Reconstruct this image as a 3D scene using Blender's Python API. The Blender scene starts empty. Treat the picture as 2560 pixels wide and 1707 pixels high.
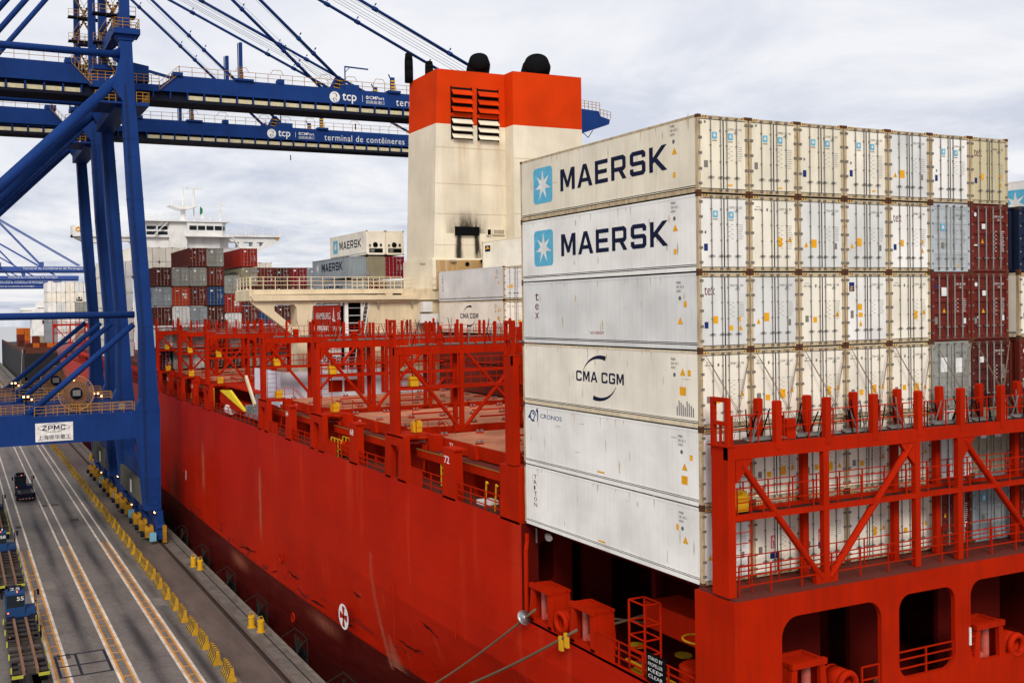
import bpy, math, random
from mathutils import Vector, Matrix
from mathutils.geometry import tessellate_polygon
R = math.radians
PI = math.pi
sc = bpy.context.scene
COL = sc.collection
random.seed(7)

# ------------------------------------------------------------------ camera
cam = bpy.data.objects.new('camera', bpy.data.cameras.new('camera'))
COL.objects.link(cam)
yaw, pitch, roll = R(23.33), R(-0.89), R(-0.95)
fw = Vector((math.sin(yaw)*math.cos(pitch), math.cos(yaw)*math.cos(pitch), math.sin(pitch)))
rt = Vector((math.cos(yaw), -math.sin(yaw), 0)); up = rt.cross(fw)
r2 = rt*math.cos(roll) + up*math.sin(roll); u2 = -rt*math.sin(roll) + up*math.cos(roll)
M = Matrix((r2, u2, -fw)).transposed().to_4x4()
M.translation = Vector((-25.142, -28.061, 10.398))
cam.matrix_world = M
cam.data.sensor_width = 36
cam.data.lens = 2429/2560*36
cam.data.shift_x = (1280-935.255)/2560
cam.data.shift_y = -(853.5-814.214)/2560
cam.data.clip_start = 0.5
cam.data.clip_end = 12000
sc.camera = cam

# ------------------------------------------------------------------ world
SUN_EL, SUN_AZ = 38, 207       # azimuth clockwise from +Y
w = bpy.data.worlds.new("World"); sc.world = w; w.use_nodes = True
nt = w.node_tree; nt.nodes.clear()
def N(nt, t, **k):
    n = nt.nodes.new(t)
    for a, b in k.items():
        if a.startswith('i_'):
            n.inputs[int(a[2:])].default_value = b
        else:
            setattr(n, a, b)
    return n
L = lambda nt, a, b: nt.links.new(a, b)
out = N(nt, 'ShaderNodeOutputWorld'); bg = N(nt, 'ShaderNodeBackground')
sky = N(nt, 'ShaderNodeTexSky'); sky.sky_type = 'NISHITA'; sky.sun_disc = False
sky.sun_elevation = R(SUN_EL); sky.sun_rotation = R(SUN_AZ); sky.air_density = 1.0; sky.dust_density = 2.0
tc = N(nt, 'ShaderNodeTexCoord')
# project direction on a cloud layer: xy / (z+0.12)
sep = N(nt, 'ShaderNodeSeparateXYZ'); L(nt, tc.outputs['Generated'], sep.inputs[0])
zc = N(nt, 'ShaderNodeMath', operation='MAXIMUM'); zc.inputs[1].default_value = 0.0; L(nt, sep.outputs[2], zc.inputs[0])
za = N(nt, 'ShaderNodeMath', operation='ADD'); za.inputs[1].default_value = 0.16; L(nt, zc.outputs[0], za.inputs[0])
dx = N(nt, 'ShaderNodeMath', operation='DIVIDE'); L(nt, sep.outputs[0], dx.inputs[0]); L(nt, za.outputs[0], dx.inputs[1])
dy = N(nt, 'ShaderNodeMath', operation='DIVIDE'); L(nt, sep.outputs[1], dy.inputs[0]); L(nt, za.outputs[0], dy.inputs[1])
cv = N(nt, 'ShaderNodeCombineXYZ'); L(nt, dx.outputs[0], cv.inputs[0]); L(nt, dy.outputs[0], cv.inputs[1])
n1 = N(nt, 'ShaderNodeTexNoise'); n1.inputs['Scale'].default_value = 1.5; n1.inputs['Detail'].default_value = 8; n1.inputs['Roughness'].default_value = 0.62; n1.inputs['Distortion'].default_value = 0.35
L(nt, cv.outputs[0], n1.inputs['Vector'])
cr = N(nt, 'ShaderNodeValToRGB'); e = cr.color_ramp.elements
e[0].position = 0.38; e[0].color = (3.7, 4.1, 5.2, 1); e[1].position = 0.60; e[1].color = (7.2, 7.15, 7.3, 1)
m_ = e.new(0.50); m_.color = (5.6, 5.8, 6.4, 1)
L(nt, n1.outputs['Fac'], cr.inputs[0])
# brighter towards the zenith
el = N(nt, 'ShaderNodeMapRange'); el.inputs[1].default_value = 0.0; el.inputs[2].default_value = 0.32; el.inputs[3].default_value = 0.0; el.inputs[4].default_value = 0.75
L(nt, sep.outputs[2], el.inputs[0])
mx0 = N(nt, 'ShaderNodeMixRGB'); mx0.inputs[2].default_value = (7.3, 7.3, 7.6, 1); L(nt, el.outputs[0], mx0.inputs[0]); L(nt, cr.outputs[0], mx0.inputs[1])
mx = N(nt, 'ShaderNodeMixRGB'); mx.inputs[0].default_value = 0.93
L(nt, sky.outputs[0], mx.inputs[1]); L(nt, mx0.outputs[0], mx.inputs[2])
L(nt, mx.outputs[0], bg.inputs[0]); bg.inputs[1].default_value = 0.092
L(nt, bg.outputs[0], out.inputs[0])

sl = bpy.data.lights.new('sun', 'SUN'); so = bpy.data.objects.new('sun', sl); COL.objects.link(so)
sl.energy = 1.5; sl.angle = R(18); sl.color = (1.0, 0.93, 0.82)
sd = Vector((math.sin(R(SUN_AZ))*math.cos(R(SUN_EL)), math.cos(R(SUN_AZ))*math.cos(R(SUN_EL)), math.sin(R(SUN_EL))))
so.rotation_euler = sd.to_track_quat('Z', 'Y').to_euler()
vs = sc.view_settings; vs.view_transform = 'Standard'; vs.look = 'None'; vs.exposure = 0.5; vs.gamma = 1; vs.use_curve_mapping = False
sc.cycles.max_bounces = 5; sc.cycles.diffuse_bounces = 3; sc.cycles.glossy_bounces = 2

# ------------------------------------------------------------------ materials
MATS = {}
def paint(name, col, rough=0.5, dirt=0.25, dcol=(0.10, 0.07, 0.045), rust=0.0, rcol=(0.22, 0.075, 0.02), streak=True,
          scale=1.0, metal=0.0, var=0.06, wave=0.0, spec=0.12, bump=0.0):
    if name in MATS: return MATS[name]
    m = bpy.data.materials.new(name); m.use_nodes = True; t = m.node_tree
    b = t.nodes['Principled BSDF']; b.inputs['Roughness'].default_value = rough; b.inputs['Metallic'].default_value = metal
    b.inputs['Specular IOR Level'].default_value = spec
    tc = N(t, 'ShaderNodeTexCoord'); oi = N(t, 'ShaderNodeObjectInfo')
    ad = N(t, 'ShaderNodeVectorMath', operation='ADD'); mu = N(t, 'ShaderNodeMath', operation='MULTIPLY'); mu.inputs[1].default_value = 37.0
    L(t, oi.outputs['Random'], mu.inputs[0]); L(t, tc.outputs['Object'], ad.inputs[0]); L(t, mu.outputs[0], ad.inputs[1])
    mp = N(t, 'ShaderNodeMapping'); L(t, ad.outputs[0], mp.inputs[0])
    mp.inputs['Scale'].default_value = (2.2*scale, 2.2*scale, 0.22*scale) if streak else (scale, scale, scale)
    n = N(t, 'ShaderNodeTexNoise'); n.inputs['Scale'].default_value = 1.6; n.inputs['Detail'].default_value = 6; n.inputs['Roughness'].default_value = 0.7
    L(t, mp.outputs[0], n.inputs['Vector'])
    r = N(t, 'ShaderNodeValToRGB'); r.color_ramp.elements[0].position = 0.45; r.color_ramp.elements[0].color = (0, 0, 0, 1)
    r.color_ramp.elements[1].position = 0.85; r.color_ramp.elements[1].color = (dirt*2, dirt*2, dirt*2, 1); L(t, n.outputs['Fac'], r.inputs[0])
    mix = N(t, 'ShaderNodeMixRGB'); mix.inputs[1].default_value = (*col, 1); mix.inputs[2].default_value = (*dcol, 1)
    L(t, r.outputs[0], mix.inputs[0])
    last = mix
    if var:
        n2 = N(t, 'ShaderNodeTexNoise'); n2.inputs['Scale'].default_value = 0.5*scale; n2.inputs['Detail'].default_value = 3; L(t, ad.outputs[0], n2.inputs['Vector'])
        h = N(t, 'ShaderNodeHueSaturation'); mr = N(t, 'ShaderNodeMapRange'); mr.inputs[1].default_value = 0.3; mr.inputs[2].default_value = 0.7; mr.inputs[3].default_value = 1-2*var; mr.inputs[4].default_value = 1+2*var
        L(t, n2.outputs['Fac'], mr.inputs[0]); L(t, mr.outputs[0], h.inputs['Value']); L(t, last.outputs[0], h.inputs['Color']); last = h
    if wave:
        wv = N(t, 'ShaderNodeTexWave'); wv.wave_type = 'BANDS'; wv.bands_direction = 'Y'; wv.inputs['Scale'].default_value = 1.1
        L(t, tc.outputs['Object'], wv.inputs['Vector'])
        rr = N(t, 'ShaderNodeMapRange'); rr.inputs[1].default_value = 0.85; rr.inputs[2].default_value = 1.0; rr.inputs[3].default_value = 0; rr.inputs[4].default_value = wave
        L(t, wv.outputs['Fac'], rr.inputs[0])
        mw = N(t, 'ShaderNodeMixRGB'); mw.inputs[2].default_value = (0.3, 0.28, 0.24, 1); L(t, rr.outputs[0], mw.inputs[0]); L(t, last.outputs[0], mw.inputs[1]); last = mw
    if rust:
        n3 = N(t, 'ShaderNodeTexNoise'); n3.inputs['Scale'].default_value = 2.6*scale; n3.inputs['Detail'].default_value = 7; n3.inputs['Roughness'].default_value = 0.75; L(t, ad.outputs[0], n3.inputs['Vector'])
        r3 = N(t, 'ShaderNodeValToRGB'); r3.color_ramp.elements[0].position = 0.68-0.25*rust; r3.color_ramp.elements[0].color = (0, 0, 0, 1)
        r3.color_ramp.elements[1].position = 0.78-0.2*rust; r3.color_ramp.elements[1].color = (0.9, 0.9, 0.9, 1); L(t, n3.outputs['Fac'], r3.inputs[0])
        mr3 = N(t, 'ShaderNodeMixRGB'); mr3.inputs[2].default_value = (*rcol, 1); L(t, r3.outputs[0], mr3.inputs[0]); L(t, last.outputs[0], mr3.inputs[1]); last = mr3
    L(t, last.outputs[0], b.inputs['Base Color'])
    if bump:
        bp = N(t, 'ShaderNodeBump'); bp.inputs['Strength'].default_value = bump; bp.inputs['Distance'].default_value = 0.02; L(t, n.outputs['Fac'], bp.inputs['Height']); L(t, bp.outputs[0], b.inputs['Normal'])
    MATS[name] = m
    return m
def flat(name, col, rough=0.6, metal=0.0):
    if name in MATS: return MATS[name]
    m = bpy.data.materials.new(name); m.use_nodes = True; t = m.node_tree; b = t.nodes['Principled BSDF']
    n = N(t, 'ShaderNodeTexNoise'); n.inputs['Scale'].default_value = 3; n.inputs['Detail'].default_value = 4
    tc = N(t, 'ShaderNodeTexCoord'); L(t, tc.outputs['Object'], n.inputs['Vector'])
    h = N(t, 'ShaderNodeHueSaturation'); h.inputs['Color'].default_value = (*col, 1)
    mr = N(t, 'ShaderNodeMapRange'); mr.inputs[1].default_value = 0.3; mr.inputs[2].default_value = 0.7; mr.inputs[3].default_value = 0.85; mr.inputs[4].default_value = 1.12
    L(t, n.outputs['Fac'], mr.inputs[0]); L(t, mr.outputs[0], h.inputs['Value']); L(t, h.outputs[0], b.inputs['Base Color'])
    b.inputs['Roughness'].default_value = rough; b.inputs['Metallic'].default_value = metal; b.inputs['Specular IOR Level'].default_value = 0.1 if col[0]+col[1]+col[2] > 0.1 else 0.03
    MATS[name] = m
    return m
def emit(name, col, s):
    if name in MATS: return MATS[name]
    m = bpy.data.materials.new(name); m.use_nodes = True; b = m.node_tree.nodes['Principled BSDF']
    b.inputs['Base Color'].default_value = (*col, 1); b.inputs['Emission Color'].default_value = (*col, 1); b.inputs['Emission Strength'].default_value = s
    MATS[name] = m
    return m

RED = paint('ship_red', (0.42, 0.0145, 0.0015), 0.6, 0.24, (0.13, 0.014, 0.006), rust=0.16, rcol=(0.13, 0.018, 0.008), scale=0.9, spec=0.03)
INNER = paint('inner_red_shaded', (0.10, 0.005, 0.003), 0.8, 0.2, (0.04, 0.006, 0.004), scale=0.7, spec=0.05)  # ship red darkened, the mooring deck's shade put into the colour
REDD = paint('ship_red_deck', (0.13, 0.026, 0.018), 0.8, 0.3, (0.05, 0.03, 0.025), streak=False, scale=1.2, rust=0.1)
HATCH = paint('hatch_pink', (0.46, 0.185, 0.105), 0.85, 0.35, (0.20, 0.07, 0.04), streak=False, scale=0.7, var=0.12, spec=0.02, rust=0.08)
CREAM = paint('cream_paint', (0.74, 0.62, 0.42), 0.6, 0.16, (0.36, 0.2, 0.07), rust=0.14, rcol=(0.45, 0.2, 0.05))
FWHITE = paint('funnel_white', (0.80, 0.72, 0.56), 0.6, 0.10, (0.42, 0.30, 0.16), scale=0.5)
FORANGE = paint('funnel_orange', (0.66, 0.045, 0.004), 0.6, 0.06, (0.35, 0.03, 0.01), scale=0.5, spec=0.03)
WHITE = paint('ship_white', (0.80, 0.79, 0.77), 0.5, 0.05, (0.5, 0.45, 0.38))
BLACK = flat('black_soot', (0.006, 0.006, 0.007), 0.8)
DARK = flat('dark_interior', (0.012, 0.008, 0.008), 0.9)
GLASS = flat('window_glass', (0.02, 0.025, 0.03), 0.15)
BLUE = paint('crane_blue', (0.010, 0.040, 0.178), 0.55, 0.22, (0.014, 0.022, 0.06), scale=0.6, spec=0.06, rust=0.03, rcol=(0.05, 0.035, 0.03))
BLUED = paint('crane_dark', (0.008, 0.010, 0.022), 0.8, 0.1, (0.01, 0.01, 0.01))
OLIVE = paint('crane_panel_grey', (0.11, 0.105, 0.085), 0.8, 0.3, (0.03, 0.03, 0.03))
YEL = paint('yellow_rail', (0.38, 0.19, 0.03), 0.6, 0.1, streak=False)
YELB = paint('bright_yellow', (0.66, 0.36, 0.012), 0.6, 0.16, (0.25, 0.16, 0.04), streak=False)
GREYM = flat('galvanised_grey', (0.24, 0.235, 0.22), 0.5, 0.3)
BAR = flat('locking_bar_grey', (0.30, 0.28, 0.26), 0.5)
FRAME = paint('container_frame_stained', (0.56, 0.45, 0.29), 0.6, 0.55, (0.16, 0.075, 0.03), rust=0.5, rcol=(0.24, 0.10, 0.03), scale=2.0)
HINGE = flat('hinge_grey', (0.20, 0.18, 0.15), 0.6)
HANDLE = flat('handle_grey', (0.16, 0.15, 0.15), 0.6)
GASK = flat('gasket_black', (0.02, 0.025, 0.04), 0.7)
ROPE = paint('rope_brown', (0.15, 0.10, 0.065), 0.9, 0.1, streak=False, scale=1, spec=0.02)
RUST = paint('rust_brown', (0.11, 0.045, 0.022), 0.9, 0.4, (0.03, 0.02, 0.015), streak=False, scale=3)
NAVY = flat('navy_ink', (0.012, 0.016, 0.045), 0.5)
STAR = flat('star_blue', (0.12, 0.46, 0.66), 0.5)
DWHITE = flat('decal_white', (0.78, 0.78, 0.76), 0.5)
DORANGE = flat('decal_orange', (0.84, 0.40, 0.012), 0.5)
DBLUE = flat('decal_blue', (0.015, 0.03, 0.16), 0.5)
DGREY = flat('decal_grey', (0.22, 0.20, 0.18), 0.5)
DINK = flat('decal_ink', (0.13, 0.13, 0.14), 0.5)
FAINT = flat('decal_faint', (0.36, 0.34, 0.32), 0.5)
DRED = flat('decal_red', (0.36, 0.015, 0.012), 0.5)
CRIM = flat('tex_maroon', (0.16, 0.02, 0.045), 0.5)
LAMP = emit('lamp_glow', (1.0, 0.50, 0.18), 5)
LAMPS = emit('lamp_red', (1.0, 0.16, 0.05), 1.2)

C = {}
def cpaint(key, col, **k): C[key] = paint('container_'+key, col, **k)
cpaint('cream', (0.88, 0.82, 0.70), rough=0.45, dirt=0.10, dcol=(0.45, 0.33, 0.19), wave=0.05, rust=0.06, rcol=(0.35, 0.18, 0.07))
cpaint('warm', (0.83, 0.76, 0.61), rough=0.45, dirt=0.16, dcol=(0.42, 0.27, 0.12), wave=0.06, rust=0.16, rcol=(0.35, 0.17, 0.06))
cpaint('white', (0.88, 0.86, 0.82), rough=0.45, dirt=0.09, dcol=(0.45, 0.38, 0.28), wave=0.05, rust=0.02, rcol=(0.4, 0.25, 0.12))
cpaint('lgrey', (0.73, 0.73, 0.71), rough=0.45, dirt=0.12, dcol=(0.38, 0.34, 0.27), wave=0.06, rust=0.03, rcol=(0.35, 0.25, 0.15))
cpaint('grey', (0.29, 0.30, 0.275), rough=0.6, dirt=0.25, dcol=(0.15, 0.12, 0.08), rust=0.10)
cpaint('bluegrey', (0.26, 0.305, 0.335), rough=0.6, dirt=0.2, dcol=(0.16, 0.14, 0.11), rust=0.12)
cpaint('beige', (0.29, 0.26, 0.18), rough=0.6, dirt=0.25, dcol=(0.15, 0.1, 0.06), rust=0.15)
cpaint('maroon', (0.14, 0.020, 0.013), rough=0.6, dirt=0.15, dcol=(0.05, 0.02, 0.015))
cpaint('brown', (0.085, 0.017, 0.012), rough=0.6, dirt=0.15, dcol=(0.04, 0.02, 0.015))
cpaint('red', (0.36, 0.022, 0.012), rough=0.55, dirt=0.15, dcol=(0.12, 0.03, 0.02))
cpaint('crimson', (0.24, 0.008, 0.018), rough=0.55, dirt=0.15, dcol=(0.08, 0.02, 0.02))
cpaint('orange', (0.46, 0.05, 0.014), rough=0.55, dirt=0.12, dcol=(0.14, 0.03, 0.02))
cpaint('tangerine', (0.52, 0.12, 0.015), rough=0.55, dirt=0.12, dcol=(0.14, 0.05, 0.02))
cpaint('blue', (0.016, 0.055, 0.16), rough=0.6, dirt=0.15, dcol=(0.02, 0.03, 0.06))
cpaint('navy', (0.010, 0.018, 0.045), rough=0.6, dirt=0.15, dcol=(0.02, 0.02, 0.03))
cpaint('sky', (0.46, 0.50, 0.53), rough=0.6, dirt=0.2, dcol=(0.2, 0.15, 0.1), rust=0.10)

# ------------------------------------------------------------------ mesh helpers
ORG = {}
class MB:
    def __init__(s): s.v = []; s.f = []; s.m = []; s.g = []
    def add(s, vs, fs, mi=0):
        o = len(s.v); s.g.append((len(s.v), len(s.f))); s.v += [tuple(v) for v in vs]; s.f += [tuple(i+o for i in f) for f in fs]; s.m += [mi]*len(fs); return s
    def box(s, x0, x1, y0, y1, z0, z1, mi=0):
        return s.add([(x0,y0,z0),(x1,y0,z0),(x1,y1,z0),(x0,y1,z0),(x0,y0,z1),(x1,y0,z1),(x1,y1,z1),(x0,y1,z1)],
              [(0,3,2,1),(4,5,6,7),(0,1,5,4),(1,2,6,5),(2,3,7,6),(3,0,4,7)], mi)
    def beam(s, a, b, w, h=None, mi=0):
        h = h or w; a = Vector(a); b = Vector(b); d = (b-a)
        if d.length < 1e-6: return s
        d.normalize(); u = Vector((0,0,1)) if abs(d.z) < 0.9 else Vector((0,1,0))
        p = d.cross(u).normalized()*w/2; q = p.cross(d).normalized()*h/2
        vs = [a-p-q, a+p-q, a+p+q, a-p+q, b-p-q, b+p-q, b+p+q, b-p+q]
        return s.add(vs, [(0,1,2,3),(7,6,5,4),(0,4,5,1),(1,5,6,2),(2,6,7,3),(3,7,4,0)], mi)
    def tube(s, a, b, r, n=10, mi=0, r2=None):
        a = Vector(a); b = Vector(b); r2 = r if r2 is None else r2; d = (b-a).normalized(); u = Vector((0,0,1)) if abs(d.z) < 0.9 else Vector((0,1,0))
        p = d.cross(u).normalized(); q = p.cross(d)
        vs = []
        for c, rr in ((a, r), (b, r2)):
            for i in range(n):
                t = 2*PI*i/n; vs.append(c+p*math.cos(t)*rr+q*math.sin(t)*rr)
        fs = [(i, (i+1) % n, n+(i+1) % n, n+i) for i in range(n)] + [tuple(range(n-1, -1, -1)), tuple(range(n, 2*n))]
        return s.add(vs, fs, mi)
    def path(s, pts, r, n=8, mi=0):
        for a, b in zip(pts, pts[1:]): s.tube(a, b, r, n, mi)
        return s
    def sweep(s, pts, r, n=10, mi=0):
        pts = [Vector(p) for p in pts]; vs = []
        for i, p in enumerate(pts):
            d = (pts[min(i+1, len(pts)-1)]-pts[max(i-1, 0)]).normalized(); u = d.cross(Vector((0, 0, 1))).normalized(); q = u.cross(d)
            vs += [p+u*math.cos(2*PI*k/n)*r+q*math.sin(2*PI*k/n)*r for k in range(n)]
        m = len(pts); return s.add(vs, [(i*n+k, i*n+(k+1) % n, (i+1)*n+(k+1) % n, (i+1)*n+k) for i in range(m-1) for k in range(n)]+[tuple(range(n-1, -1, -1)), tuple(range((m-1)*n, m*n))], mi)
    def ring(s, c, axis, R_, r, n=20, k=8, mi=0):
        c = Vector(c); ax = {'x': (Vector((0,1,0)), Vector((0,0,1)), Vector((1,0,0))), 'y': (Vector((1,0,0)), Vector((0,0,1)), Vector((0,1,0))), 'z': (Vector((1,0,0)), Vector((0,1,0)), Vector((0,0,1)))}[axis]
        vs = []; fs = []
        for i in range(n):
            t = 2*PI*i/n; dr = ax[0]*math.cos(t)+ax[1]*math.sin(t)
            for j in range(k):
                p = 2*PI*j/k; vs.append(c+dr*(R_+r*math.cos(p))+ax[2]*r*math.sin(p))
        for i in range(n):
            for j in range(k): fs.append((i*k+j, i*k+(j+1) % k, ((i+1) % n)*k+(j+1) % k, ((i+1) % n)*k+j))
        return s.add(vs, fs, mi)
    def prism(s, poly, axis, d0, d1, mi=0, holes=()):
        # poly: 2-D points; axis 'y' -> (x,z); 'x' -> (y,z); 'z' -> (x,y)
        mk = {'y': lambda p, d: (p[0], d, p[1]), 'x': lambda p, d: (d, p[0], p[1]), 'z': lambda p, d: (p[0], p[1], d)}[axis]
        loops = [list(poly)]+[list(h) for h in holes]
        flatp = [p for l in loops for p in l]; n = len(flatp)
        if holes: tri = tessellate_polygon([[Vector((p[0], p[1], 0)) for p in l] for l in loops])
        else: tri = [tuple(range(n))]
        vs = [mk(p, d0) for p in flatp]+[mk(p, d1) for p in flatp]
        fs = [tuple(t) for t in tri]+[tuple(i+n for i in reversed(t)) for t in tri]
        o = 0
        for l in loops:
            k = len(l)
            for i in range(k): a = o+i; b = o+(i+1) % k; fs.append((a, b, b+n, a+n))
            o += k
        return s.add(vs, fs, mi)
    def rail(s, a, b, h=1.1, levels=(0.55, 1.1), sp=1.5, t=0.04, mi=0, post=True):
        a = Vector(a); b = Vector(b); ln = (b-a).length; n = max(1, int(round(ln/sp)))
        if post:
            for i in range(n+1):
                p = a.lerp(b, i/n); s.beam(p, p+Vector((0,0,h)), t*1.2, t*1.2, mi)
        for l in levels: s.beam(a+Vector((0,0,l)), b+Vector((0,0,l)), t, t, mi)
        return s
    def flatadd(s, t2, fr, u0, v0, su, sv, mi=0):
        vs, fs = t2
        return s.add([fr(u0+v[0]*su, v0+v[1]*sv) for v in vs], fs, mi)
    def mesh(s, name, mats, org=(0,0,0), smooth=False):
        me = bpy.data.meshes.new(name); ox, oy, oz = org
        me.from_pydata([(x-ox, y-oy, z-oz) for x, y, z in s.v], [], s.f)
        for m in (mats if isinstance(mats, (list, tuple)) else [mats]): me.materials.append(m)
        me.polygons.foreach_set('material_index', s.m)
        if smooth: me.polygons.foreach_set('use_smooth', [True]*len(s.f))
        me.update()
        return me
    def build(s, name, mats, parent=None, smooth=False, recalc=True):
        org = ORG.get(parent.name, (0,0,0)) if parent else (0,0,0)
        me = s.mesh(name, mats, org, smooth)
        if recalc: fixn(me)
        o = bpy.data.objects.new(name, me); COL.objects.link(o)
        if parent: o.parent = parent; ORG[o.name] = org
        return o
def split(b, name, mats, parent, n=1):
    """every n primitives of b become one object of their own"""
    g = b.g+[(len(b.v), len(b.f))]; out = []
    for i in range(0, len(b.g), n):
        v0, f0 = g[i]; v1, f1 = g[min(i+n, len(g)-1)]; c = MB(); c.v = b.v[v0:v1]; c.f = [tuple(k-v0 for k in f) for f in b.f[f0:f1]]; c.m = b.m[f0:f1]; out.append(c.build(name, mats, parent))
    return out
import bmesh
def fixn(me):
    b = bmesh.new(); b.from_mesh(me); bmesh.ops.recalc_face_normals(b, faces=b.faces); b.to_mesh(me); b.free()
def tag(o, label=None, cat=None, group=None, kind=None):
    if label: o['label'] = label
    if cat: o['category'] = cat
    if group: o['group'] = group
    if kind: o['kind'] = kind
    return o
def thing(name, label, cat, loc=(0,0,0), group=None):
    o = bpy.data.objects.new(name, None); COL.objects.link(o); o.location = loc; o.empty_display_size = 0.2
    ORG[o.name] = tuple(loc); return tag(o, label, cat, group)
def child(mesh, name, parent, mats=None):
    o = bpy.data.objects.new(name, mesh); COL.objects.link(o); o.parent = parent; ORG[o.name] = ORG[parent.name]
    if mats:
        for i, m in enumerate(mats):
            if m is not None: o.material_slots[i].link = 'OBJECT'; o.material_slots[i].material = m
    return o
def copy_tree(o, parent=None, off=None):
    c = o.copy(); COL.objects.link(c)
    if parent: c.parent = parent
    if off: c.location = Vector(o.location)+Vector(off)
    ORG[c.name] = tuple(c.location) if not parent else ORG[parent.name]
    for ch in list(o.children): copy_tree(ch, c)
    return c
def rrect(x0, x1, z0, z1, r, n=6):
    pts = []
    for cx, cz, a0 in ((x1-r, z1-r, 0), (x0+r, z1-r, 90), (x0+r, z0+r, 180), (x1-r, z0+r, 270)):
        for i in range(n+1): a = R(a0+90*i/n); pts.append((cx+r*math.cos(a), cz+r*math.sin(a)))
    return pts
TX = {}
def text2(s, bold=0.0, space=1.0):
    """outline of a string: cap box scaled so that it spans 0..1 in u and 0..1 in v; returns (mesh2d, aspect)"""
    k = (s, bold, space)
    if k in TX: return TX[k]
    cu = bpy.data.curves.new('t', 'FONT'); cu.body = s; cu.offset = bold; cu.size = 1; cu.resolution_u = 3; cu.space_character = space
    ob = bpy.data.objects.new('t', cu); COL.objects.link(ob); bpy.context.view_layer.update()
    me = bpy.data.meshes.new_from_object(ob.evaluated_get(bpy.context.evaluated_depsgraph_get()))
    vs = [(v.co.x, v.co.y) for v in me.vertices]; fs = [tuple(p.vertices) for p in me.polygons]
    bpy.data.objects.remove(ob); bpy.data.curves.remove(cu); bpy.data.meshes.remove(me)
    if not vs: vs = [(0,0),(1,0),(1,1)]; fs = [(0,1,2)]
    x0 = min(v[0] for v in vs); x1 = max(v[0] for v in vs); y0 = min(v[1] for v in vs); y1 = max(v[1] for v in vs)
    asp = (x1-x0)/(y1-y0)
    TX[k] = (([((v[0]-x0)/(x1-x0), (v[1]-y0)/(y1-y0)) for v in vs], fs), asp)
    return TX[k]

GL = {
 'M': (1.0, [(0,0),(0,1),(.26,1),(.5,.42),(.74,1),(1,1),(1,0),(.79,0),(.79,.66),(.58,.14),(.42,.14),(.21,.66),(.21,0)], []),
 'A': (1.0, [(0,0),(.38,1),(.62,1),(1,0),(.78,0),(.70,.22),(.30,.22),(.22,0)], [[(.36,.39),(.64,.39),(.5,.78)]]),
 'E': (.80, [(0,0),(0,1),(.8,1),(.8,.82),(.2,.82),(.2,.59),(.74,.59),(.74,.41),(.2,.41),(.2,.18),(.8,.18),(.8,0)], []),
 'R': (.90, [(0,0),(0,1),(.72,1),(.86,.88),(.86,.46),(.76,.36),(.68,.34),(.9,0),(.67,0),(.45,.34),(.2,.34),(.2,0)], [[(.201,.52),(.201,.82),(.64,.82),(.67,.78),(.67,.55),(.64,.52)]]),
 'S': (.87, [(0,.3),(0,.12),(.12,0),(.75,0),(.87,.12),(.87,.46),(.76,.58),(.22,.58),(.2,.61),(.2,.79),(.22,.82),(.64,.82),(.67,.79),(.67,.7),(.87,.7),(.87,.88),(.75,1),(.12,1),(0,.88),(0,.53),(.12,.41),(.64,.41),(.67,.38),(.67,.21),(.64,.18),(.22,.18),(.2,.21),(.2,.3)], []),
 'K': (.95, [(0,0),(0,1),(.2,1),(.2,.58),(.66,1),(.93,1),(.42,.53),(.95,0),(.68,0),(.28,.4),(.2,.34),(.2,0)], []),
 'C': (.87, [(.12,0),(0,.12),(0,.88),(.12,1),(.75,1),(.87,.88),(.87,.68),(.67,.68),(.67,.79),(.64,.82),(.23,.82),(.2,.79),(.2,.21),(.23,.18),(.64,.18),(.67,.21),(.67,.32),(.87,.32),(.87,.12),(.75,0)], []),
 'G': (.87, [(.12,0),(0,.12),(0,.88),(.12,1),(.75,1),(.87,.88),(.87,.7),(.67,.7),(.67,.79),(.64,.82),(.23,.82),(.2,.79),(.2,.21),(.23,.18),(.67,.18),(.67,.38),(.48,.38),(.48,.55),(.87,.55),(.87,.12),(.75,0)], []),
 'Z': (.87, [(0,0),(0,.18),(.58,.82),(.03,.82),(.03,1),(.85,1),(.85,.84),(.28,.18),(.87,.18),(.87,0)], []),
 'P': (.87, [(0,0),(0,1),(.72,1),(.86,.88),(.86,.46),(.74,.34),(.2,.34),(.2,0)], [[(.201,.52),(.201,.82),(.64,.82),(.67,.79),(.67,.55),(.64,.52)]])}
def block(s, gap=0.2, kern={'MA': -0.04, 'AE': -0.04}):
    """heavy square lettering, as one flat outline normalised to the unit box"""
    k = ('blk', s)
    if k in TX: return TX[k]
    vs = []; fs = []; x = 0
    for i, c in enumerate(s):
        if c == ' ': x += 0.4; continue
        w_, o, hs = GL[c]; fl = [p for l in [o]+hs for p in l]; n = len(vs)
        tr = tessellate_polygon([[Vector((p[0], p[1], 0)) for p in l] for l in [o]+hs])
        vs += [(x+p[0], p[1]) for p in fl]; fs += [tuple(n+j for j in t) for t in tr]
        x += w_+gap+kern.get(s[i:i+2], 0)
    x -= gap
    TX[k] = (([(v[0]/x, v[1]) for v in vs], fs), x)
    return TX[k]
def star2(n=7, ri=0.36):
    pts = []
    for i in range(2*n):
        a = PI/2+PI*i/n; r = 1 if i % 2 == 0 else ri
        pts.append((0.5+0.43*r*math.cos(a), 0.5+0.43*r*math.sin(a)))
    return (pts+[(0.5, 0.5)], [(i, (i+1) % (2*n), 2*n) for i in range(2*n)])
STAR2 = star2()
def rr2(r=0.12):
    p = rrect(0, 1, 0, 1, r, 4); return (p, [tuple(range(len(p)))])
RR2 = rr2()
SQ2 = ([(0,0),(1,0),(1,1),(0,1)], [(0,1,2,3)])
TRI2 = ([(0,0),(1,0),(0.5,1)], [(0,1,2)])
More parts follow.
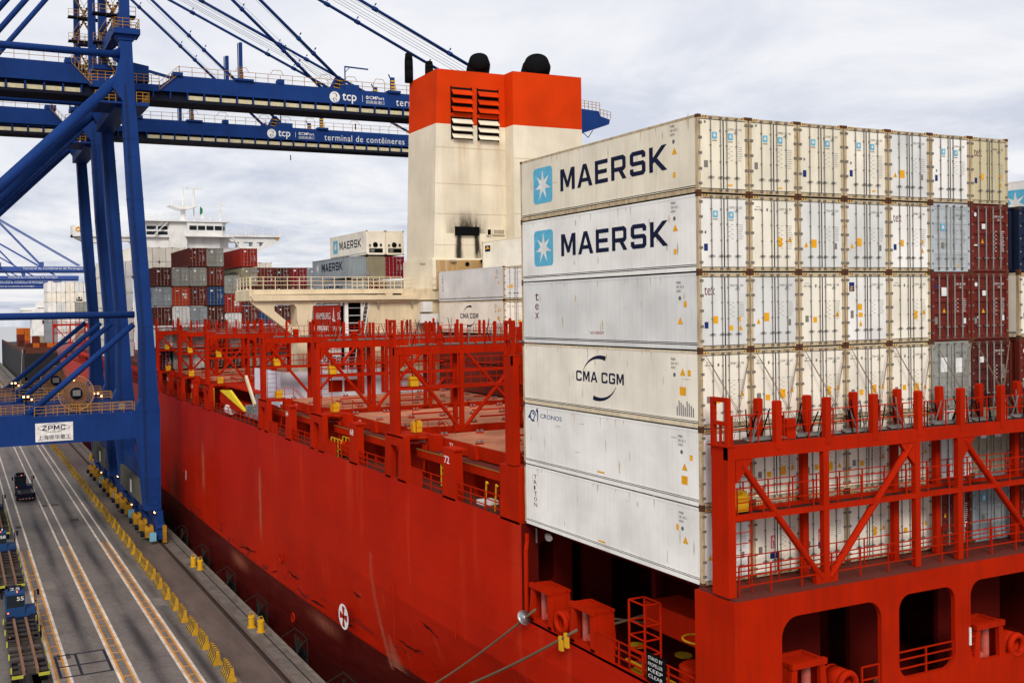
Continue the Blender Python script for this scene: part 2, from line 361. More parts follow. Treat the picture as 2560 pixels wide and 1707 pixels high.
def circ2(n=24): return ([(0.5+0.5*math.cos(2*PI*i/n), 0.5+0.5*math.sin(2*PI*i/n)) for i in range(n)], [tuple(range(n))])
CI2 = circ2()
def arc2(a0, a1, rx, ry, t0, t1, n=14):
    vs = []; fs = []
    for i in range(n+1):
        f = i/n; a = R(a0+(a1-a0)*f); t = t0+(t1-t0)*f
        vs.append((rx*math.cos(a), ry*math.sin(a))); vs.append(((rx-t)*math.cos(a), (ry-t)*math.sin(a)))
    for i in range(n): fs.append((2*i, 2*i+1, 2*i+3, 2*i+2))
    return (vs, fs)
port = lambda x: (lambda u, v: (x, -u, v))      # faces -X; u runs aft (-Y)
aft = lambda y: (lambda u, v: (u, y, v))        # faces -Y; u runs +X
top = lambda z: (lambda u, v: (u, v, z))

# ------------------------------------------------------------------ containers (local origin: aft port bottom corner)
CW, CL, CH = 2.438, 12.192, 2.896
def body_reefer(H, Ln=CL):
    b = MB()
    for x0 in (0, CW-0.16):
        for y0 in (0, Ln-0.16):
            b.box(x0, x0+0.16, y0, y0+0.16, 0, 0.12, 1); b.box(x0, x0+0.16, y0, y0+0.16, H-0.12, H, 1)
            b.box(x0+0.005, x0+0.13, y0+0.004, y0+0.14, 0.12, H-0.12, 3)
    b.box(0.012, CW-0.012, 0.08, Ln-0.08, 0.30, H-0.02, 0)          # insulated box
    for x0, x1 in ((0.0, 0.05), (CW-0.05, CW)):
        b.box(x0, x1, 0.16, Ln-0.16, 0.045, 0.20, 4)
        b.box(x0+0.002, x1-0.002, 0.15, Ln-0.15, H-0.10, H-0.012, 4)
    for z in (0.24, 0.30):
        b.box(0.004, CW-0.004, 0.15, Ln-0.15, z, z+0.028, 0)
    b.box(0.06, CW-0.06, 0.2, Ln-0.2, 0.10, 0.299, 2)
    b.box(0.13, CW-0.13, 0.01, 0.1, H-0.17, H-0.035, 3); b.box(0.13, CW-0.13, 0.01, 0.1, 0.035, 0.17, 3)
    b.box(0.13, CW-0.13, Ln-0.1, Ln-0.01, H-0.17, H-0.01, 0); b.box(0.13, CW-0.13, Ln-0.1, Ln-0.01, 0.02, 0.17, 0)
    return b
def body_dry(H, Ln=CL, back=False):
    b = MB()
    for x0 in (0, CW-0.16):
        for y0 in (0, Ln-0.16):
            b.box(x0, x0+0.16, y0, y0+0.16, 0, 0.12, 1); b.box(x0, x0+0.16, y0, y0+0.16, H-0.12, H, 1)
            b.box(x0+0.005, x0+0.13, y0+0.004, y0+0.14, 0.12, H-0.12, 0)
    b.box(0.07, CW-0.07, 0.10, Ln-0.08, 0.12, H-0.05, 0)
    n = 40; yy = [0.14]; per = (Ln-0.28)/n
    for sgn, xo, xi in ((0, 0.012, 0.05), (1, CW-0.012, CW-0.05)):
        vs = []; fs = []
        for i in range(n):
            y = 0.14+i*per
            for dy, x in ((0, xo), (0.32, xo), (0.5, xi), (0.82, xi)):
                vs += [(x, y+dy*per, 0.14), (x, y+dy*per, H-0.1)]
        vs += [(xo, Ln-0.14, 0.14), (xo, Ln-0.14, H-0.1)]
        for i in range(len(vs)//2-1): fs.append((2*i, 2*i+2, 2*i+3, 2*i+1))
        b.add(vs, fs, 0)
    for x0, x1 in ((0.0, 0.06), (CW-0.06, CW)):
        b.box(x0, x1, 0.16, Ln-0.16, 0.03, 0.16, 0); b.box(x0, x1, 0.16, Ln-0.16, H-0.10, H-0.012, 0)
    b.box(0.13, CW-0.13, 0.01, 0.1, H-0.16, H-0.01, 0); b.box(0.13, CW-0.13, 0.01, 0.1, 0.02, 0.17, 0)
    b.box(0.13, CW-0.13, Ln-0.07, Ln-0.01, 0.02, H-0.01, 0)
    if back:
        m = 10; per = (CW-0.26)/m; vs = []; fs = []
        for i in range(m):
            x = 0.13+i*per
            for d, y in ((0, 0.015), (0.3, 0.015), (0.5, 0.06), (0.8, 0.06)): vs += [(x+d*per, y, 0.17), (x+d*per, y, H-0.16)]
        vs += [(CW-0.13, 0.015, 0.17), (CW-0.13, 0.015, H-0.16)]
        for i in range(len(vs)//2-1): fs.append((2*i, 2*i+2, 2*i+3, 2*i+1))
        b.add(vs, fs, 0)
    return b
def door_reefer(H, right):
    b = MB(); x0, x1 = (0.135, 1.205) if not right else (1.235, 2.303)
    b.box(x0, x1, 0.012, 0.07, 0.19, H-0.185, 0)
    for a, c in ((0.172, 0.192), (H-0.187, H-0.167)): b.box(x0, x1, 0.006, 0.05, a, c, 1)
    xx = x1 if not right else x0
    b.box(xx-0.012, xx+0.012, 0.008, 0.05, 0.18, H-0.18, 1)
    return b
def gear(H, right, dry=False):
    b = MB(); xs = (0.60, 1.07) if not right else (1.37, 1.84)
    if dry: xs = (0.45, 0.95) if not right else (1.40, 1.88)
    for x in xs:
        b.beam((x, -0.02, 0.12), (x, -0.02, H-0.1), 0.03 if not dry else 0.045, 0.03)
        for z in (0.10, H-0.16): b.box(x-0.055, x+0.055, -0.035, 0.012, z, z+0.09, 1)
        for z in (0.55, 1.15, 1.75, 2.3): b.box(x-0.035, x+0.035, -0.03, 0.012, z*H/2.896, z*H/2.896+0.05, 1)
    for x in xs:
        z = 0.60
        b.beam((x-0.15, -0.04, z), (x+0.15, -0.04, z), 0.02, 0.02, 2); b.box(x-0.035, x+0.035, -0.05, 0, z-0.045, z+0.045, 2)
    hx = 0.03 if not right else CW-0.19
    for z in (0.32, 0.86, 1.44, 2.0, 2.55):
        z = z*H/2.896
        if dry: b.box(hx+0.04, hx+0.12, -0.012, 0.012, z, z+0.07, 1)
        else: b.box(hx, hx+0.16, -0.018, 0.012, z, z+0.085, 1)
    return b
def door_dry(H, right, deep=True):
    b = MB(); x0, x1 = (0.135, 1.205) if not right else (1.235, 2.303)
    zs = []; z0 = 0.18; z1 = H-0.17; n = 5 if deep else 4
    yb, yf = (0.06, 0.015) if deep else (0.03, 0.015)
    vs = []; fs = []; step = (z1-z0)/n
    prof = [(z0, yf)]
    for i in range(n):
        a = z0+i*step
        prof += [(a+0.06, yf), (a+0.10, yb), (a+step-0.10, yb), (a+step-0.06, yf)]
    prof.append((z1, yf))
    for z, y in prof: vs += [(x0, y, z), (x1, y, z)]
    for i in range(len(prof)-1): fs.append((2*i, 2*i+1, 2*i+3, 2*i+2))
    b.add(vs, fs, 0)
    b.box(x0, x0+0.06, yf-0.003, 0.09, z0, z1, 0); b.box(x1-0.06, x1, yf-0.003, 0.09, z0, z1, 0)
    xx = x1+0.015 if not right else x0-0.015
    b.box(xx-0.012, xx+0.012, 0.012, 0.09, z0, z1, 1)
    return b
def unit_end(H):
    b = MB(); b.box(0.135, 2.303, 0.03, 0.09, 0.18, H-0.17, 0)
    b.box(0.25, 2.19, 0.012, 0.031, 1.55, H-0.3, 0); b.box(0.25, 2.19, 0.0, 0.031, 0.85, 0.9, 0)
    b.box(0.35, 2.1, 0.014, 0.031, 0.28, 0.78, 1); b.box(0.9, 1.4, 0.01, 0.031, 0.95, 1.4, 1)
    b.box(1.75, 2.0, 0.01, 0.031, 1.0, 1.35, 1); b.box(0.3, 0.6, 0.008, 0.031, 0.95, 1.3, 2); b.box(0.5, 1.0, 0.0, 0.031, 0.35, 0.7, 2)
    b.tube((1.15, 0.012, 1.2), (1.15, 0.031, 1.2), 0.33, 16, 1)
    return b
HZ = MB()
for a in (0.17, 2.04):
    for i in range(5): HZ.prism([(a+i*0.06, 2.80), (a+i*0.06+0.04, 2.80), (a+i*0.06+0.065, 2.855), (a+i*0.06+0.025, 2.855)], 'y', 0.003, 0.011, 0 if i % 2 == 0 else 1)
ME = {}
MH = {'hc': 2.896, 'std': 2.591}
for hk, H in MH.items():
    ME['body_r', hk] = body_reefer(H).mesh('body', [C['cream'], RUST, BLACK, FRAME, FRAME])
    ME['body_d', hk] = body_dry(H).mesh('body', [C['maroon'], RUST])
    ME['body_b', hk] = body_dry(H, back=True).mesh('body', [C['maroon'], RUST])
    for rgt in (0, 1):
        ME['dr', hk, rgt] = door_reefer(H, rgt).mesh('door', [C['cream'], GASK])
        ME['dd', hk, rgt] = door_dry(H, rgt).mesh('door', [C['maroon'], GASK])
        ME['dg', hk, rgt] = door_dry(H, rgt, False).mesh('door', [C['grey'], GASK])
        ME['gr', hk, rgt] = gear(H, rgt).mesh('locking_bars', [BAR, HINGE, HANDLE])
        ME['gd', hk, rgt] = gear(H, rgt, True).mesh('locking_bars', [BAR, HINGE, BAR])
    ME['unit', hk] = unit_end(H).mesh('cooling_unit', [C['cream'], BLACK, GREYM])
for k_, m_ in ME.items(): fixn(m_)
ME['hz'] = HZ.mesh('hazard_stripes', [DORANGE, BLACK])

def codes(seed, ink, H=2.896):
    b = MB(); rs = random.Random(seed); f = aft(0.006)
    pre = rs.choice(('MNBU', 'CGMU', 'TTNU', 'TRIU', 'MWCU', 'CXRU'))
    t, a = text2('%s %d %d' % (pre, rs.randint(100, 999), rs.randint(100, 999)), 0.0)
    b.flatadd(t, f, 1.45, 2.36*H/2.896, 0.66, 0.085)
    t, a = text2('45R1', 0.0); b.flatadd(t, f, 1.72, 2.22*H/2.896, 0.22, 0.085)
    for i in range(rs.choice((7, 9, 11))):
        z = 1.75-i*0.085; w_ = rs.uniform(0.16, 0.25)
        b.flatadd(SQ2, f, 1.92, z*H/2.896, w_, 0.02, 1); b.flatadd(SQ2, f, 1.42 if i % 2 else 1.55, z*H/2.896, 0.12, 0.018, 1)
    return b.mesh('lettering', [ink, FAINT if ink is DINK else ink])
CODES = [codes(i, DINK) for i in range(5)]
CODEW = [codes(i+20, DWHITE) for i in range(4)]
CODEWS = [codes(i+30, DWHITE, 2.591) for i in range(3)]
STK = {}
def sticker(kind, var=0):
    """sets of door stickers: list of (shape, u, v, w, h, material index)"""
    if (kind, var) in STK: return STK[kind, var]
    b = MB(); f = aft(0.006); rv = random.Random(var*7+len(kind))
    O, B_, G_, W_, K = 0, 1, 2, 3, 4
    sets = {
     'star': [(RR2, 0.68, 2.02, 0.24, 0.25, 5), (RR2, 1.44, 2.0, 0.24, 0.25, 5), (SQ2, 0.27, 0.93, 0.19, 0.26, G_), (SQ2, 1.44, 0.27, 0.22, 0.06, O)],
     'starb': [(RR2, 0.68, 2.02, 0.24, 0.25, 5), (RR2, 1.44, 2.0, 0.24, 0.25, 5), (SQ2, 0.27, 0.86, 0.18, 0.26, B_), (SQ2, 1.50, 0.23, 0.22, 0.06, O), (SQ2, 0.32, 1.35, 0.07, 0.1, K)],
     'cma': [(SQ2, 0.28, 0.88, 0.19, 0.25, G_), (SQ2, 0.72, 0.88, 0.22, 0.22, O), (SQ2, 1.42, 0.92, 0.26, 0.34, O), (TRI2, 1.92, 1.08, 0.22, 0.23, O)],
     'ttn': [(TRI2, 0.28, 0.96, 0.22, 0.22, O), (SQ2, 0.66, 0.95, 0.28, 0.32, O), (SQ2, 1.86, 0.9, 0.17, 0.24, G_)],
     'tex': [(SQ2, 0.24, 0.82, 0.18, 0.24, B_), (SQ2, 0.62, 1.0, 0.26, 0.27, O), (SQ2, 1.36, 0.72, 0.24, 0.19, O), (TRI2, 1.86, 0.72, 0.21, 0.22, O), (SQ2, 1.87, 1.05, 0.12, 0.19, O)],
     'flo': [(SQ2, 0.22, 2.05, 0.26, 0.36, B_), (SQ2, 0.68, 1.35, 0.24, 0.24, O), (SQ2, 0.70, 1.05, 0.22, 0.18, O), (TRI2, 0.70, 0.65, 0.22, 0.23, O), (SQ2, 0.26, 0.95, 0.17, 0.3, G_)],
     'mar': [(SQ2, 0.2, 0.72, 0.17, 0.3, G_), (SQ2, 1.98, 0.72, 0.15, 0.23, W_), (TRI2, 0.68, 1.2, 0.18, 0.19, O), (SQ2, 0.22, 1.06, 0.24, 0.06, W_), (SQ2, 0.7, 1.95, 0.27, 0.22, W_), (CI2, 0.24, 2.25, 0.18, 0.18, W_)],
     'mbox': [(SQ2, 0.2, 0.72, 0.17, 0.3, G_), (SQ2, 1.98, 0.72, 0.15, 0.23, W_), (TRI2, 0.68, 1.2, 0.18, 0.19, O), (SQ2, 0.62, 1.9, 0.34, 0.36, W_), (SQ2, 0.24, 2.22, 0.12, 0.16, B_)],
     'grey': [(SQ2, 0.62, 0.9, 0.2, 0.24, G_), (SQ2, 0.6, 1.75, 0.26, 0.28, 5), (SQ2, 1.6, 0.2, 0.16, 0.05, O)],
     'wbox': [(SQ2, 0.55, 1.55, 0.5, 0.62, W_), (SQ2, 1.4, 1.55, 0.5, 0.62, W_), (SQ2, 0.62, 0.8, 0.2, 0.27, G_)],
     'sqr': [(SQ2, 1.35, 1.35, 0.3, 0.3, W_), (SQ2, 1.72, 1.35, 0.3, 0.3, W_), (SQ2, 1.35, 0.95, 0.3, 0.3, W_), (SQ2, 1.72, 0.95, 0.3, 0.3, W_), (SQ2, 0.5, 1.9, 0.4, 0.12, W_)],
     'plain': [(SQ2, 0.45, 2.0, 0.35, 0.25, W_), (SQ2, 1.7, 0.7, 0.15, 0.2, O), (SQ2, 0.4, 0.6, 0.14, 0.2, G_)],
     'al': [(SQ2, 0.85, 0.66, 0.36, 0.26, B_), (SQ2, 0.88, 1.05, 0.26, 0.5, 6), (SQ2, 0.28, 0.88, 0.19, 0.25, G_)],
    }[kind]
    for sh, u, v, w_, h_, mi in sets:
        if var and mi not in (5, 6):
            if rv.random() < 0.12: continue
            v += rv.uniform(-0.13, 0.13); u += rv.uniform(-0.03, 0.03); w_ *= rv.uniform(0.85, 1.1)
        b.flatadd(sh, f, u, v, w_, h_, mi)
        if mi == 5:
            b.flatadd(STAR2, aft(0.002), u, v, w_, h_, W_)
            if w_ < 0.25: b.flatadd(block('MAERSK')[0], f, u, v-0.09, w_, 0.045, K)
        if sh is TRI2: b.flatadd(SQ2, aft(0.002), u+w_*0.46, v+h_*0.2, w_*0.08, h_*0.4, K)
    if kind == 'tex': b.flatadd(text2('tex', 0.0)[0], f, 0.24, 2.05, 0.5, 0.3, 7)
    if kind == 'cma': b.flatadd(text2('CMA CGM', 0.01)[0], f, 0.22, 2.33, 0.36, 0.06, K); b.flatadd(arc2(20, 160, 0.14, 0.06, 0.01, 0.02), f, 0.42, 2.42, 1, 1, K); b.flatadd(CI2, f, 0.82, 2.3, 0.1, 0.13, G_)
    if kind == 'flo': b.flatadd(text2('F', 0.01)[0], aft(0.002), 0.28, 2.1, 0.14, 0.24, O)
    if kind == 'star': b.flatadd(CI2, f, 0.3, 2.62-0.05, 0.1, 0.1, G_)
    if kind == 'al': b.flatadd(text2('A', 0.01)[0], aft(0.002), 0.92, 1.32, 0.16, 0.18, W_); b.flatadd(text2('L', 0.01)[0], aft(0.002), 0.94, 1.1, 0.13, 0.18, W_)
    STK[kind, var] = b.mesh('stickers', [DORANGE, DBLUE, DGREY, DWHITE, DINK, STAR, flat('decal_pink', (0.6, 0.12, 0.14)), CRIM])
    return STK[kind, var]
SIDE = {}
RAILM = paint('rail_cream_rusty', (0.74, 0.64, 0.46), 0.6, 0.3, (0.3, 0.16, 0.06), rust=0.15, rcol=(0.34, 0.17, 0.06), scale=1.5)
def sidedecal(kind):
    """lettering on the port side; u = -y (0 at the aft end, -12.19 at the forward end)"""
    if kind in SIDE: return SIDE[kind]
    b = MB(); f = port(0.005); f2 = port(0.001); INK, ST, W_, O, RD, K, CR = range(7)
    def nums(u, v):
        for i, s in enumerate(('MNBU', '330 163 2', '45R1')): b.flatadd(text2(s)[0], f, -u, v-0.16*i, 0.42 if i == 1 else 0.26, 0.10, K)
        b.flatadd(CI2, f, -u+0.12, v-0.62, 0.14, 0.16, K)
    if kind in ('maersk', 'maersk_grey'):
        b.flatadd(RR2, f, -11.03, 0.72, 1.57, 1.65, ST) if kind == 'maersk' else None
        b.flatadd(STAR2, f2, -11.03, 0.72, 1.57, 1.65, W_)
        b.flatadd(block('MAERSK')[0], f, -8.82, 1.08, 7.15, 0.98, INK)
        nums(1.5, 2.62); b.flatadd(TRI2, f, -1.42, 1.6, 0.3, 0.26, O); b.flatadd(SQ2, f, -1.36, 0.72, 0.14, 0.2, O)
    if kind == 'tex':
        for i, c in enumerate('tex'): b.flatadd(text2(c)[0], f, -11.02, 2.02-i*0.42, 0.3, 0.36 if c == 't' else 0.28, CR)
        b.flatadd(text2('NO FORKLIFT', 0.0)[0], f, -6.7, 0.52, 0.95, 0.12, RD); b.flatadd(SQ2, f, -7.1, 0.46, 0.3, 0.24, W_)
        nums(1.25, 2.5); b.flatadd(TRI2, f, -1.2, 0.98, 0.3, 0.28, O); b.flatadd(SQ2, f, -0.85, 1.62, 0.16, 0.22, O)
    if kind == 'cma':
        t, a = block('CMA CGM'); b.flatadd(t, f, -7.8, 1.36, 3.33, 0.45, INK)
        b.flatadd(arc2(160, 75, 1.35, 1.05, 0.015, 0.20), f, -6.0, 1.48, 1, 1, INK)
        b.flatadd(arc2(-20, -105, 1.35, 1.05, 0.015, 0.20), f, -6.25, 1.62, 1, 1, INK)
        nums(1.6, 2.5); b.flatadd(TRI2, f, -1.1, 1.95, 0.3, 0.28, O); b.flatadd(SQ2, f, -0.68, 1.95, 0.16, 0.22, O); b.flatadd(SQ2, f, -1.12, 1.2, 0.33, 0.32, O)
        for i in range(9): b.flatadd(SQ2, f, -1.3+i*0.11, 0.42, 0.05, (0.35+0.3*((i*3) % 4)/4), K)
    if kind == 'cronos':
        t, a = text2('CRONOS'); b.flatadd(t, f, -10.72, 2.33, 1.75, 0.2, INK)
        b.flatadd(arc2(0, 300, 0.28, 0.28, 0.06, 0.10), f, -11.35, 2.38, 1, 1, INK); b.flatadd(arc2(-90, 120, 0.14, 0.16, 0.05, 0.08), f, -11.33, 2.38, 1, 1, INK)
        b.flatadd(arc2(-70, 80, 0.16, 0.34, 0.05, 0.12), f, -11.05, 2.42, 1, 1, INK); b.flatadd(TRI2, f, -11.78, 2.25, 0.25, 0.2, INK); b.flatadd(TRI2, f, -11.1, 2.6, 0.22, 0.2, INK)
        b.flatadd(SQ2, f, -6.35, 0.42, 0.5, 0.07, O); nums(1.25, 2.5); b.flatadd(TRI2, f, -1.05, 1.28, 0.3, 0.28, O); b.flatadd(SQ2, f, -0.62, 1.7, 0.16, 0.2, O); b.flatadd(SQ2, f, -1.08, 0.75, 0.33, 0.32, O)
    if kind == 'triton':
        for i, c in enumerate('TRITON'): b.flatadd(text2(c)[0], f, -11.35, 2.30-i*0.265, 0.26 if c != 'I' else 0.12, 0.19, CR)
        b.flatadd(SQ2, f, -6.35, 0.36, 0.5, 0.07, O); nums(1.25, 2.5); b.flatadd(TRI2, f, -1.05, 1.42, 0.3, 0.28, O); b.flatadd(SQ2, f, -1.4, 1.85, 0.14, 0.22, O)
    if kind == 'hamburg':
        b.flatadd(text2('HAMBURG', 0.01)[0], f, -11.2, 0.85, 5.2, 0.85, W_); b.flatadd(text2('SÜD', 0.01)[0], f, -3.6, 0.85, 2.3, 1.05, W_)
        b.flatadd(TRI2, f, -5.9, 0.6, 1.7, 0.6, W_); b.flatadd(TRI2, f, -5.2, 1.0, 0.6, 1.4, W_)
    if kind == 'panel': b.flatadd(SQ2, f, -11.6, 1.9, 1.0, 0.6, INK); b.flatadd(TRI2, f2, -11.5, 2.15, 0.8, 0.3, O); b.flatadd(SQ2, f, -3, 0.4, 1.4, 0.12, RD)
    SIDE[kind] = b.mesh('lettering', [flat('crest_blue', (0.016, 0.05, 0.20)) if kind == 'cronos' else NAVY, STAR, DWHITE, DORANGE, DRED, DINK, CRIM])
    return SIDE[kind]
SCUFF = {}
def scuffs(k):
    """scrapes and stains on a long side, each with its own outline"""
    b = MB(); r = random.Random(k*13+1); f = port(0.0105)
    for i in range(10):
        u = -r.uniform(0.4, 11.8); v = r.uniform(0.35, 2.6); w_ = r.choice((0.03, 0.04, 0.05, 0.3)); h_ = r.uniform(0.2, 0.7) if w_ < 0.1 else r.uniform(0.02, 0.05); n = 5; vs = []
        for j in range(n+1):
            q = j/n; ww = w_*(1-abs(2*q-1)**2)*r.uniform(0.5, 1)+0.004; vs += [(u-ww, v+h_*q), (u+ww, v+h_*q)]
        b.flatadd((vs, [(2*j, 2*j+1, 2*j+3, 2*j+2) for j in range(n)]), f, 0, 0, 1, 1, 0 if r.random() < 0.6 else 1)
    for i in range(7):
        u = -r.uniform(0.3, 11.9); h_ = r.uniform(0.1, 0.5); b.flatadd(([(u, 2.78), (u+0.05, 2.78), (u+0.025, 2.78-h_)], [(0, 1, 2)]), f, 0, 0, 1, 1, 1)
    return b.mesh('scuff_marks', [flat('scuff_grey', (0.60, 0.57, 0.52)), flat('scuff_rust', (0.58, 0.44, 0.28))])
NCONT = [0]; LASTC = [None]
def container(x, y, z, kind, col, label, group, hk='hc', stk=None, side=None, far=False):
    t = thing('shipping_container', label, 'container', (x, y, z), group); NCONT[0] += 1; i = NCONT[0]
    cm = C[col]
    if kind == 'reefer':
        child(ME['body_r', hk], 'body', t, [cm, None, None, (FRAME if not far else cm), (FRAME if col == 'warm' else RAILM if col == 'cream' else cm)])
        for rg in (0, 1):
            d = child(ME['dr', hk, rg], 'door', t, [cm, None])
            if not far: child(ME['gr', hk, rg], 'locking_bars', d)
        if hk == 'hc': child(ME['hz'], 'hazard_stripes', t)
        if not far: child(CODES[i % 5], 'lettering', t)
    elif kind == 'unit':
        child(ME['body_r', hk], 'body', t, [cm, None, None, cm, cm]); child(ME['unit', hk], 'cooling_unit', t, [cm, None, None])
    elif kind == 'blank':
        child(ME['body_b', hk], 'body', t, [cm, None])
    else:
        child(ME['body_d', hk], 'body', t, [cm, None]); g = col in ('grey', 'bluegrey', 'beige', 'lgrey', 'sky')
        for rg in (0, 1):
            d = child(ME[('dg' if g else 'dd'), hk, rg], 'door', t, [cm, None])
            if not far: child(ME['gd', hk, rg], 'locking_bars', d)
        if not far: child((CODES[i % 5] if g and hk == 'hc' else (CODEW[i % 4] if hk == 'hc' else CODEWS[i % 3])), 'lettering', t)
    if stk: child(sticker(stk, i % 5), 'stickers', t)
    if side: child(sidedecal(side), 'lettering', t)
    LASTC[0] = t
    return t
ORD = ['first', 'second', 'third', 'fourth', 'fifth', 'sixth', 'seventh', 'eighth', 'ninth', 'tenth', 'eleventh', 'twelfth', 'thirteenth', 'fourteenth']
TIER = ['bottom', 'second', 'third', 'fourth', 'fifth', 'top']
# near stack, six high, seven across: kind, colour, stickers
R_ = 'reefer'
near = [   # tiers from the top
 [(R_, 'warm', 'star'), (R_, 'warm', 'star'), (R_, 'warm', 'starb'), (R_, 'cream', 'starb'), (R_, 'lgrey', 'ttn'), (R_, 'white', 'starb'), (R_, 'beige2', 'tex0')],
 [(R_, 'white', 'starb'), (R_, 'cream', 'cma'), (R_, 'lgrey', 'ttn'), (R_, 'lgrey', 'ttn'), (R_, 'white', 'tex'), ('dry', 'sky', 'grey'), ('dry', 'maroon', 'mar')],
 [(R_, 'lgrey', 'tex'), (R_, 'lgrey', 'ttn'), (R_, 'cream', 'cma'), (R_, 'white', 'flo'), (R_, 'cream', 'cma'), ('dry', 'maroon', 'mbox'), ('dry', 'maroon', 'mar')],
 [(R_, 'cream', 'cma'), (R_, 'cream', 'cma'), (R_, 'cream', 'cma'), (R_, 'cream', 'cma'), (R_, 'cream', 'cma'), ('dry', 'grey', 'wbox'), ('dry', 'brown', 'plain')],
 [(R_, 'white', 'cma'), (R_, 'cream', 'cma'), (R_, 'cream', 'cma'), (R_, 'cream', 'cma'), (R_, 'cream', 'cma'), ('dry', 'lgrey', 'grey'), ('dry', 'beige', 'wbox')],
 [(R_, 'white', 'ttn'), (R_, 'cream', 'al'), (R_, 'cream', 'al'), (R_, 'cream', 'cma'), (R_, 'cream', 'cma'), ('dry', 'maroon', 'mbox'), ('dry', 'bluegrey', 'grey')]]
cpaint('beige2', (0.62, 0.54, 0.34), rough=0.45, dirt=0.16, dcol=(0.38, 0.27, 0.12), wave=0.12, rust=0.06)
sides = ['maersk', 'maersk', 'tex', 'cma', 'cronos', 'triton']
CN = {'warm': 'yellowed cream', 'cream': 'cream', 'white': 'white', 'lgrey': 'pale grey', 'grey': 'grey', 'bluegrey': 'blue grey', 'beige': 'khaki', 'beige2': 'khaki cream', 'maroon': 'maroon', 'brown': 'dark brown', 'red': 'red',
      'crimson': 'crimson', 'orange': 'orange red', 'tangerine': 'orange', 'blue': 'blue', 'navy': 'navy', 'sky': 'pale blue'}
SN = {'maersk': 'with blue star emblem on its side', 'tex': 'with vertical maroon letters on its side', 'cma': 'with dark blue arcs on its side', 'cronos': 'with blue seahorse mark on its side', 'triton': 'with vertical brown letters on its side'}
WX, HZ_ = 2.47, 2.905
for ti, row in enumerate(near):
    tier = 5-ti
    for i, (k, c, s) in enumerate(row):
        kd = 'reefer' if k == R_ else 'dry'
        if i == 0: lab = '%s container %s, %s tier at the near corner' % (CN[c], SN[sides[ti]], TIER[tier])
        else: lab = '%s %s container, %s from left in %s tier of near stack' % (CN[c], kd, ORD[i], TIER[tier])
        container(i*WX, 0, tier*HZ_, k, c, lab, 'containers in the near stack', 'hc', ('tex' if s == 'tex0' else s), sides[ti] if i == 0 else None)
        if i == 0: child(scuffs(ti), 'scuff_marks', LASTC[0])
for tier, (k, c, s) in enumerate([('dry', 'maroon', 'mar'), ('dry', 'maroon', 'plain'), ('dry', 'maroon', 'mar'), (R_, 'cream', 'cma'), ('dry', 'navy', 'plain')]):
    container(17.95, 0, tier*HZ_, k, c, '%s container at the right picture edge, %s tier beyond the gap' % (CN[c], TIER[tier]), 'containers past the gap', 'hc', s)
container(32.6, -0.5, 5*HZ_, R_, 'white', 'white reefer container with large dark letters, highest at the right picture edge', 'containers past the gap', 'hc', 'star', 'maersk')
for tier in range(5): container(32.6, -0.5, tier*HZ_, R_, 'lgrey', 'pale grey container in the far right stack, %s from the bottom' % ORD[tier], 'containers past the gap', 'hc', 'cma', None, True)

# stack between the aft lashing bridges and the funnel
lv = [2.85, 5.5, 8.2, 11.13, 14.06]
for j, x in enumerate((17.85, 20.3, 22.75)):
    for t_ in range(5 if j == 2 else 4):
        if t_ < 2: k, c, hk = 'dry', 'maroon', 'std'
        elif t_ == 2: k, c, hk = R_, ('cream', 'lgrey', 'navy')[j] , 'hc'
        elif t_ == 3: k, c, hk = R_, 'lgrey', 'hc'
        else: k, c, hk = R_, 'cream', 'hc'
        if c == 'navy': k = 'dry'
        sd_ = {(0, 2): 'cma', (0, 3): 'triton', (2, 4): 'panel'}.get((j, t_))
        container(x, 43.6, lv[t_], k, c, '%s container in front of the funnel, %s stack, %s tier up' % (CN[c], ('left', 'middle', 'right')[j], ORD[t_]), 'containers in front of the funnel', hk,
                  None if k == 'dry' else ('cma' if t_ == 2 else 'ttn'), sd_)
# stack forward of the funnel
lv = [2.85, 5.7, 8.55, 11.4, 14.25, 17.0]
spec = {0: [(R_, 'white', 'maersk'), (R_, 'white', 'maersk'), ('dry', 'red', 'hamburg'), ('dry', 'bluegrey', 'maersk_grey'), ('blank', 'bluegrey', 'maersk_grey')],
        1: [('dry', 'brown', None), ('dry', 'grey', None), ('dry', 'maroon', None), ('dry', 'maroon', None), ('blank', 'beige', None), ('unit', 'cream', 'maersk')],
        2: [('dry', 'brown', None), ('dry', 'grey', None), ('dry', 'maroon', None), ('dry', 'grey', None), ('dry', 'crimson', None), ('unit', 'warm', None)]}
for j, lst in spec.items():
    for t_, (k, c, sd_) in enumerate(lst):
        container(17.3+j*2.46, 77.9, lv[t_], k, c, '%s container left of the funnel, %s column, %s tier up' % (CN[c], ORD[j], ORD[t_]), 'containers left of the funnel', 'std' if k not in (R_, 'unit') else 'hc', None, sd_)
for t_, c in enumerate(()):
    container(14.84, 77.9, lv[t_], 'dry', c, '%s container seen behind the cream wing deck, %s tier up' % (CN[c], ORD[t_]), 'containers left of the funnel', 'std', 'grey')
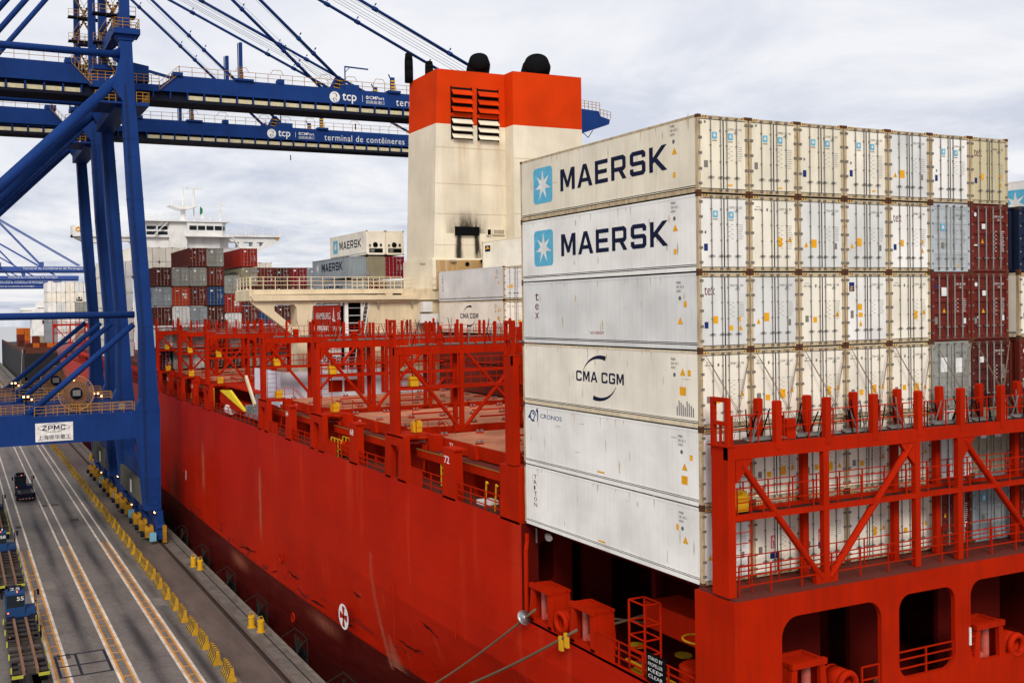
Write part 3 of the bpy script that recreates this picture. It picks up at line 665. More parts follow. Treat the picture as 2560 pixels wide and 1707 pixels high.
# mixed dry stack beyond the forward lashing bridges
lv = [2.8, 5.8, 8.8, 11.5, 14.2, 16.9]
cols = {0: ['navy', 'lgrey', 'brown', 'bluegrey', 'brown'], 1: ['grey', 'grey', 'lgrey', 'orange', 'grey'], 2: ['lgrey', 'grey', 'bluegrey', 'maroon', 'grey', 'maroon'],
        3: ['brown', 'brown', 'brown', 'blue', 'maroon', 'grey'], 5: ['grey', 'navy', 'maroon', 'brown', 'beige', 'red'], 6: ['grey', 'grey', 'blue', 'brown', 'maroon'],
        7: ['grey', 'brown', 'brown', 'brown', 'brown'], 8: ['brown', 'grey', 'brown', 'maroon', 'crimson'], 9: ['brown', 'grey', 'grey', 'grey', 'bluegrey'],
        10: ['brown', 'maroon', 'grey', 'grey', 'grey'], 11: ['grey', 'blue', 'brown', 'maroon', 'brown'], 12: ['grey', 'grey', 'grey', 'grey', 'grey']}
stks = ['plain', 'grey', 'mbox', 'mar']
for i, lst in cols.items():
    for t_, c in enumerate(lst):
        container(-0.15+2.45*i, 105.4, lv[t_], 'dry', c, '%s container in the mixed stack, %s column from left, %s tier up' % (CN[c], ORD[i], ORD[t_]), 'containers in the mixed stack', 'std',
                  'sqr' if c == 'orange' else stks[(i*3+t_) % 4], 'maersk_grey' if (i, t_) in ((0, 3), (5, 4)) else None)
for t_, (z, c) in enumerate(((2.8, 'brown'), (5.2, 'grey'), (7.8, 'lgrey'), (10.45, 'red'), (13.1, 'grey'))):
    container(-0.15+2.45*4, 105.4, z, 'dry', c, '%s container in the mixed stack, low fifth column, %s tier up' % (CN[c], ORD[t_]), 'containers in the mixed stack', 'std', 'sqr' if c == 'red' else 'grey')
# white reefers forward, seen through the crane
for i in range(8):
    for t_, z in enumerate((2.8, 5.65, 8.5, 11.4, 14.25, 17.1)):
        if t_ < 2 and i > 3: continue
        c = ('bluegrey' if (i == 0 and t_ < 3) else random.choice(('cream', 'white', 'lgrey')) if t_ > 2 else random.choice(('lgrey', 'grey', 'white')))
        c = 'grey' if (i in (3, 4) and t_ == 3) else c
        container(-0.9+2.5*i, 262, z, 'unit' if (i == 3 and t_ == 4) else R_, c, '%s container far forward, seen through the crane, %s column, %s tier' % (CN[c], ORD[i], ORD[t_]), 'distant pale containers forward', 'hc', None, None, True)
for i in range(6):
    for t_ in range(6 if i < 2 else 7):
        if i > 1 and t_ < 5: continue
        container(-0.15+2.45*i, 152, 2.8+2.9*t_ - (0.4 if t_ == 6 else 0), 'unit' if i == 0 else 'reefer', 'cream' if i != 1 else 'white', 'pale container beside the white bridge tower, %s column, %s tier' % (ORD[i], ORD[t_]), 'pale containers aft of the tower', 'hc', None, None, True)
for i in range(5): container(19+2.45*i, 152, 17.1, 'reefer', 'cream', 'cream reefer container showing above the mixed stack, %s from left' % ORD[i], 'pale containers aft of the tower', 'hc', None, None, True)

# ------------------------------------------------------------------ the ship
ship = thing('container_ship', 'huge red container ship moored along the quay with open lashing bridges', 'ship', (20.4, 100, -19.5))
CX = 20.4; XS = 41.0
def hull_x(y, z):
    """port side x of the hull at station y, height z"""
    f = max(0.0, min(1.0, (-z)/19.5))                      # 0 deck .. 1 keel
    o = 0.0
    if y < 75:
        k = (75-y)/77.0
        o += 13.5*(k**2.6)*(max(0, f-0.35)/0.65)**1.3 + 0.9*min(1, k*1.2)*(max(0, f-0.72)/0.28)**1.5
    if y > 215:
        k = min(1, (y-215)/130.0)
        deck = 20.5*k**2.6; wl = 20.5*min(1, ((y-205)/120.0))**1.25 if y > 205 else 0
        o += deck*(1-f)+wl*f
    return min(CX-0.05, -0.2+o)
def hull():
    b = MB(); ys = [-1.8, 0.2, 2, 4, 6, 8, 10, 12.2, 14, 16, 19, 22, 26, 30, 35, 40, 45, 52, 60, 68, 75, 95, 120, 150, 180, 205, 215, 225, 235, 245, 255, 265, 275, 285, 295, 305, 315, 325, 335, 345]
    zs = [0, -1.5, -3, -4.5, -6, -7.5, -9, -10.5, -12, -12.75, -13.5, -14.5, -15.5, -16.5, -17.5, -18.5, -19.6]
    for sgn in (0, 1):
        X = lambda y, z: hull_x(y, z) if not sgn else 2*CX-hull_x(y, z)
        g = [[(X(y, z), y, z+(0.0 if y < 230 else (y-230)*0.012*(1+z/19.6))) for z in zs] for y in ys]
        vs = [p for r in g for p in r]; nz = len(zs); fs = []
        for i in range(len(ys)-1):
            for j in range(nz-1):
                if ys[i+1] <= 12.2 and j < 3: continue
                fs.append((i*nz+j, i*nz+j+1, (i+1)*nz+j+1, (i+1)*nz+j))
        b.add(vs, fs)
    # thickness of the bulwark edge of the mooring deck
    b.box(-0.2, 0.0, 0.2, 12.2, -4.62, -4.5)
    return b
mh = bpy.data.materials.new('hull_paint'); mh.use_nodes = True; t = mh.node_tree; bs = t.nodes['Principled BSDF']
tcn = N(t, 'ShaderNodeTexCoord'); sp = N(t, 'ShaderNodeSeparateXYZ'); L(t, tcn.outputs['Object'], sp.inputs[0])
nz1 = N(t, 'ShaderNodeTexNoise'); nz1.inputs['Scale'].default_value = 0.16; nz1.inputs['Detail'].default_value = 7; nz1.inputs['Roughness'].default_value = 0.65; L(t, tcn.outputs['Object'], nz1.inputs['Vector'])
mpv = N(t, 'ShaderNodeMapping'); mpv.inputs['Scale'].default_value = (1, 0.7, 0.06); L(t, tcn.outputs['Object'], mpv.inputs[0])
nz2 = N(t, 'ShaderNodeTexNoise'); nz2.inputs['Scale'].default_value = 1.3; nz2.inputs['Detail'].default_value = 4; L(t, mpv.outputs[0], nz2.inputs['Vector'])
rA = N(t, 'ShaderNodeValToRGB'); rA.color_ramp.elements[0].position = 0.35; rA.color_ramp.elements[0].color = (0.40, 0.0108, 0.0016, 1); rA.color_ramp.elements[1].position = 0.75; rA.color_ramp.elements[1].color = (0.53, 0.0155, 0.0018, 1); L(t, nz1.outputs['Fac'], rA.inputs[0])
st = N(t, 'ShaderNodeValToRGB'); st.color_ramp.elements[0].position = 0.60; st.color_ramp.elements[0].color = (0, 0, 0, 1); st.color_ramp.elements[1].position = 0.75; st.color_ramp.elements[1].color = (0.5, 0.5, 0.5, 1); L(t, nz2.outputs['Fac'], st.inputs[0])
mA = N(t, 'ShaderNodeMixRGB'); mA.inputs[2].default_value = (0.58, 0.05, 0.016, 1); L(t, st.outputs[0], mA.inputs[0]); L(t, rA.outputs[0], mA.inputs[1])
# welded plate seams
def seam(axis, sc_, amt):
    sn = N(t, 'ShaderNodeMath', operation='MULTIPLY'); sn.inputs[1].default_value = sc_; L(t, sp.outputs[axis], sn.inputs[0])
    fr = N(t, 'ShaderNodeMath', operation='FRACT'); L(t, sn.outputs[0], fr.inputs[0])
    lt = N(t, 'ShaderNodeMath', operation='LESS_THAN'); lt.inputs[1].default_value = 0.012*sc_*4; L(t, fr.outputs[0], lt.inputs[0])
    ml = N(t, 'ShaderNodeMath', operation='MULTIPLY'); ml.inputs[1].default_value = amt; L(t, lt.outputs[0], ml.inputs[0]); return ml
s1 = seam(1, 1/12.0, 0.30); s2 = seam(2, 1/2.9, 0.26); sm = N(t, 'ShaderNodeMath', operation='MAXIMUM'); L(t, s1.outputs[0], sm.inputs[0]); L(t, s2.outputs[0], sm.inputs[1])
mS = N(t, 'ShaderNodeMixRGB'); mS.inputs[2].default_value = (0.12, 0.012, 0.01, 1); L(t, sm.outputs[0], mS.inputs[0]); L(t, mA.outputs[0], mS.inputs[1])
# scrapes above the boot-top
nz3 = N(t, 'ShaderNodeTexNoise'); nz3.inputs['Scale'].default_value = 0.9; nz3.inputs['Detail'].default_value = 8; nz3.inputs['Roughness'].default_value = 0.8
mps = N(t, 'ShaderNodeMapping'); mps.inputs['Scale'].default_value = (1, 0.35, 1.2); L(t, tcn.outputs['Object'], mps.inputs[0]); L(t, mps.outputs[0], nz3.inputs['Vector'])
rs = N(t, 'ShaderNodeValToRGB'); rs.color_ramp.elements[0].position = 0.555; rs.color_ramp.elements[0].color = (0, 0, 0, 1); rs.color_ramp.elements[1].position = 0.59; rs.color_ramp.elements[1].color = (0.85, 0.85, 0.85, 1); L(t, nz3.outputs['Fac'], rs.inputs[0])
zm = N(t, 'ShaderNodeMapRange'); zm.inputs[1].default_value = 9.5; zm.inputs[2].default_value = 7.0; zm.inputs[3].default_value = 0; zm.inputs[4].default_value = 1; L(t, sp.outputs[2], zm.inputs[0])
mm = N(t, 'ShaderNodeMath', operation='MULTIPLY'); L(t, rs.outputs[0], mm.inputs[0]); L(t, zm.outputs[0], mm.inputs[1])
mD = N(t, 'ShaderNodeMixRGB'); mD.inputs[2].default_value = (0.06, 0.012, 0.012, 1); L(t, mm.outputs[0], mD.inputs[0]); L(t, mS.outputs[0], mD.inputs[1])
# antifouling below the boot-top (local z = world z + 19.5)
lt = N(t, 'ShaderNodeMath', operation='LESS_THAN'); lt.inputs[1].default_value = 6.75; L(t, sp.outputs[2], lt.inputs[0])
rB = N(t, 'ShaderNodeValToRGB'); rB.color_ramp.elements[0].position = 0.35; rB.color_ramp.elements[0].color = (0.065, 0.004, 0.003, 1); rB.color_ramp.elements[1].position = 0.8; rB.color_ramp.elements[1].color = (0.12, 0.016, 0.012, 1); L(t, nz3.outputs['Fac'], rB.inputs[0])
mB = N(t, 'ShaderNodeMixRGB'); L(t, lt.outputs[0], mB.inputs[0]); L(t, mD.outputs[0], mB.inputs[1]); L(t, rB.outputs[0], mB.inputs[2]); L(t, mB.outputs[0], bs.inputs['Base Color'])
bs.inputs['Roughness'].default_value = 0.38; bs.inputs['Specular IOR Level'].default_value = 0.05
bpn = N(t, 'ShaderNodeBump'); bpn.inputs['Strength'].default_value = 0.35; bpn.inputs['Distance'].default_value = 0.12; L(t, nz1.outputs['Fac'], bpn.inputs['Height']); L(t, bpn.outputs[0], bs.inputs['Normal'])
hl = hull().build('hull', mh, ship)
# transom with rounded mooring openings
b = MB()
o1 = rrect(2.0, 7.06, -4.9, -0.93, 0.75); o2 = rrect(8.0, 11.17, -4.15, -0.9, 0.6); o3 = rrect(12.08, 17.2, -4.15, -0.85, 0.6); o4 = rrect(18.2, 22.6, -4.15, -0.85, 0.6); o5 = rrect(24, 29, -4.15, -0.85, 0.6)
outer = [(-0.2, -0.10), (XS, -0.10), (XS, -9), (XS-6, -15), (34, -19.4), (8, -19.4), (5.6, -15), (-0.2, -9)]
b.prism(outer, 'y', -1.8, -1.62, 0, holes=[o1, o2, o3, o4, o5])
b.box(-0.2, 0.0, -1.62, 0.2, -4.5, -0.10)
b.box(0.0, 1.2, 0.02, 0.2, -4.5, -0.10)
b.build('transom', RED, ship)
b = MB(); b.box(-0.1, XS-0.1, -1.75, 0.1, -0.35, -0.02); b.box(2.2, XS, 0.1, 12.3, -0.6, -0.25)  # second slab is an added ceiling that keeps light out below
b.build('poop_deck_and_light_block', REDD, ship)
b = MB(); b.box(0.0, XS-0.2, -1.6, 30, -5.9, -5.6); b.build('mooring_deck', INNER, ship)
b = MB(); b.box(2.2, XS-0.2, 0.3, 19.9, -0.95, -0.65); b.build('mooring_light_block', INNER, ship)  # ceiling added to block daylight over the mooring deck
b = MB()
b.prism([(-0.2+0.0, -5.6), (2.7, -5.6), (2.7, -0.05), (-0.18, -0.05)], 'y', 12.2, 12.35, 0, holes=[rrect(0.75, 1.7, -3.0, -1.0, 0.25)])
b.box(2.0, 2.2, 12.35, 20, -5.6, -0.3); b.box(-0.1, 14, 19.9, 20, -5.6, -0.3); b.box(9.5, 9.7, 3, 20, -5.6, -0.6)  # last wall here is added to keep light out of the interior
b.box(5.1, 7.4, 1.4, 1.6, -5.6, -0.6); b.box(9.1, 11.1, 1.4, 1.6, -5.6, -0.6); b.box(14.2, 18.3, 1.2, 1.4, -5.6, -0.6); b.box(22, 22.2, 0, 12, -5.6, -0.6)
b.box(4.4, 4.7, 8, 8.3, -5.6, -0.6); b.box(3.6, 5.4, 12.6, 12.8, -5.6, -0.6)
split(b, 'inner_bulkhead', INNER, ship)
b = MB(); b.path([(0.05, 12.1, -0.5), (0.05, 12.1, -0.9), (-0.05, 12.05, -1.3), (-0.05, 12.05, -4.4)], 0.11, 10); b.build('vent_pipe', RED, ship)
b = MB(); b.tube((1.25, 12.0, -0.75), (1.25, 12.2, -0.75), 0.13, 12); b.tube((1.15, 11.86, -0.8), (1.25, 12.02, -0.75), 0.17, 12, 0, 0.08); b.build('bulkhead_lamp', DWHITE, ship)
def fairlead(x, y, axis):
    """four-roller fairlead: sloping box frame, hooded top, rollers; opening along `axis`"""
    b = MB(); z0 = -4.5; z1 = -2.85
    if axis == 'x':
        P = lambda a, c, z: (x+c, y+a, z)
    else:
        P = lambda a, c, z: (x+a, y+c, z)
    def bx(a0, a1, c0, c1, z0, z1, mi=0):
        p = P(a0, c0, z0); q = P(a1, c1, z1); b.box(min(p[0], q[0]), max(p[0], q[0]), min(p[1], q[1]), max(p[1], q[1]), p[2], q[2], mi)
    def quad(pts, c0, c1):
        vs = [P(p[0], c0, p[1]) for p in pts]+[P(p[0], c1, p[1]) for p in pts]; n = len(pts)
        b.add(vs, [tuple(range(n)), tuple(range(2*n-1, n-1, -1))]+[(i, (i+1) % n, n+(i+1) % n, n+i) for i in range(n)])
    for s in (-1, 1):
        for c in (0.0, 0.95): quad([(s*1.0, z0), (s*0.60, z0), (s*0.56, z1), (s*0.80, z1)], c, c+0.16)
        vs = [P(s*0.97, 0.1, z0), P(s*0.97, 1.05, z0), P(s*0.79, 1.0, z1), P(s*0.79, 0.1, z1), P(s*0.90, 0.1, z0), P(s*0.90, 1.05, z0), P(s*0.72, 1.0, z1), P(s*0.72, 0.1, z1)]
        b.add(vs, [(0,1,2,3),(7,6,5,4),(0,4,5,1),(1,5,6,2),(2,6,7,3),(3,7,4,0)])
    bx(-0.86, 0.86, -0.06, 0.12, z1-0.06, z1+0.16); bx(-0.86, 0.86, 0.95, 1.13, z1-0.02, z1+0.10)
    for a in (-0.83, 0.65): bx(a, a+0.18, 0.18, 0.92, z1-0.03, z1+0.12)
    bx(-0.64, 0.64, 0.19, 0.91, z1+0.02, z1+0.06)
    bx(-0.9, 0.9, 0, 1.1, z0-0.3, z0+0.12)
    b.build('fairlead_frame', RED, ship)
    r = MB()
    for a in (-0.38, 0.38): r.tube(P(a, 0.5, z0+0.1), P(a, 0.5, z1-0.05), 0.17, 14)
    r.tube(P(-0.5, 0.55, z0+0.25), P(0.5, 0.55, z0+0.25), 0.17, 14)
    r.build('fairlead_roller', paint('roller_worn', (0.5, 0.09, 0.06), 0.4, 0.3, (0.3, 0.3, 0.32), streak=False, scale=3), ship)
def chock(x, y, axis):
    b = MB(); c = (x, y, -3.9)
    b.ring(c, axis, 0.40, 0.13, 28, 10)
    d = Vector((0.75, 0, 0) if axis == 'x' else (0, 0.75, 0)); n = 28; vs = []; cc = Vector(c)
    e1, e2 = (Vector((0,1,0)), Vector((0,0,1))) if axis == 'x' else (Vector((1,0,0)), Vector((0,0,1)))
    for o_, r_ in ((0.05, 0.50), (1.0, 0.50), (1.0, 0.30), (0.05, 0.30)):
        for i in range(n): a = 2*PI*i/n; vs.append(cc+d*o_+(e1*math.cos(a)+e2*math.sin(a))*r_)
    b.add(vs, [(k*n+i, k*n+(i+1) % n, ((k+1) % 4)*n+(i+1) % n, ((k+1) % 4)*n+i) for k in range(4) for i in range(n)])
    b.ring(cc+d, axis, 0.42, 0.1, 28, 8)
    b.box(x-0.45+(0.45 if axis == 'x' else 0), x+0.45+(0.3 if axis == 'x' else 0), y-(0.45 if axis == 'x' else -0.1), y+(0.45 if axis == 'x' else 0.8), -4.9, -4.35)
    b.build('mooring_chock', RED, ship, True)
fairlead(-0.15, 10.7, 'x'); fairlead(-0.15, 7.4, 'x'); chock(-0.1, 9.05, 'x')
fairlead(3.35, -1.75, 'y'); chock(5.35, -1.7, 'y'); fairlead(13.3, -1.75, 'y'); chock(15.0, -1.7, 'y')
b = MB()
b.rail((8.05, -1.7, -4.15), (11.15, -1.7, -4.15), 1.0, (0.35, 0.7, 1.0), 1.55, 0.05); b.rail((6.1, -1.7, -4.9), (7.0, -1.7, -4.9), 1.5, (0.5, 1.0, 1.5), 0.9, 0.05); b.rail((12.1, -1.7, -4.15), (12.6, -1.7, -4.15), 1.0, (0.35, 0.7, 1.0), 0.5, 0.05)
b.build('transom_railing', RED, ship)
b = MB(); b.rail((-0.1, 6.4, -4.5), (-0.1, 0.3, -4.5), 1.0, (0.35, 0.7, 1.0), 1.5, 0.05); b.box(-0.14, -0.06, 5.2, 6.4, -4.5, -3.6)
b.build('mooring_railing', RED, ship)
b = MB()     # ladder cage and winch on the mooring deck
for x, y in ((0.3, 4.7), (0.3, 3.7), (1.1, 4.7), (1.1, 3.7)): b.tube((x, y, -5.6), (x, y, -1.75), 0.05, 8)
for z in (-1.75, -2.6, -3.2, -3.8, -4.4):
    b.tube((0.3, 4.7, z), (0.3, 3.7, z), 0.04, 6); b.tube((1.1, 4.7, z), (1.1, 3.7, z), 0.04, 6); b.tube((0.3, 4.7, z), (1.1, 4.7, z), 0.04, 6); b.tube((0.3, 3.7, z), (1.1, 3.7, z), 0.04, 6)
b.build('ladder_cage', RED, ship)
b = MB(); b.tube((1.2, 1.6, -5.6), (1.2, 1.6, -3.7), 0.75, 24); b.tube((1.2, 1.6, -3.7), (1.2, 1.6, -3.6), 0.75, 24, 0, 0.6); b.box(1.8, 3.6, 1.0, 5.5, -3.3, -2.2); b.build('mooring_winch', RED, ship)
for x, y, n in ((2.4, 6.0, 4), (2.9, 2.6, 3), (3.0, -0.4, 4), (6.3, 0.2, 3), (9.6, 0.0, 4), (14.6, -0.2, 3)):
    b = MB()
    for k in range(n): b.ring((x, y, -5.5+k*0.1), 'z', 0.62-0.04*k, 0.06, 20, 6); b.ring((x, y, -5.5+k*0.1), 'z', 0.46-0.03*k, 0.06, 20, 6)
    b.build('rope_coil', ROPE, ship)
b = MB(); b.path([(0.6, 12.1, -1.0), (0.6, 12.1, -0.3)], 0.05, 6); b.path([(5.0, 1.35, -5.0), (5.0, 1.35, -0.9)], 0.06, 6); b.build('deck_pipe', GREYM, ship)
b = MB(); b.ring((1.2, 1.6, -2.6), 'z', 0.6, 0.04, 20, 6); b.tube((1.2, 1.6, -3.6), (1.2, 1.6, -2.6), 0.04, 6); b.box(0.4, 1.1, 2.0, 4.9, -4.75, -4.7); b.box(0.3, 0.42, 2.0, 5.0, -4.4, -4.3)
for x, y in ((3.4, 4.2), (3.9, 5.6), (2.9, 7.5)): b.tube((x, y, -4.95), (x, y, -4.9), 0.38, 20)
for x, y in ((3.9, 2.0), (3.5, 1.0), (3.7, 0.2)): b.tube((x, y, -2.1-(4-y)*0.4), (x, y, -2.05-(4-y)*0.4), 0.38, 20)
b.build('yellow_fittings', YELB, ship)
b = MB(); b.box(-0.19, -0.15, 1.9, 3.0, -4.45, -3.3); b.build('notice_board', BLACK, ship)
b = MB()
for i in range(4): b.flatadd(text2(('STAND BY', 'PROPELLER', 'KEEP', 'CLEAR')[i], 0.0)[0], port(-0.195), -2.9, -3.55-i*0.24, 0.85, 0.14)
b.build('notice_lettering', DWHITE, ship)
b = MB(); b.tube((12.0, -1.83, -3.4), (12.0, -1.83, -2.7), 0.05, 8); b.build('marker_light', DWHITE, ship)
# draught / tug marks on the side
b = MB(); f = port(-0.215)
b.flatadd(CI2, f, -37.05, -12.2, 1.9, 1.8, 0); f3 = port(-0.22)
for a in (0, 90, 180, 270):
    ca, sa = math.cos(R(a)), math.sin(R(a)); pts = [(0.10, 0.0), (0.27, 0.72), (-0.27, 0.72), (-0.10, 0.0)]
    b.flatadd(([(p[0]*ca-p[1]*sa, p[0]*sa+p[1]*ca) for p in pts], [(0, 1, 2, 3)]), f3, -36.1, -11.3, 1, 1, 1)
b.flatadd(SQ2, f, -87.4, -9.4, 0.35, 1.1, 0); b.flatadd(SQ2, f, -87.6, -8.6, 0.75, 0.25, 0)
b.build('hull_marking', [DWHITE, DRED], ship, recalc=False)
b = MB()
for y, z, h in ((27.3, -8.6, 2.0), (19.1, -7.2, 0.5)): b.box(-0.24, -0.2, y, y+0.05, z-h, z+h)
for y, z in ((88.5, -8.4), (50.5, -10.4), (47.5, -14.6)): b.ring((-0.22, y, z), 'x', 0.35, 0.06, 16, 6)
b.build('hull_fittings', RED, ship)
# main deck walkway, coaming, hatches
b = MB()
b.box(-0.15, 2.4, 12.35, 215, -0.3, -0.12); b.box(38.5, XS, 12.35, 215, -0.3, -0.12); b.prism([(0, 215), (2, 240), (5, 270), (10, 300), (16, 330), (20.4, 344), (24.8, 330), (31, 300), (36, 270), (39, 240), (41, 215)], 'z', -0.3, -0.1)
b.build('main_deck', REDD, ship)
b = MB()
for y0, y1 in ((14.4, 25.4), (28.4, 39.6), (42.5, 54.2), (77.2, 88.6), (91.2, 103.2), (106, 215)):
    b.box(2.0, 2.2, y0-1.4, y1+1.4, -0.12, 1.35); b.box(0.9, 2.2, y0-0.6, y1+0.6, 1.35, 1.85)
    for k in range(3): b.box(1.55, 2.0, y0+(k+0.5)*(y1-y0)/3, y0+(k+0.5)*(y1-y0)/3+0.12, -0.12, 1.35)
b.box(2.0, 2.2, 55, 77, -0.12, 1.3)
b.build('hatch_coaming', RED, ship)
b = MB()
for y0, y1 in ((14.4, 25.4), (28.4, 39.6), (42.5, 54.2), (77.2, 88.6), (91.2, 103.2)): b.box(0.87, 0.9, y0-0.6, y1+0.6, 1.82, 1.86); b.box(0.93, 1.7, y0-0.5, y1+0.5, 1.85, 1.88, 1)
b.build('coaming_edge_line', [YEL, REDD], ship)
def hatch(y0, y1, num):
    for k, (x0, x1) in enumerate(((1.7, 13.8), (14.0, 26.8), (27.0, 39.1))):
        b = MB(); b.box(x0, x1, y0, y1, 1.95, 2.70, 1); b.box(x0+0.02, x1-0.02, y0+0.02, y1-0.02, 2.70, 2.74, 0)
        if k == 0:
            for fy in (0.08, 0.5, 0.93):
                y = y0+(y1-y0)*fy
                b.prism([(y-0.45, 1.93), (y+0.45, 1.93), (y+0.28, 2.7), (y-0.28, 2.7)], 'x', x0-0.22, x0, 1)
            for fy in (0.0, 0.86): b.box(x0-0.6, x0-0.05, y0+(y1-y0)*fy+0.1, y0+(y1-y0)*fy+1.1, 1.9, 2.85, 1)
        h = b.build('hatch_cover', [HATCH, RED], ship)
        b = MB()
        for i in range(2):
            xx = x0+2.2+i*5
            b.box(xx, xx+3.4, y0+3.2, y0+3.35, 2.74, 2.84, 0); b.box(xx+1.6, xx+5, y1-3.3, y1-3.15, 2.74, 2.84, 0)
        split(b, 'cover_stiffener', [RED], h); b = MB()
        for i in range(5):
            for yy in (y0+0.7, y0+(y1-y0)*0.5, y1-0.8):
                xx = x0+0.3+i*2.47
                b.box(xx-0.22, xx+0.22, yy-0.14, yy+0.14, 2.74, 2.82, 0)
                for d in (-0.14, 0.14): b.box(xx+d-0.06, xx+d+0.06, yy-0.06, yy+0.06, 2.82, 2.96, 1)
        split(b, 'container_socket', [RED, GREYM], h, 3)
        if k == 0 and num:
            b = MB(); b.flatadd(text2(str(num), 0.01)[0], port(1.69), -(y0+(y1-y0)*0.80), 2.15, 0.42, 0.34); b.flatadd(text2(str(num+2), 0.01)[0], port(1.69), -(y0+1.9), 2.15, 0.42, 0.34); b.build('lettering', DWHITE, h)
for y0, y1, n in ((14.9, 25.2, 71), (28.9, 39.4, 67), (42.9, 53.8, 63), (77.5, 88.3, 0), (91.4, 102.8, 0)): hatch(y0, y1, n)
b = MB()
for y0, y1 in ((25.2, 28.9), (39.4, 42.9), (53.8, 57.5), (75, 77.5), (88.3, 91.4), (102.8, 105), (12.3, 14.9)): b.box(2.2, 38.8, y0, y1, 1.2, 1.9)
b.box(2.2, 38.8, 57.5, 75, -0.2, 0.2); b.box(2.2, 38.8, 105, 215, 1.2, 2.6)
split(b, 'cross_deck', REDD, ship)
def pillar(y0, y1, num=None, z=2.6):
    b = MB(); b.prism([(y0-0.15, -0.12), (y1+0.15, -0.12), (y1, z), (y0, z)], 'x', -0.2, 0.35); b.box(-0.2, 0.6, y0-0.1, y1+0.1, z, z+0.12)
    p = b.build('container_pillar', RED, ship)
    if num: b = MB(); b.flatadd(text2(str(num), 0.012)[0], port(-0.205), -(y1-0.1), 1.85, 0.62, 0.42); b.build('lettering', DWHITE, p)
pillar(19.1, 20.3, 72); pillar(33.2, 34.4, 68); pillar(47.4, 48.6, 64); pillar(82.2, 83.4, 60); pillar(96.2, 97.4, 56)
b = MB()
for a, c in ((14.3, 18.9), (20.6, 25.0), (28.6, 33.0), (34.7, 39.3), (42.6, 47.2), (48.9, 53.4), (56.8, 75), (77.2, 82), (83.6, 88.8), (91.2, 96), (97.6, 103), (105.5, 215)):
    b = MB(); b.rail((-0.1, a, -0.12), (-0.1, c, -0.12), 1.08, (0.38, 0.72, 1.08), 1.5, 0.05); b.build('deck_railing', RED, ship); b = MB()
for y in (24.2, 38.2, 52.0): b = MB(); b.box(-0.15, -0.1, y-1.0, y+1.0, -0.1, 0.9); b.build('bulwark_plate', RED, ship)
# small deck gear
b = MB()
for y in (22.6, 22.9): b.tube((1.0, y, 0), (1.0, y, 1.9), 0.05, 6)
for i in range(5): b.tube((1.0, 22.6, 0.4+i*0.35), (1.0, 22.9, 0.4+i*0.35), 0.03, 6)
for y in (16.2, 15.2): b.path([(0.4, y+0.5, -0.1), (0.3, y+0.2, 1.1), (0.25, y+0.1, 1.35), (0.3, y, 1.25)], 0.05, 6)
b.rail((0.0, 38.5, -0.1), (0.0, 36.5, -0.1), 1.3, (0.6, 1.3), 0.7, 0.06); b.rail((0.9, 38.5, -0.1), (0.9, 36.5, -0.1), 1.3, (0.6, 1.3), 0.7, 0.06)
for y in (49.8, 94.2, 108): b.tube((0.9, y, 0), (0.9, y, 1.7), 0.06, 6); b.tube((0.9, y+0.4, 0), (0.9, y+0.4, 1.7), 0.06, 6)
b.prism([(74.6, 2.4), (75.4, 2.4), (75.4, 0), (74.6, 0)], 'x', 0.2, 0.3)
b.build('deck_ladder', YELB, ship)
for yy in (80.2, 87.0, 93.0): 
    b = MB()
    for k in range(3): b.beam((0.85, yy+k*0.55, 1.0-k*0.1), (0.85, yy+k*0.55+0.3, -0.0+k*0.1), 0.1, 0.16)
    b.build('deck_sign', YELB, ship)
b = MB(); b.box(0.6, 1.5, 17.2, 18.0, -0.12, 0.1); b.tube((0.7, 57.6, 0.4), (0.7, 68.0, 0.4), 0.01, 4); b.tube((0.4, 68.0, 0.6), (0.4, 69.2, 0.6), 0.5, 14); b.build('white_deck_gear', DWHITE, ship)
b = MB(); b.tube((0.6, 36.8, 0.5), (0.6, 37.6, 0.5), 0.5, 16); b.tube((0.6, 35.9, 0), (0.6, 35.9, 0.9), 0.3, 12); b.tube((0.6, 35.1, 0), (0.6, 35.1, 0.9), 0.3, 12); b.build('deck_drum', RED, ship)
# gangway, davit and winch between the bridges
b = MB(); b.prism([(71.7, 2.35), (67.8, 2.62), (62.2, 0.98), (62.5, 0.92)], 'x', 0.15, 0.4, 0); b.prism([(71.7, 2.3), (62.6, 0.88), (66, 0.7), (71.7, 1.1)], 'x', 0.2, 0.35, 1)
b.build('gangway', [flat('gangway_yellow', (0.85, 0.62, 0.03)), RED], ship)
b = MB(); b.box(0.3, 1.4, 57.6, 62.6, 0.5, 1.55); b.build('davit_winch', paint('grey_winch', (0.13, 0.14, 0.13), 0.7, 0.5, (0.5, 0.5, 0.5), streak=False, scale=1.5), ship)
b = MB(); b.beam((0.3, 62.1, 4.3), (0.3, 59.2, 1.8), 0.22, 0.35); b.build('davit_arm', CREAM, ship)
b = MB(); b.box(2.0, 14, 74.4, 75.2, 0, 2.7); b.box(1.2, 14, 62, 75, 2.6, 2.75); b.box(0.7, 1.0, 62.5, 74, 1.2, 1.5); b.box(2.2, 3.4, 58.5, 61, 0, 1.7); b.build('side_house', RED, ship)

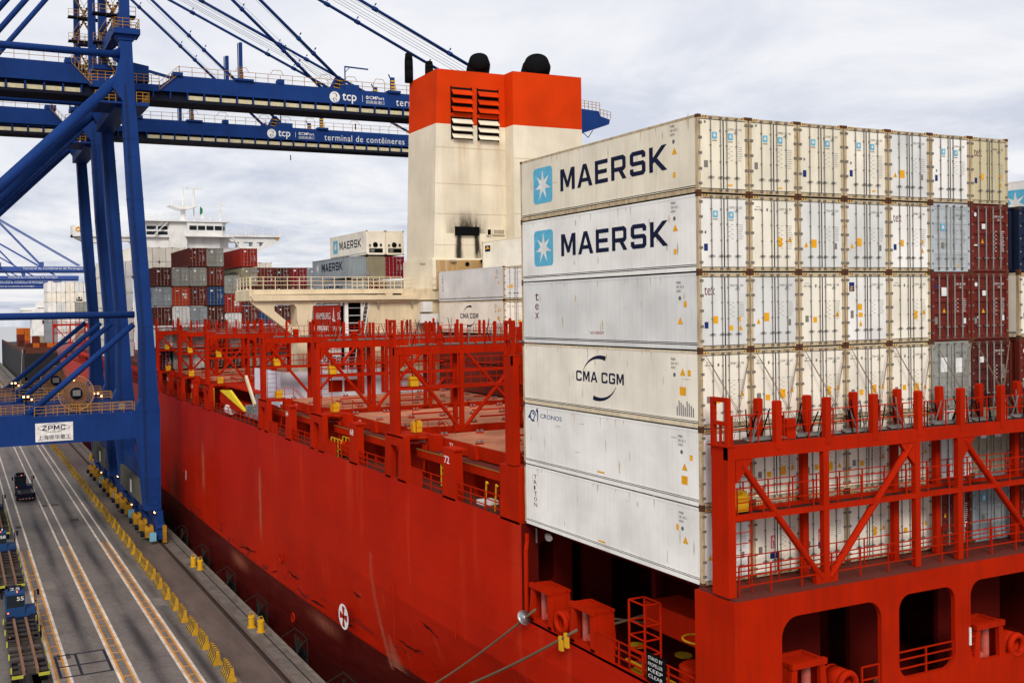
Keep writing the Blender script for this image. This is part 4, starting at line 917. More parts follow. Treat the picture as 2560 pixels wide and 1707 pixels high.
def lashing_bridge(y0, y1, z0, xl=40.8, low=False, simple=False):
    """double steel frame across the deck; y0 aft plane, y1 forward plane, z0 foot level"""
    H = 5.4; zt = z0+H; zm = z0+2.72; b = MB()
    for y in (y0, y1):
        s = 1 if y == y0 else -1; ya, yb = (y, y+0.22) if y == y0 else (y-0.22, y)
        b.box(-0.2 if y == y0 else 0.1, xl, ya, yb, zt-0.5, zt)                # top beam
        b.box(0.1, xl, ya, yb, zm-0.02, zm+0.16)                    # mid platform beam
        xs = [4.40, 9.30, 11.75, 16.7, 21.6, 24.1, 29.0, 34.0, 36.4]
        for x in xs: b.box(x, x+0.28, ya+0.01, yb-0.01, z0, zt-0.5)
        yc = (ya+yb)/2
        if y == y0:
          for a, c in (((0.5, zt-0.7), (4.35, z0+0.15)), ((4.75, z0+0.15), (9.15, zt-0.6)), ((12.2, zt-0.6), (16.6, z0+0.15)), ((17.0, z0+0.15), (21.5, zt-0.6)), ((24.6, zt-0.6), (28.9, z0+0.15)), ((29.3, z0+0.15), (33.9, zt-0.6)), ((36.8, zt-0.6), (40.3, z0+0.15))):
            b.tube((a[0], yc, a[1]), (c[0], yc, c[1]), 0.13, 8)
        for x, m in ((0.2, 1), (9.3, -1), (12.03, 1), (21.6, -1), (24.38, 1), (34.0, -1)):
            if y == y0: b.prism([(x, zt-0.49), (x+m*0.8, zt-0.49), (x+m*0.55, zt-0.8), (x+m*0.1, zt-1.3), (x, zt-1.35)], 'y', ya+0.03, yb-0.03)
        for x in (4.5, 16.8, 29.1):
            if y == y0: b.box(x-0.5, x+0.6, ya+0.02, yb-0.02, z0-0.1, z0+0.35)
    b.box(-0.2, 0.14, y0+0.005, y0+0.83, z0, zt-0.005)        # broad end plate
    b.box(-0.28 if low else -0.22, 0.16, y0-0.03, y0+0.88, zt-0.04, zt+0.02)
    fr = b.build('lashing_bridge', RED, ship)
    b = MB(); b.box(0.2, xl, y0+0.22, y1-0.22, zt-0.1, zt+0.02); b.box(0.2, xl, y0+0.22, y1-0.22, zm, zm+0.05)
    b.build('walkway_grating', paint('grating_dark', (0.05, 0.018, 0.012), 0.9, 0.3, streak=False, scale=3), fr)
    wu = 0.28 if low else 0.155
    for j in range(16):
        x = 2.05+2.455*j
        if x > xl: break
        for yy, xx, zb in ((y0-0.02, x, zt-0.25), (y1-0.2, x+0.1, zt))[:2 if low or j % 2 else 1]:
            hh = zt+1.5-(0.0 if low else 0.1*(j % 2)); b = MB(); b.prism([(xx, zb), (xx+wu, zb), (xx+wu, hh-0.05), (xx+wu-0.05, hh), (xx+0.05, hh), (xx, hh-0.05)], 'y', yy, yy+0.2); b.build('lashing_upright', RED, fr)
    e1 = y0+0.86; b = MB()
    for (a, c) in ((y0, y0+0.16), (e1-0.16, e1)): b.box(-0.2, -0.04, a, c, zt+0.021, zt+1.7)
    b.box(-0.2, -0.04, y0+0.16, e1-0.16, zt+1.54, zt+1.7); b.box(-0.2, -0.04, y0+0.16, e1-0.16, zt+0.72, zt+0.85); b.box(-0.15, -0.08, y0+0.4, y0+0.48, zt, zt+0.72)
    b.build('end_frame', RED, fr)
    b = MB(); b.rail((0.1, y0+0.12, zt), (xl, y0+0.12, zt), 1.05, (0.55, 1.05), 1.23, 0.035)
    b.rail((0.3, y0+0.1, zm+0.1), (xl, y0+0.1, zm+0.1), 1.02, (0.5, 1.02), 1.23, 0.035); b.rail((0.3, y1-0.1, zm+0.1), (xl, y1-0.1, zm+0.1), 1.02, (0.5, 1.02), 1.23, 0.035)
    if low: b.rail((0.3, y0+0.05, z0), (xl, y0+0.05, z0), 1.05, (0.35, 0.7, 1.05), 1.5, 0.04); b.rail((0.3, y1-0.05, z0), (xl, y1-0.05, z0), 1.05, (0.5, 1.05), 1.5, 0.035)
    for x in (1.15, ): 
        b.tube((x, y0+0.3, z0), (x, y0+0.3, zt+1.0), 0.03, 6); b.tube((x-0.85, y0+0.3, z0), (x-0.85, y0+0.3, zt+1.0), 0.03, 6)
        for i in range(14): b.tube((x, y0+0.3, z0+0.4*i+0.2), (x-0.85, y0+0.3, z0+0.4*i+0.2), 0.018, 5)
    b.build('railing', RED, fr)
    if simple: return fr
    # lashing rods and turnbuckles stowed on top
    b = MB(); rs = random.Random(int(y0*10))
    for j in range(16):
        x = 2.02+2.455*j
        for k in range(7 if low else 4):
            yy = rs.choice((y0+0.3, y1-0.3)); hx = rs.uniform(-0.9, 1.0); a = rs.uniform(-0.5, 0.5); hh = rs.uniform(0.8, 1.7 if not low else 1.3)
            b.beam((x+hx, yy, zt), (x+hx+a, yy+rs.uniform(-0.2, 0.2), zt+hh), 0.035, 0.035, k % 2)
        for k in range(3): b.beam((x-1.0, y0+0.35+0.1*k, zt+0.08+0.03*k), (x+1.2, y0+0.35+0.1*k, zt+0.08+0.03*k), 0.05, 0.05, 1)
    b.build('lashing_gear', [BLACK, GREYM], fr)
    b = MB(); 
    for x in (2.9, 17.5): b.box(x, x+0.45, y0+0.3, y0+0.6, zt, zt+0.75)
    b.build('junction_box', RED, fr)
    return fr
def gearbin(x, y, z, fr):
    b = MB(); b.prism([(x, z+0.6), (x+0.68, z+0.6), (x+0.62, z), (x+0.06, z)], 'y', y, y+0.4); b.box(x+0.1, x+0.14, y+0.1, y+0.3, z+0.6, z+0.78); b.box(x+0.4, x+0.62, y+0.05, y+0.35, z+0.6, z+0.72)
    b.build('gear_bin', YELB, fr)
def base_block(y0, y1):
    b = MB()
    b.prism([(y0-0.1, -0.12), (y0+1.1, -0.12), (y0+0.9, 2.0), (y1-0.75, 2.0), (y1-0.75, -0.12), (y1+0.05, -0.12), (y1+0.0, 2.65), (y0+0.1, 2.65)], 'x', -0.2, 0.2)
    b.box(-0.2, 2.0, y0+0.25, y1-0.25, 2.55, 2.7)
    b.build('bridge_pedestal', RED, ship)
    b = MB()
    b.rail((0.6, y0+0.0, 2.7), (2.2, y0+0.0, 2.7), 1.0, (0.5, 1.0), 0.8, 0.035); b.tube((2.3, y0+0.1, 3.6), (3.6, y0+0.1, 2.0), 0.03, 5); b.tube((2.3, y0+0.1, 3.0), (3.6, y0+0.1, 1.5), 0.03, 5); b.tube((2.3, y0-0.6, 3.6), (3.6, y0-0.6, 2.0), 0.03, 5)
    for k in range(4): b.box(0.9+k*0.3, 1.0+k*0.3, y0-0.7, y0-0.2, 1.9-k*0.1, 2.2)
    b.box(0.6, 2.2, y0-0.65, y0, 2.6, 2.66); b.beam((1.2, y0-0.3, 2.6), (0.9, y0-0.3, 0.6), 0.08, 0.08); b.beam((2.1, y0-0.3, 2.6), (1.4, y0-0.3, 0.9), 0.08, 0.08)
    b.build('access_stair', RED, ship)
fr = lashing_bridge(-1.56, -0.38, 0.0, low=True); gearbin(0.55, -1.1, 2.9, fr)
for y0, y1 in ((12.75, 13.85), (26.7, 27.8), (40.95, 42.05), (54.9, 56.0), (75.8, 76.9), (89.85, 90.95), (103.95, 105.05)):
    if y0 > 13: base_block(y0-1.3, y1+0.5)
    else:
        b = MB(); b.box(-0.2, 0.6, 12.35, 14.15, -0.12, 2.65); b.build('bridge_pedestal', RED, ship)
    fr = lashing_bridge(y0, y1, 2.7)
    gearbin(0.9, y0+0.1, 5.62, fr); gearbin(0.95, y0-0.1, 2.75, fr)
for y0 in (256, 270, 284): lashing_bridge(y0, y0+1.2, 2.7, simple=True)

# ------------------------------------------------------------------ funnel and aft house
b = MB()
ZR = 28.85; ZT = 34.25; ZB = 12.5
def fx(x, z): return x + (-0.75 if x < 23 else 0)*(ZT-z)/(ZT-ZB)
def fsolid(z0, z1, mi):
    for (xa, xb, ya, yb) in ((19.2, 27.3, 58.0, 64.3), (26.9, 35.2, 56.4, 64.3)):
        xa0, xa1 = fx(xa, z0), fx(xa, z1)
        if xa > 23: xa0 = xa1 = xa
        if xa < 23: yb_ = yb; xb = 26.9
        b.add([(xa0, ya, z0), (xb, ya, z0), (xb, yb, z0), (xa0, yb, z0), (xa1, ya, z1), (xb, ya, z1), (xb, yb, z1), (xa1, yb, z1)],
              [(0,3,2,1),(4,5,6,7),(0,1,5,4),(1,2,6,5),(2,3,7,6),(3,0,4,7)], mi)
fsolid(ZB, ZR, 0); fsolid(ZR, ZT, 1)
for z in (22.9, 19.9, 16.8, 26.5): b.box(fx(19.2, z), 26.9, 57.985, 58, z, z+0.05, 2); 
for z in (25.5, 19.9): b.box(26.9, 35.2, 56.385, 56.4, z, z+0.05, 2)
b.box(18.3, 27.0, 57.95, 64.35, 15.35, 15.5, 0); b.box(fx(19.2, 15)-0.3, 27.0, 57.7, 64.5, 12.4, 15.35, 0)
funnel = b.build('funnel', [FWHITE, FORANGE, flat('seam_brown', (0.58, 0.47, 0.32))], ship)
# louvre banks
for (x0, x1) in ((20.75, 23.0), (23.75, 26.05)):
    for (z0, z1, n) in ((29.5+0.55, 32.55, 3), (27.4, 29.6, 3)):
        b = MB(); b.box(x0, x1, 57.95, 57.99, z0, z1, 2)
        for k, (a, c) in enumerate(((x0-0.08, x0), (x1, x1+0.08))): b.box(a, c, 57.88, 58.0, z0-0.08, z1+0.08, 2)
        h = (z1-z0)/n
        for i in range(n):
            z = z0+i*h
            mi = 1 if z > 28.9 else 0
            b.add([(x0, 57.5, z+0.04), (x1, 57.5, z+0.04), (x1, 57.93, z+h*0.72), (x0, 57.93, z+h*0.72), (x0, 57.54, z+0.0), (x1, 57.54, z+0.0), (x1, 57.97, z+h*0.66), (x0, 57.97, z+h*0.66)],
                  [(0,1,2,3),(7,6,5,4),(0,4,5,1),(1,5,6,2),(2,6,7,3),(3,7,4,0)], mi)
        b.build('louvre', [FWHITE, FORANGE, DARK], funnel)
# exhaust pipes
def pipe(x, y, r, h, tilt=0.0, nm='exhaust_pipe'):
    b = MB(); b.tube((x, y, ZT-0.1), (x, y, ZT+h*0.4), r, 24); c1 = Vector((x-tilt*0.3, y-tilt*1.2, ZT+h*0.72)); c2 = Vector((x-tilt, y-tilt*2.4, ZT+h))
    b.tube((x, y, ZT+h*0.35), c1, r, 24, 0, r*0.98); b.tube(c1, c2, r*0.98, 24, 0, r*0.80); b.build(nm, BLACK, funnel, True)
pipe(25.2, 60.5, 1.2, 1.7, 0.5); pipe(31.2, 59.0, 1.5, 1.6, 0.5); pipe(19.6, 60.5, 0.42, 1.3); pipe(20.7, 61.2, 0.33, 0.7); pipe(21.5, 61.5, 0.33, 0.6); pipe(26.4, 60.0, 0.4, 0.45); pipe(18.95, 63.9, 0.45, 2.9); pipe(22.3, 61, 0.3, 0.5)
VB = flat('vent_beige', (0.4, 0.33, 0.24))
for q in ([(20.85, 23.55, 57.75, 58.0, 17.8, 18.6, 0), (20.8, 23.6, 57.72, 57.76, 17.75, 18.65, 1)], [(24.5, 25.0, 57.8, 58, 17.8, 18.5, 0), (24.58, 24.95, 57.78, 57.8, 17.88, 18.42, 1)], [(25.2, 26.6, 57.8, 58, 17.9, 18.5, 0), (25.3, 26.5, 57.78, 57.8, 18.0, 18.4, 2)]):
    b = MB()
    for k in q: b.box(*k)
    b.build('exhaust_vent', [FWHITE, BLACK, VB], funnel)
b = MB(); b.tube((22.1, 57.6, 14.9), (22.1, 57.7, 14.9), 0.22, 14); b.build('porthole', BLACK, funnel)
for x0, x1, r, z in ((20.2, 20.8, 0.14, 15.2), (23.6, 24.3, 0.16, 15.2), (16.8, 17.3, 0.12, 14.9)): b = MB(); b.tube((x0, 57.5, z), (x1, 57.5, z), r, 10); b.build('floodlight', VB if x0 != 23.6 else BLACK, funnel)
# soot stains with a shape of their own, around and below the side exhaust
sm = bpy.data.materials.new('soot_stain'); sm.use_nodes = True; t = sm.node_tree; pb = t.nodes['Principled BSDF']; pb.inputs['Base Color'].default_value = (0.015, 0.012, 0.01, 1); pb.inputs['Roughness'].default_value = 0.9
tcn = N(t, 'ShaderNodeTexCoord'); nz = N(t, 'ShaderNodeTexNoise'); nz.inputs['Scale'].default_value = 1.2; nz.inputs['Detail'].default_value = 5; mp = N(t, 'ShaderNodeMapping'); mp.inputs['Scale'].default_value = (2.5, 1, 0.5); L(t, tcn.outputs['Object'], mp.inputs[0]); L(t, mp.outputs[0], nz.inputs['Vector'])
uvn = N(t, 'ShaderNodeAttribute'); uvn.attribute_name = 'stain'
mlt = N(t, 'ShaderNodeMath', operation='MULTIPLY'); L(t, uvn.outputs['Fac'], mlt.inputs[0]); mr = N(t, 'ShaderNodeMapRange'); mr.inputs[1].default_value = 0.32; mr.inputs[2].default_value = 0.6; mr.inputs[3].default_value = 0.35; mr.inputs[4].default_value = 1.25; L(t, nz.outputs['Fac'], mr.inputs[0]); L(t, mr.outputs[0], mlt.inputs[1]); L(t, mlt.outputs[0], pb.inputs['Alpha'])
def stain(x0, x1, z0, z1, fn, nm='soot_stain', par=None, y=57.98, mat=None):
    n = 14; vs = []; fs = []; w = []
    for i in range(n+1):
        for j in range(n+1): vs.append((x0+(x1-x0)*i/n, y, z0+(z1-z0)*j/n)); w.append(fn(i/n, j/n))
    for i in range(n):
        for j in range(n): a = i*(n+1)+j; fs.append((a, a+n+1, a+n+2, a+1))
    b = MB(); b.add(vs, fs); o = b.build(nm, mat or sm, par or funnel, recalc=False)
    at = o.data.attributes.new('stain', 'FLOAT', 'POINT'); at.data.foreach_set('value', w)
g_ = lambda u, c, s: math.exp(-((u-c)/s)**2)
stain(19.9, 24.8, 18.0, 20.9, lambda u, v: 1.3*g_(u, 0.5, 0.33)*max(0, 1-v)**1.6)
stain(20.7, 22.4, 13.0, 18.2, lambda u, v: 1.3*g_(u, 0.42-(1-v)*0.1, 0.13+0.12*(1-v))*min(1, 0.2+v*1.4))
stain(22.8, 24.2, 14.5, 18.2, lambda u, v: 1.3*g_(u, 0.4+(1-v)*0.2, 0.13+0.12*(1-v))*min(1, 0.2+v*1.4))
ym = bpy.data.materials.new('rust_wash'); ym.use_nodes = True; t2_ = ym.node_tree; pb = t2_.nodes['Principled BSDF']; pb.inputs['Base Color'].default_value = (0.50, 0.28, 0.08, 1); pb.inputs['Roughness'].default_value = 0.8
a_ = N(t2_, 'ShaderNodeAttribute'); a_.attribute_name = 'stain'; nn = N(t2_, 'ShaderNodeTexNoise'); nn.inputs['Scale'].default_value = 1.5; nn.inputs['Detail'].default_value = 5; tn = N(t2_, 'ShaderNodeTexCoord'); m2 = N(t2_, 'ShaderNodeMapping'); m2.inputs['Scale'].default_value = (2.5, 1, 0.35); L(t2_, tn.outputs['Object'], m2.inputs[0]); L(t2_, m2.outputs[0], nn.inputs['Vector'])
mm_ = N(t2_, 'ShaderNodeMath', operation='MULTIPLY'); L(t2_, a_.outputs['Fac'], mm_.inputs[0]); L(t2_, nn.outputs['Fac'], mm_.inputs[1]); L(t2_, mm_.outputs[0], pb.inputs['Alpha'])
stain(18.6, 27.0, 12.4, 15.3, lambda u, v: 1.3, 'rust_stain', y=57.68, mat=ym)
stain(19.6, 27.0, 15.5, 27.3, lambda u, v: 0.07+0.5*g_(u, 0.32, 0.05)*v**2+0.5*g_(u, 0.56, 0.04)*v**2+0.4*g_(u, 0.88, 0.05)*v**2, 'rust_stain', y=57.972, mat=ym)
# pale scuffs running down the hull side
lm = bpy.data.materials.new('hull_scuff'); lm.use_nodes = True; t3_ = lm.node_tree; pb = t3_.nodes['Principled BSDF']; pb.inputs['Base Color'].default_value = (0.62, 0.20, 0.12, 1); pb.inputs['Roughness'].default_value = 0.7; pb.inputs['Specular IOR Level'].default_value = 0.05
a_ = N(t3_, 'ShaderNodeAttribute'); a_.attribute_name = 'stain'; nn = N(t3_, 'ShaderNodeTexNoise'); nn.inputs['Scale'].default_value = 2.5; nn.inputs['Detail'].default_value = 6; tn = N(t3_, 'ShaderNodeTexCoord'); m2 = N(t3_, 'ShaderNodeMapping'); m2.inputs['Scale'].default_value = (1, 2.0, 0.25); L(t3_, tn.outputs['Object'], m2.inputs[0]); L(t3_, m2.outputs[0], nn.inputs['Vector'])
mm_ = N(t3_, 'ShaderNodeMath', operation='MULTIPLY'); L(t3_, a_.outputs['Fac'], mm_.inputs[0]); L(t3_, nn.outputs['Fac'], mm_.inputs[1]); L(t3_, mm_.outputs[0], pb.inputs['Alpha'])
def hscuff(y0, y1, z0, z1, fn, mat):
    n = 16; vs = []; fs = []; w = []
    for i in range(n+1):
        for j in range(n+1): y = y0+(y1-y0)*i/n; z = z0+(z1-z0)*j/n; vs.append((hull_x(y, z)-0.012, y, z)); w.append(fn(i/n, j/n))
    for i in range(n):
        for j in range(n): a = i*(n+1)+j; fs.append((a, a+n+1, a+n+2, a+1))
    b = MB(); b.add(vs, fs); o = b.build('hull_scuff', mat, hl, recalc=False)
    at = o.data.attributes.new('stain', 'FLOAT', 'POINT'); at.data.foreach_set('value', w)
hscuff(77, 79.5, -9.5, -3.5, lambda u, v: 0.9*g_(u, 0.5, 0.22)*(1-abs(2*v-1)**2), lm); hscuff(55.5, 57.2, -10.5, -3.6, lambda u, v: 0.9*g_(u, 0.5, 0.2)*v*(1.2-v)*3, lm)
hscuff(30.0, 31.6, -13.5, -5.6, lambda u, v: 0.8*g_(u, 0.5+0.1*v, 0.16)*(1-0.6*v), lm); hscuff(28.0, 31.4, -13.2, -10.6, lambda u, v: 1.1*g_(u, 0.55, 0.25*(1.1-v))*(1-v)**0.5, lm)
hscuff(60, 68, -14.6, -12.9, lambda u, v: 0.7*g_(u, 0.5, 0.3)*g_(v, 0.5, 0.35), lm); hscuff(90, 98, -14.0, -9.0, lambda u, v: 0.5*g_(u, 0.5, 0.3)*g_(v, 0.5, 0.35), lm); hscuff(38, 46, -14.4, -12.8, lambda u, v: 0.6*g_(u, 0.5, 0.3)*g_(v, 0.5, 0.35), lm)
for ya, za, ln, sl_ in ((58, -11.6, 6.5, -0.12), (46.5, -11.3, 3, 0.0), (52.0, -12.0, 2.0, -0.2), (41, -12.1, 4, -0.08), (36, -12.2, 2.5, 0.0), (33.5, -9.4, 1.4, 0.1), (22, -8.6, 2.0, 0.2), (25, -10.6, 3.5, -0.05)):
    b = MB(); rs = random.Random(int(ya)); n = 9; vs = []
    for i in range(n+1):
        y = ya+ln*i/n; z = za+sl_*ln*i/n+rs.uniform(-0.08, 0.08); h = rs.uniform(0.03, 0.16)*(1-abs(2*i/n-1))+0.01
        vs += [(hull_x(y, z)-0.014, y, z-h), (hull_x(y, z)-0.014, y, z+h)]
    b.add(vs, [(2*i, 2*i+2, 2*i+3, 2*i+1) for i in range(n)]); b.build('hull_scrape', flat('scrape_dark', (0.05, 0.006, 0.004)), hl, recalc=False)
# house and wing deck
b = MB()
b.box(11.8, 18.9, 58.3, 60.6, 0.2, 11.4, 0); b.box(18.9, 36.5, 58.3, 72, 0.2, 11.4, 0); b.box(15.2, 36, 57.9, 64.5, 11.4, 12.4, 0)
for x in (9.05, ): b.box(x, x+0.35, 58.2, 58.5, 0.2, 11.4, 1)
b.box(9.4, 11.9, 60.0, 60.2, 0.2, 11.4, 2); b.box(11.45, 11.85, 58.25, 58.5, 0.2, 11.4, 0); b.box(10.75, 10.95, 58.25, 58.45, 0.2, 11.4, 1)
b.build('aft_house', [CREAM, WHITE, DARK], ship)
b = MB()
b.box(-0.3, 18.9, 58.0, 62.5, 12.05, 12.50)
for i in range(4): xx = 13.2+i*1.7; b.prism([(xx, 12.05), (xx+0.9, 12.05), (xx+0.6, 11.75), (xx+0.3, 11.75)], 'y', 58.05, 58.2)
b.prism([(-0.4, 11.9), (-0.1, 11.45), (16.5, 11.45), (16.5, 11.85), (-0.2, 12.03)], 'y', 57.6, 62.3)
b.prism([(-0.45, 11.5), (-0.2, 11.42), (-0.2, 12.55), (-0.45, 12.45)], 'y', 57.8, 62.6)
b.build('wing_deck', CREAM, ship)
b = MB()
b.prism([(-0.3, 11.44), (16.4, 11.44), (16.4, 11.2), (6.2, 11.2), (5.75, 10.9), (5.65, 10.3), (5.65, 0.2), (4.2, 0.2), (4.2, 7.9), (3.2, 8.7), (0.0, 11.1)], 'y', 58.0, 58.6, 0, holes=[[(2.2, 11.1), (3.9, 11.1), (4.15, 10.8), (4.2, 9.2), (3.95, 9.0), (3.6, 9.15), (2.0, 10.5), (1.95, 10.9)]])
b.box(4.2, 5.65, 58.6, 60.0, 0.2, 11.44)
b.build('wing_support', CREAM, ship)
b = MB(); b.rail((-0.2, 58.1, 12.5), (15.0, 58.1, 12.5), 1.15, (0.4, 0.78, 1.15), 1.2, 0.055); b.rail((-0.3, 58.1, 12.5), (-0.3, 62.4, 12.5), 1.15, (0.4, 0.78, 1.15), 1.2, 0.055); b.rail((11.5, 62.3, 12.5), (18.5, 62.3, 12.5), 1.15, (0.4, 0.78, 1.15), 1.2, 0.05)
b.rail((15.0, 57.5, 12.4), (18.5, 57.5, 12.4), 1.2, (0.6, 1.2), 1.2, 0.04)
b.build('wing_railing', CREAM, ship)
b = MB(); b.tube((0.1, 58.3, 13.6), (0.1, 58.3, 14.1), 0.05, 6); b.box(-0.1, 0.6, 58.1, 58.5, 14.1, 14.3)
for x in (11.5, 12.1): b.tube((x, 59, 12.5), (x, 59, 13.9), 0.06, 8)
b.tube((11.8, 59, 13.9), (11.8, 59, 14.2), 0.25, 12)
for x in (6.6, 8.6, 12.4, 16.0): b.tube((x, 57.9, 10.9), (x, 57.9, 11.2), 0.13, 8)
b.build('deck_floodlight', GREYM, ship)
b = MB(); b.box(2.3, 13.6, 57.55, 57.7, 1.3, 4.85, 0); b.box(2.3, 4.2, 57.5, 62, -0.1, 1.6, 0)
b.box(2.3, 2.5, 57.7, 66, 0.0, 4.85, 0); b.box(13.5, 38, 57.6, 57.8, 0.5, 4.5, 0)
for x in (9.0, 10.6): b.box(x-2.0, x-0.6, 57.52, 57.55, 2.8, 3.9, 1)
b.build('white_bulwark', [paint('bluish_white', (0.74, 0.76, 0.84), 0.5, 0.08, (0.4, 0.3, 0.25)), RED], ship)
b = MB()
for i in range(9): z = 4.9+i*0.72; b.box(9.5, 11.4, 58.6, 58.7, z, z+0.06, 0)
b.tube((9.9, 58.2, 5), (11.1, 58.2, 11.2), 0.06, 6); b.tube((10.4, 58.2, 5), (11.6, 58.2, 11.2), 0.06, 6)
for i in range(16): b.beam((9.9+i*0.075, 58.2, 5.0+i*0.39), (10.4+i*0.075, 58.2, 5.0+i*0.39), 0.05, 0.03)
b.rail((6, 58.0, 4.9), (11, 58.0, 4.9), 1.1, (0.55, 1.1), 1.0, 0.04)
b.build('access_ladder', WHITE, ship)
b = MB(); b.box(16.9, 17.9, 57.2, 58.0, 10.2, 11.2, 0); b.box(16.6, 19.5, 57.1, 57.9, 9.1, 10.0, 0); b.box(17.3, 19, 57.3, 57.8, 6.9, 9.1, 1); b.beam((17.4, 57.2, 7), (17.4, 57.2, 9.1), 0.12); b.beam((18.3, 57.2, 7), (18.3, 57.2, 9.1), 0.12); b.beam((17.4, 57.2, 7.5), (19.5, 57.2, 7.5), 0.1)
b.build('crane_trolley', [WHITE, DARK], ship)

# ------------------------------------------------------------------ forward accommodation tower
AY = 182.0; b = MB()
b.box(11.9, 28.8, AY, AY+12, 2.6, 30.2); b.prism([(12.1, AY-0.8), (17.5, AY-0.8), (17.5, AY+11), (12.1, AY+11)], 'z', 26.9, 30.15)
b.prism([(21.2, AY-1.6), (29.0, AY-1.6), (30.3, AY+0.5), (30.3, AY+12), (21.2, AY+12)], 'z', 27.2, 30.2); b.box(17.5, 21.3, AY-1.1, AY+3, 21.5, 30.25)
b.box(20.9, 31.0, AY-2.0, AY+1, 27.0, 27.25); b.box(11.6, 30.6, AY-1.9, AY+12.5, 30.2, 30.45)
b.prism([(-2.2, 27.0), (11.9, 27.1), (11.9, 22.0), (7.2, 22.0), (7.2, 26.2), (0.9, 25.5)], 'y', AY+1, AY+4.2, 0, holes=[[(7.7, 26.1), (9.6, 26.1), (10.8, 24.9), (10.8, 23.2), (9.4, 22.9), (7.7, 25.0)], [(2.6, 26.6), (6.6, 26.7), (6.6, 26.35), (3.4, 25.95)]])
b.prism([(28.8, 27.2), (43.0, 27.7), (42.6, 26.2), (37.3, 23.8), (33.5, 22.6), (28.8, 22.6)], 'y', AY+1, AY+4.2, 0, holes=[[(31, 26.2), (33.4, 26.2), (33.4, 25.2), (32.5, 24.8), (31, 24.9)], [(34.4, 26.2), (36.6, 26.2), (36.6, 25.3), (35.3, 25.2)], [(37.5, 26.2), (39.1, 26.2), (38.7, 25.3), (38.2, 25.3)]])
b.box(-2.3, 11.9, AY+0.5, AY+4.6, 26.9, 27.35); b.box(28.8, 43.1, AY+0.5, AY+4.6, 27.3, 27.75)
b.box(-2.3, -0.7, AY+0.3, AY+4.6, 26.9, 29.2)
tower = b.build('bridge_tower', WHITE, ship)
b = MB()
for i in range(4): x = 21.75+i*1.85; b.box(x, x+1.6, AY-1.63, AY-1.6, 28.45, 29.4)
for i in range(2): x = 12.7+i*2.4; b.box(x, x+2.1, AY-0.84, AY-0.8, 28.5, 29.25); b.box(x, x+2.1, AY-0.84, AY-0.8, 27.4, 28.1)
b.box(13.7, 15.5, AY-0.04, AY, 22.6, 23.4); b.box(12.0, 12.7, AY-0.05, AY, 21.8, 25)
b.add([(29.25, AY-1.3, 28.5), (29.9, AY-0.2, 28.5), (29.9, AY-0.2, 29.4), (29.25, AY-1.3, 29.4)], [(0, 1, 2, 3)])
split(b, 'wheelhouse_window', GLASS, tower)
b = MB(); b.beam((14.2, AY-1.5, 27.3), (17.0, AY-1.5, 30.0), 0.4, 0.15); b.beam((13.8, AY-1.5, 28.0), (16.6, AY-1.5, 30.6), 0.08, 0.08); b.beam((31.5, AY-0.5, 27.2), (33.8, AY-0.5, 23.8), 0.4, 0.2)
b.build('tower_stair', WHITE, tower)
b = MB()
for z, x0, x1, y in ((30.45, 11.8, 30.4, AY-1.7), (27.75, 31, 43, AY+0.6), (27.35, -0.6, 11.8, AY+0.6)): b.rail((x0, y, z), (x1, y, z), 1.1, (0.55, 1.1), 1.5, 0.06)
b.rail((39, AY+1, 27.75), (43, AY+1, 27.75), 2.0, (2.0,), 4, 0.08)
b.build('tower_railing', WHITE, tower)
b = MB()
b.tube((21.2, AY+2, 30.4), (21.2, AY+2, 33.6), 0.65, 14, 0, 0.55); b.prism([(17.9, 33.9), (24.6, 33.9), (22.0, 33.1), (20.2, 33.1)], 'y', AY, AY+4)
b.tube((21.2, AY+2, 33.9), (21.35, AY+2, 37.0), 0.28, 8, 0, 0.15); b.tube((21.35, AY+2, 37), (21.35, AY+2, 39.0), 0.06, 6); b.beam((20.8, AY+2, 38.2), (22.0, AY+2, 38.2), 0.06)
b.tube((23.6, AY+2, 30.4), (23.6, AY+2, 34.0), 0.16, 6); b.tube((23.6, AY+2, 34), (23.6, AY+2, 37.8), 0.22, 6); b.beam((21.8, AY+2, 37.9), (25.5, AY+2, 37.9), 0.25, 0.25)
b.tube((18.7, AY+2, 33.9), (18.7, AY+2, 36), 0.08, 6); b.beam((18.2, AY+2, 36), (19.3, AY+2, 36), 0.15)
b.rail((18, AY+0.2, 33.9), (24.5, AY+0.2, 33.9), 1.0, (0.5, 1.0), 1.2, 0.06)
b.tube((29.2, AY+1, 30.4), (29.2, AY+1, 35.0), 0.16, 6)
for z in (31.9, 33, 34.2): b.beam((28.6, AY+1, z), (29.9, AY+1, z), 0.12); b.box(29.7, 30.0, AY+0.9, AY+1.1, z, z+0.5)
b.tube((12.4, AY+1, 30.4), (12.4, AY+1, 35.0), 0.14, 6)
for z in (31.9, 33, 34.2): b.beam((12.0, AY+1, z), (12.9, AY+1, z), 0.12)
b.tube((35.3, AY+2, 27.7), (35.3, AY+2, 33.0), 0.07, 6)
for x, h in ((13.5, .8), (14.8, 1.6), (16, .7), (18.6, .9), (25.2, 1.3), (26.6, .9), (28, .8)): b.tube((x, AY-0.5, 30.4), (x, AY-0.5, 30.4+h), 0.12, 6)
b.tube((25.1, AY, 31), (25.1, AY, 31.9), 0.5, 10, 0, 0.3)
b.build('radar_mast', WHITE, tower)
b = MB(); b.add([(24.7, AY+1, 31.9), (25.3, AY+1, 32.4), (25.35, AY+1, 33.3), (24.8, AY+1, 33.9), (24.7, AY+1, 32.8)], [(0, 1, 2, 3, 4)]); b.build('flag', flat('flag_green', (0.02, 0.2, 0.08)), tower)
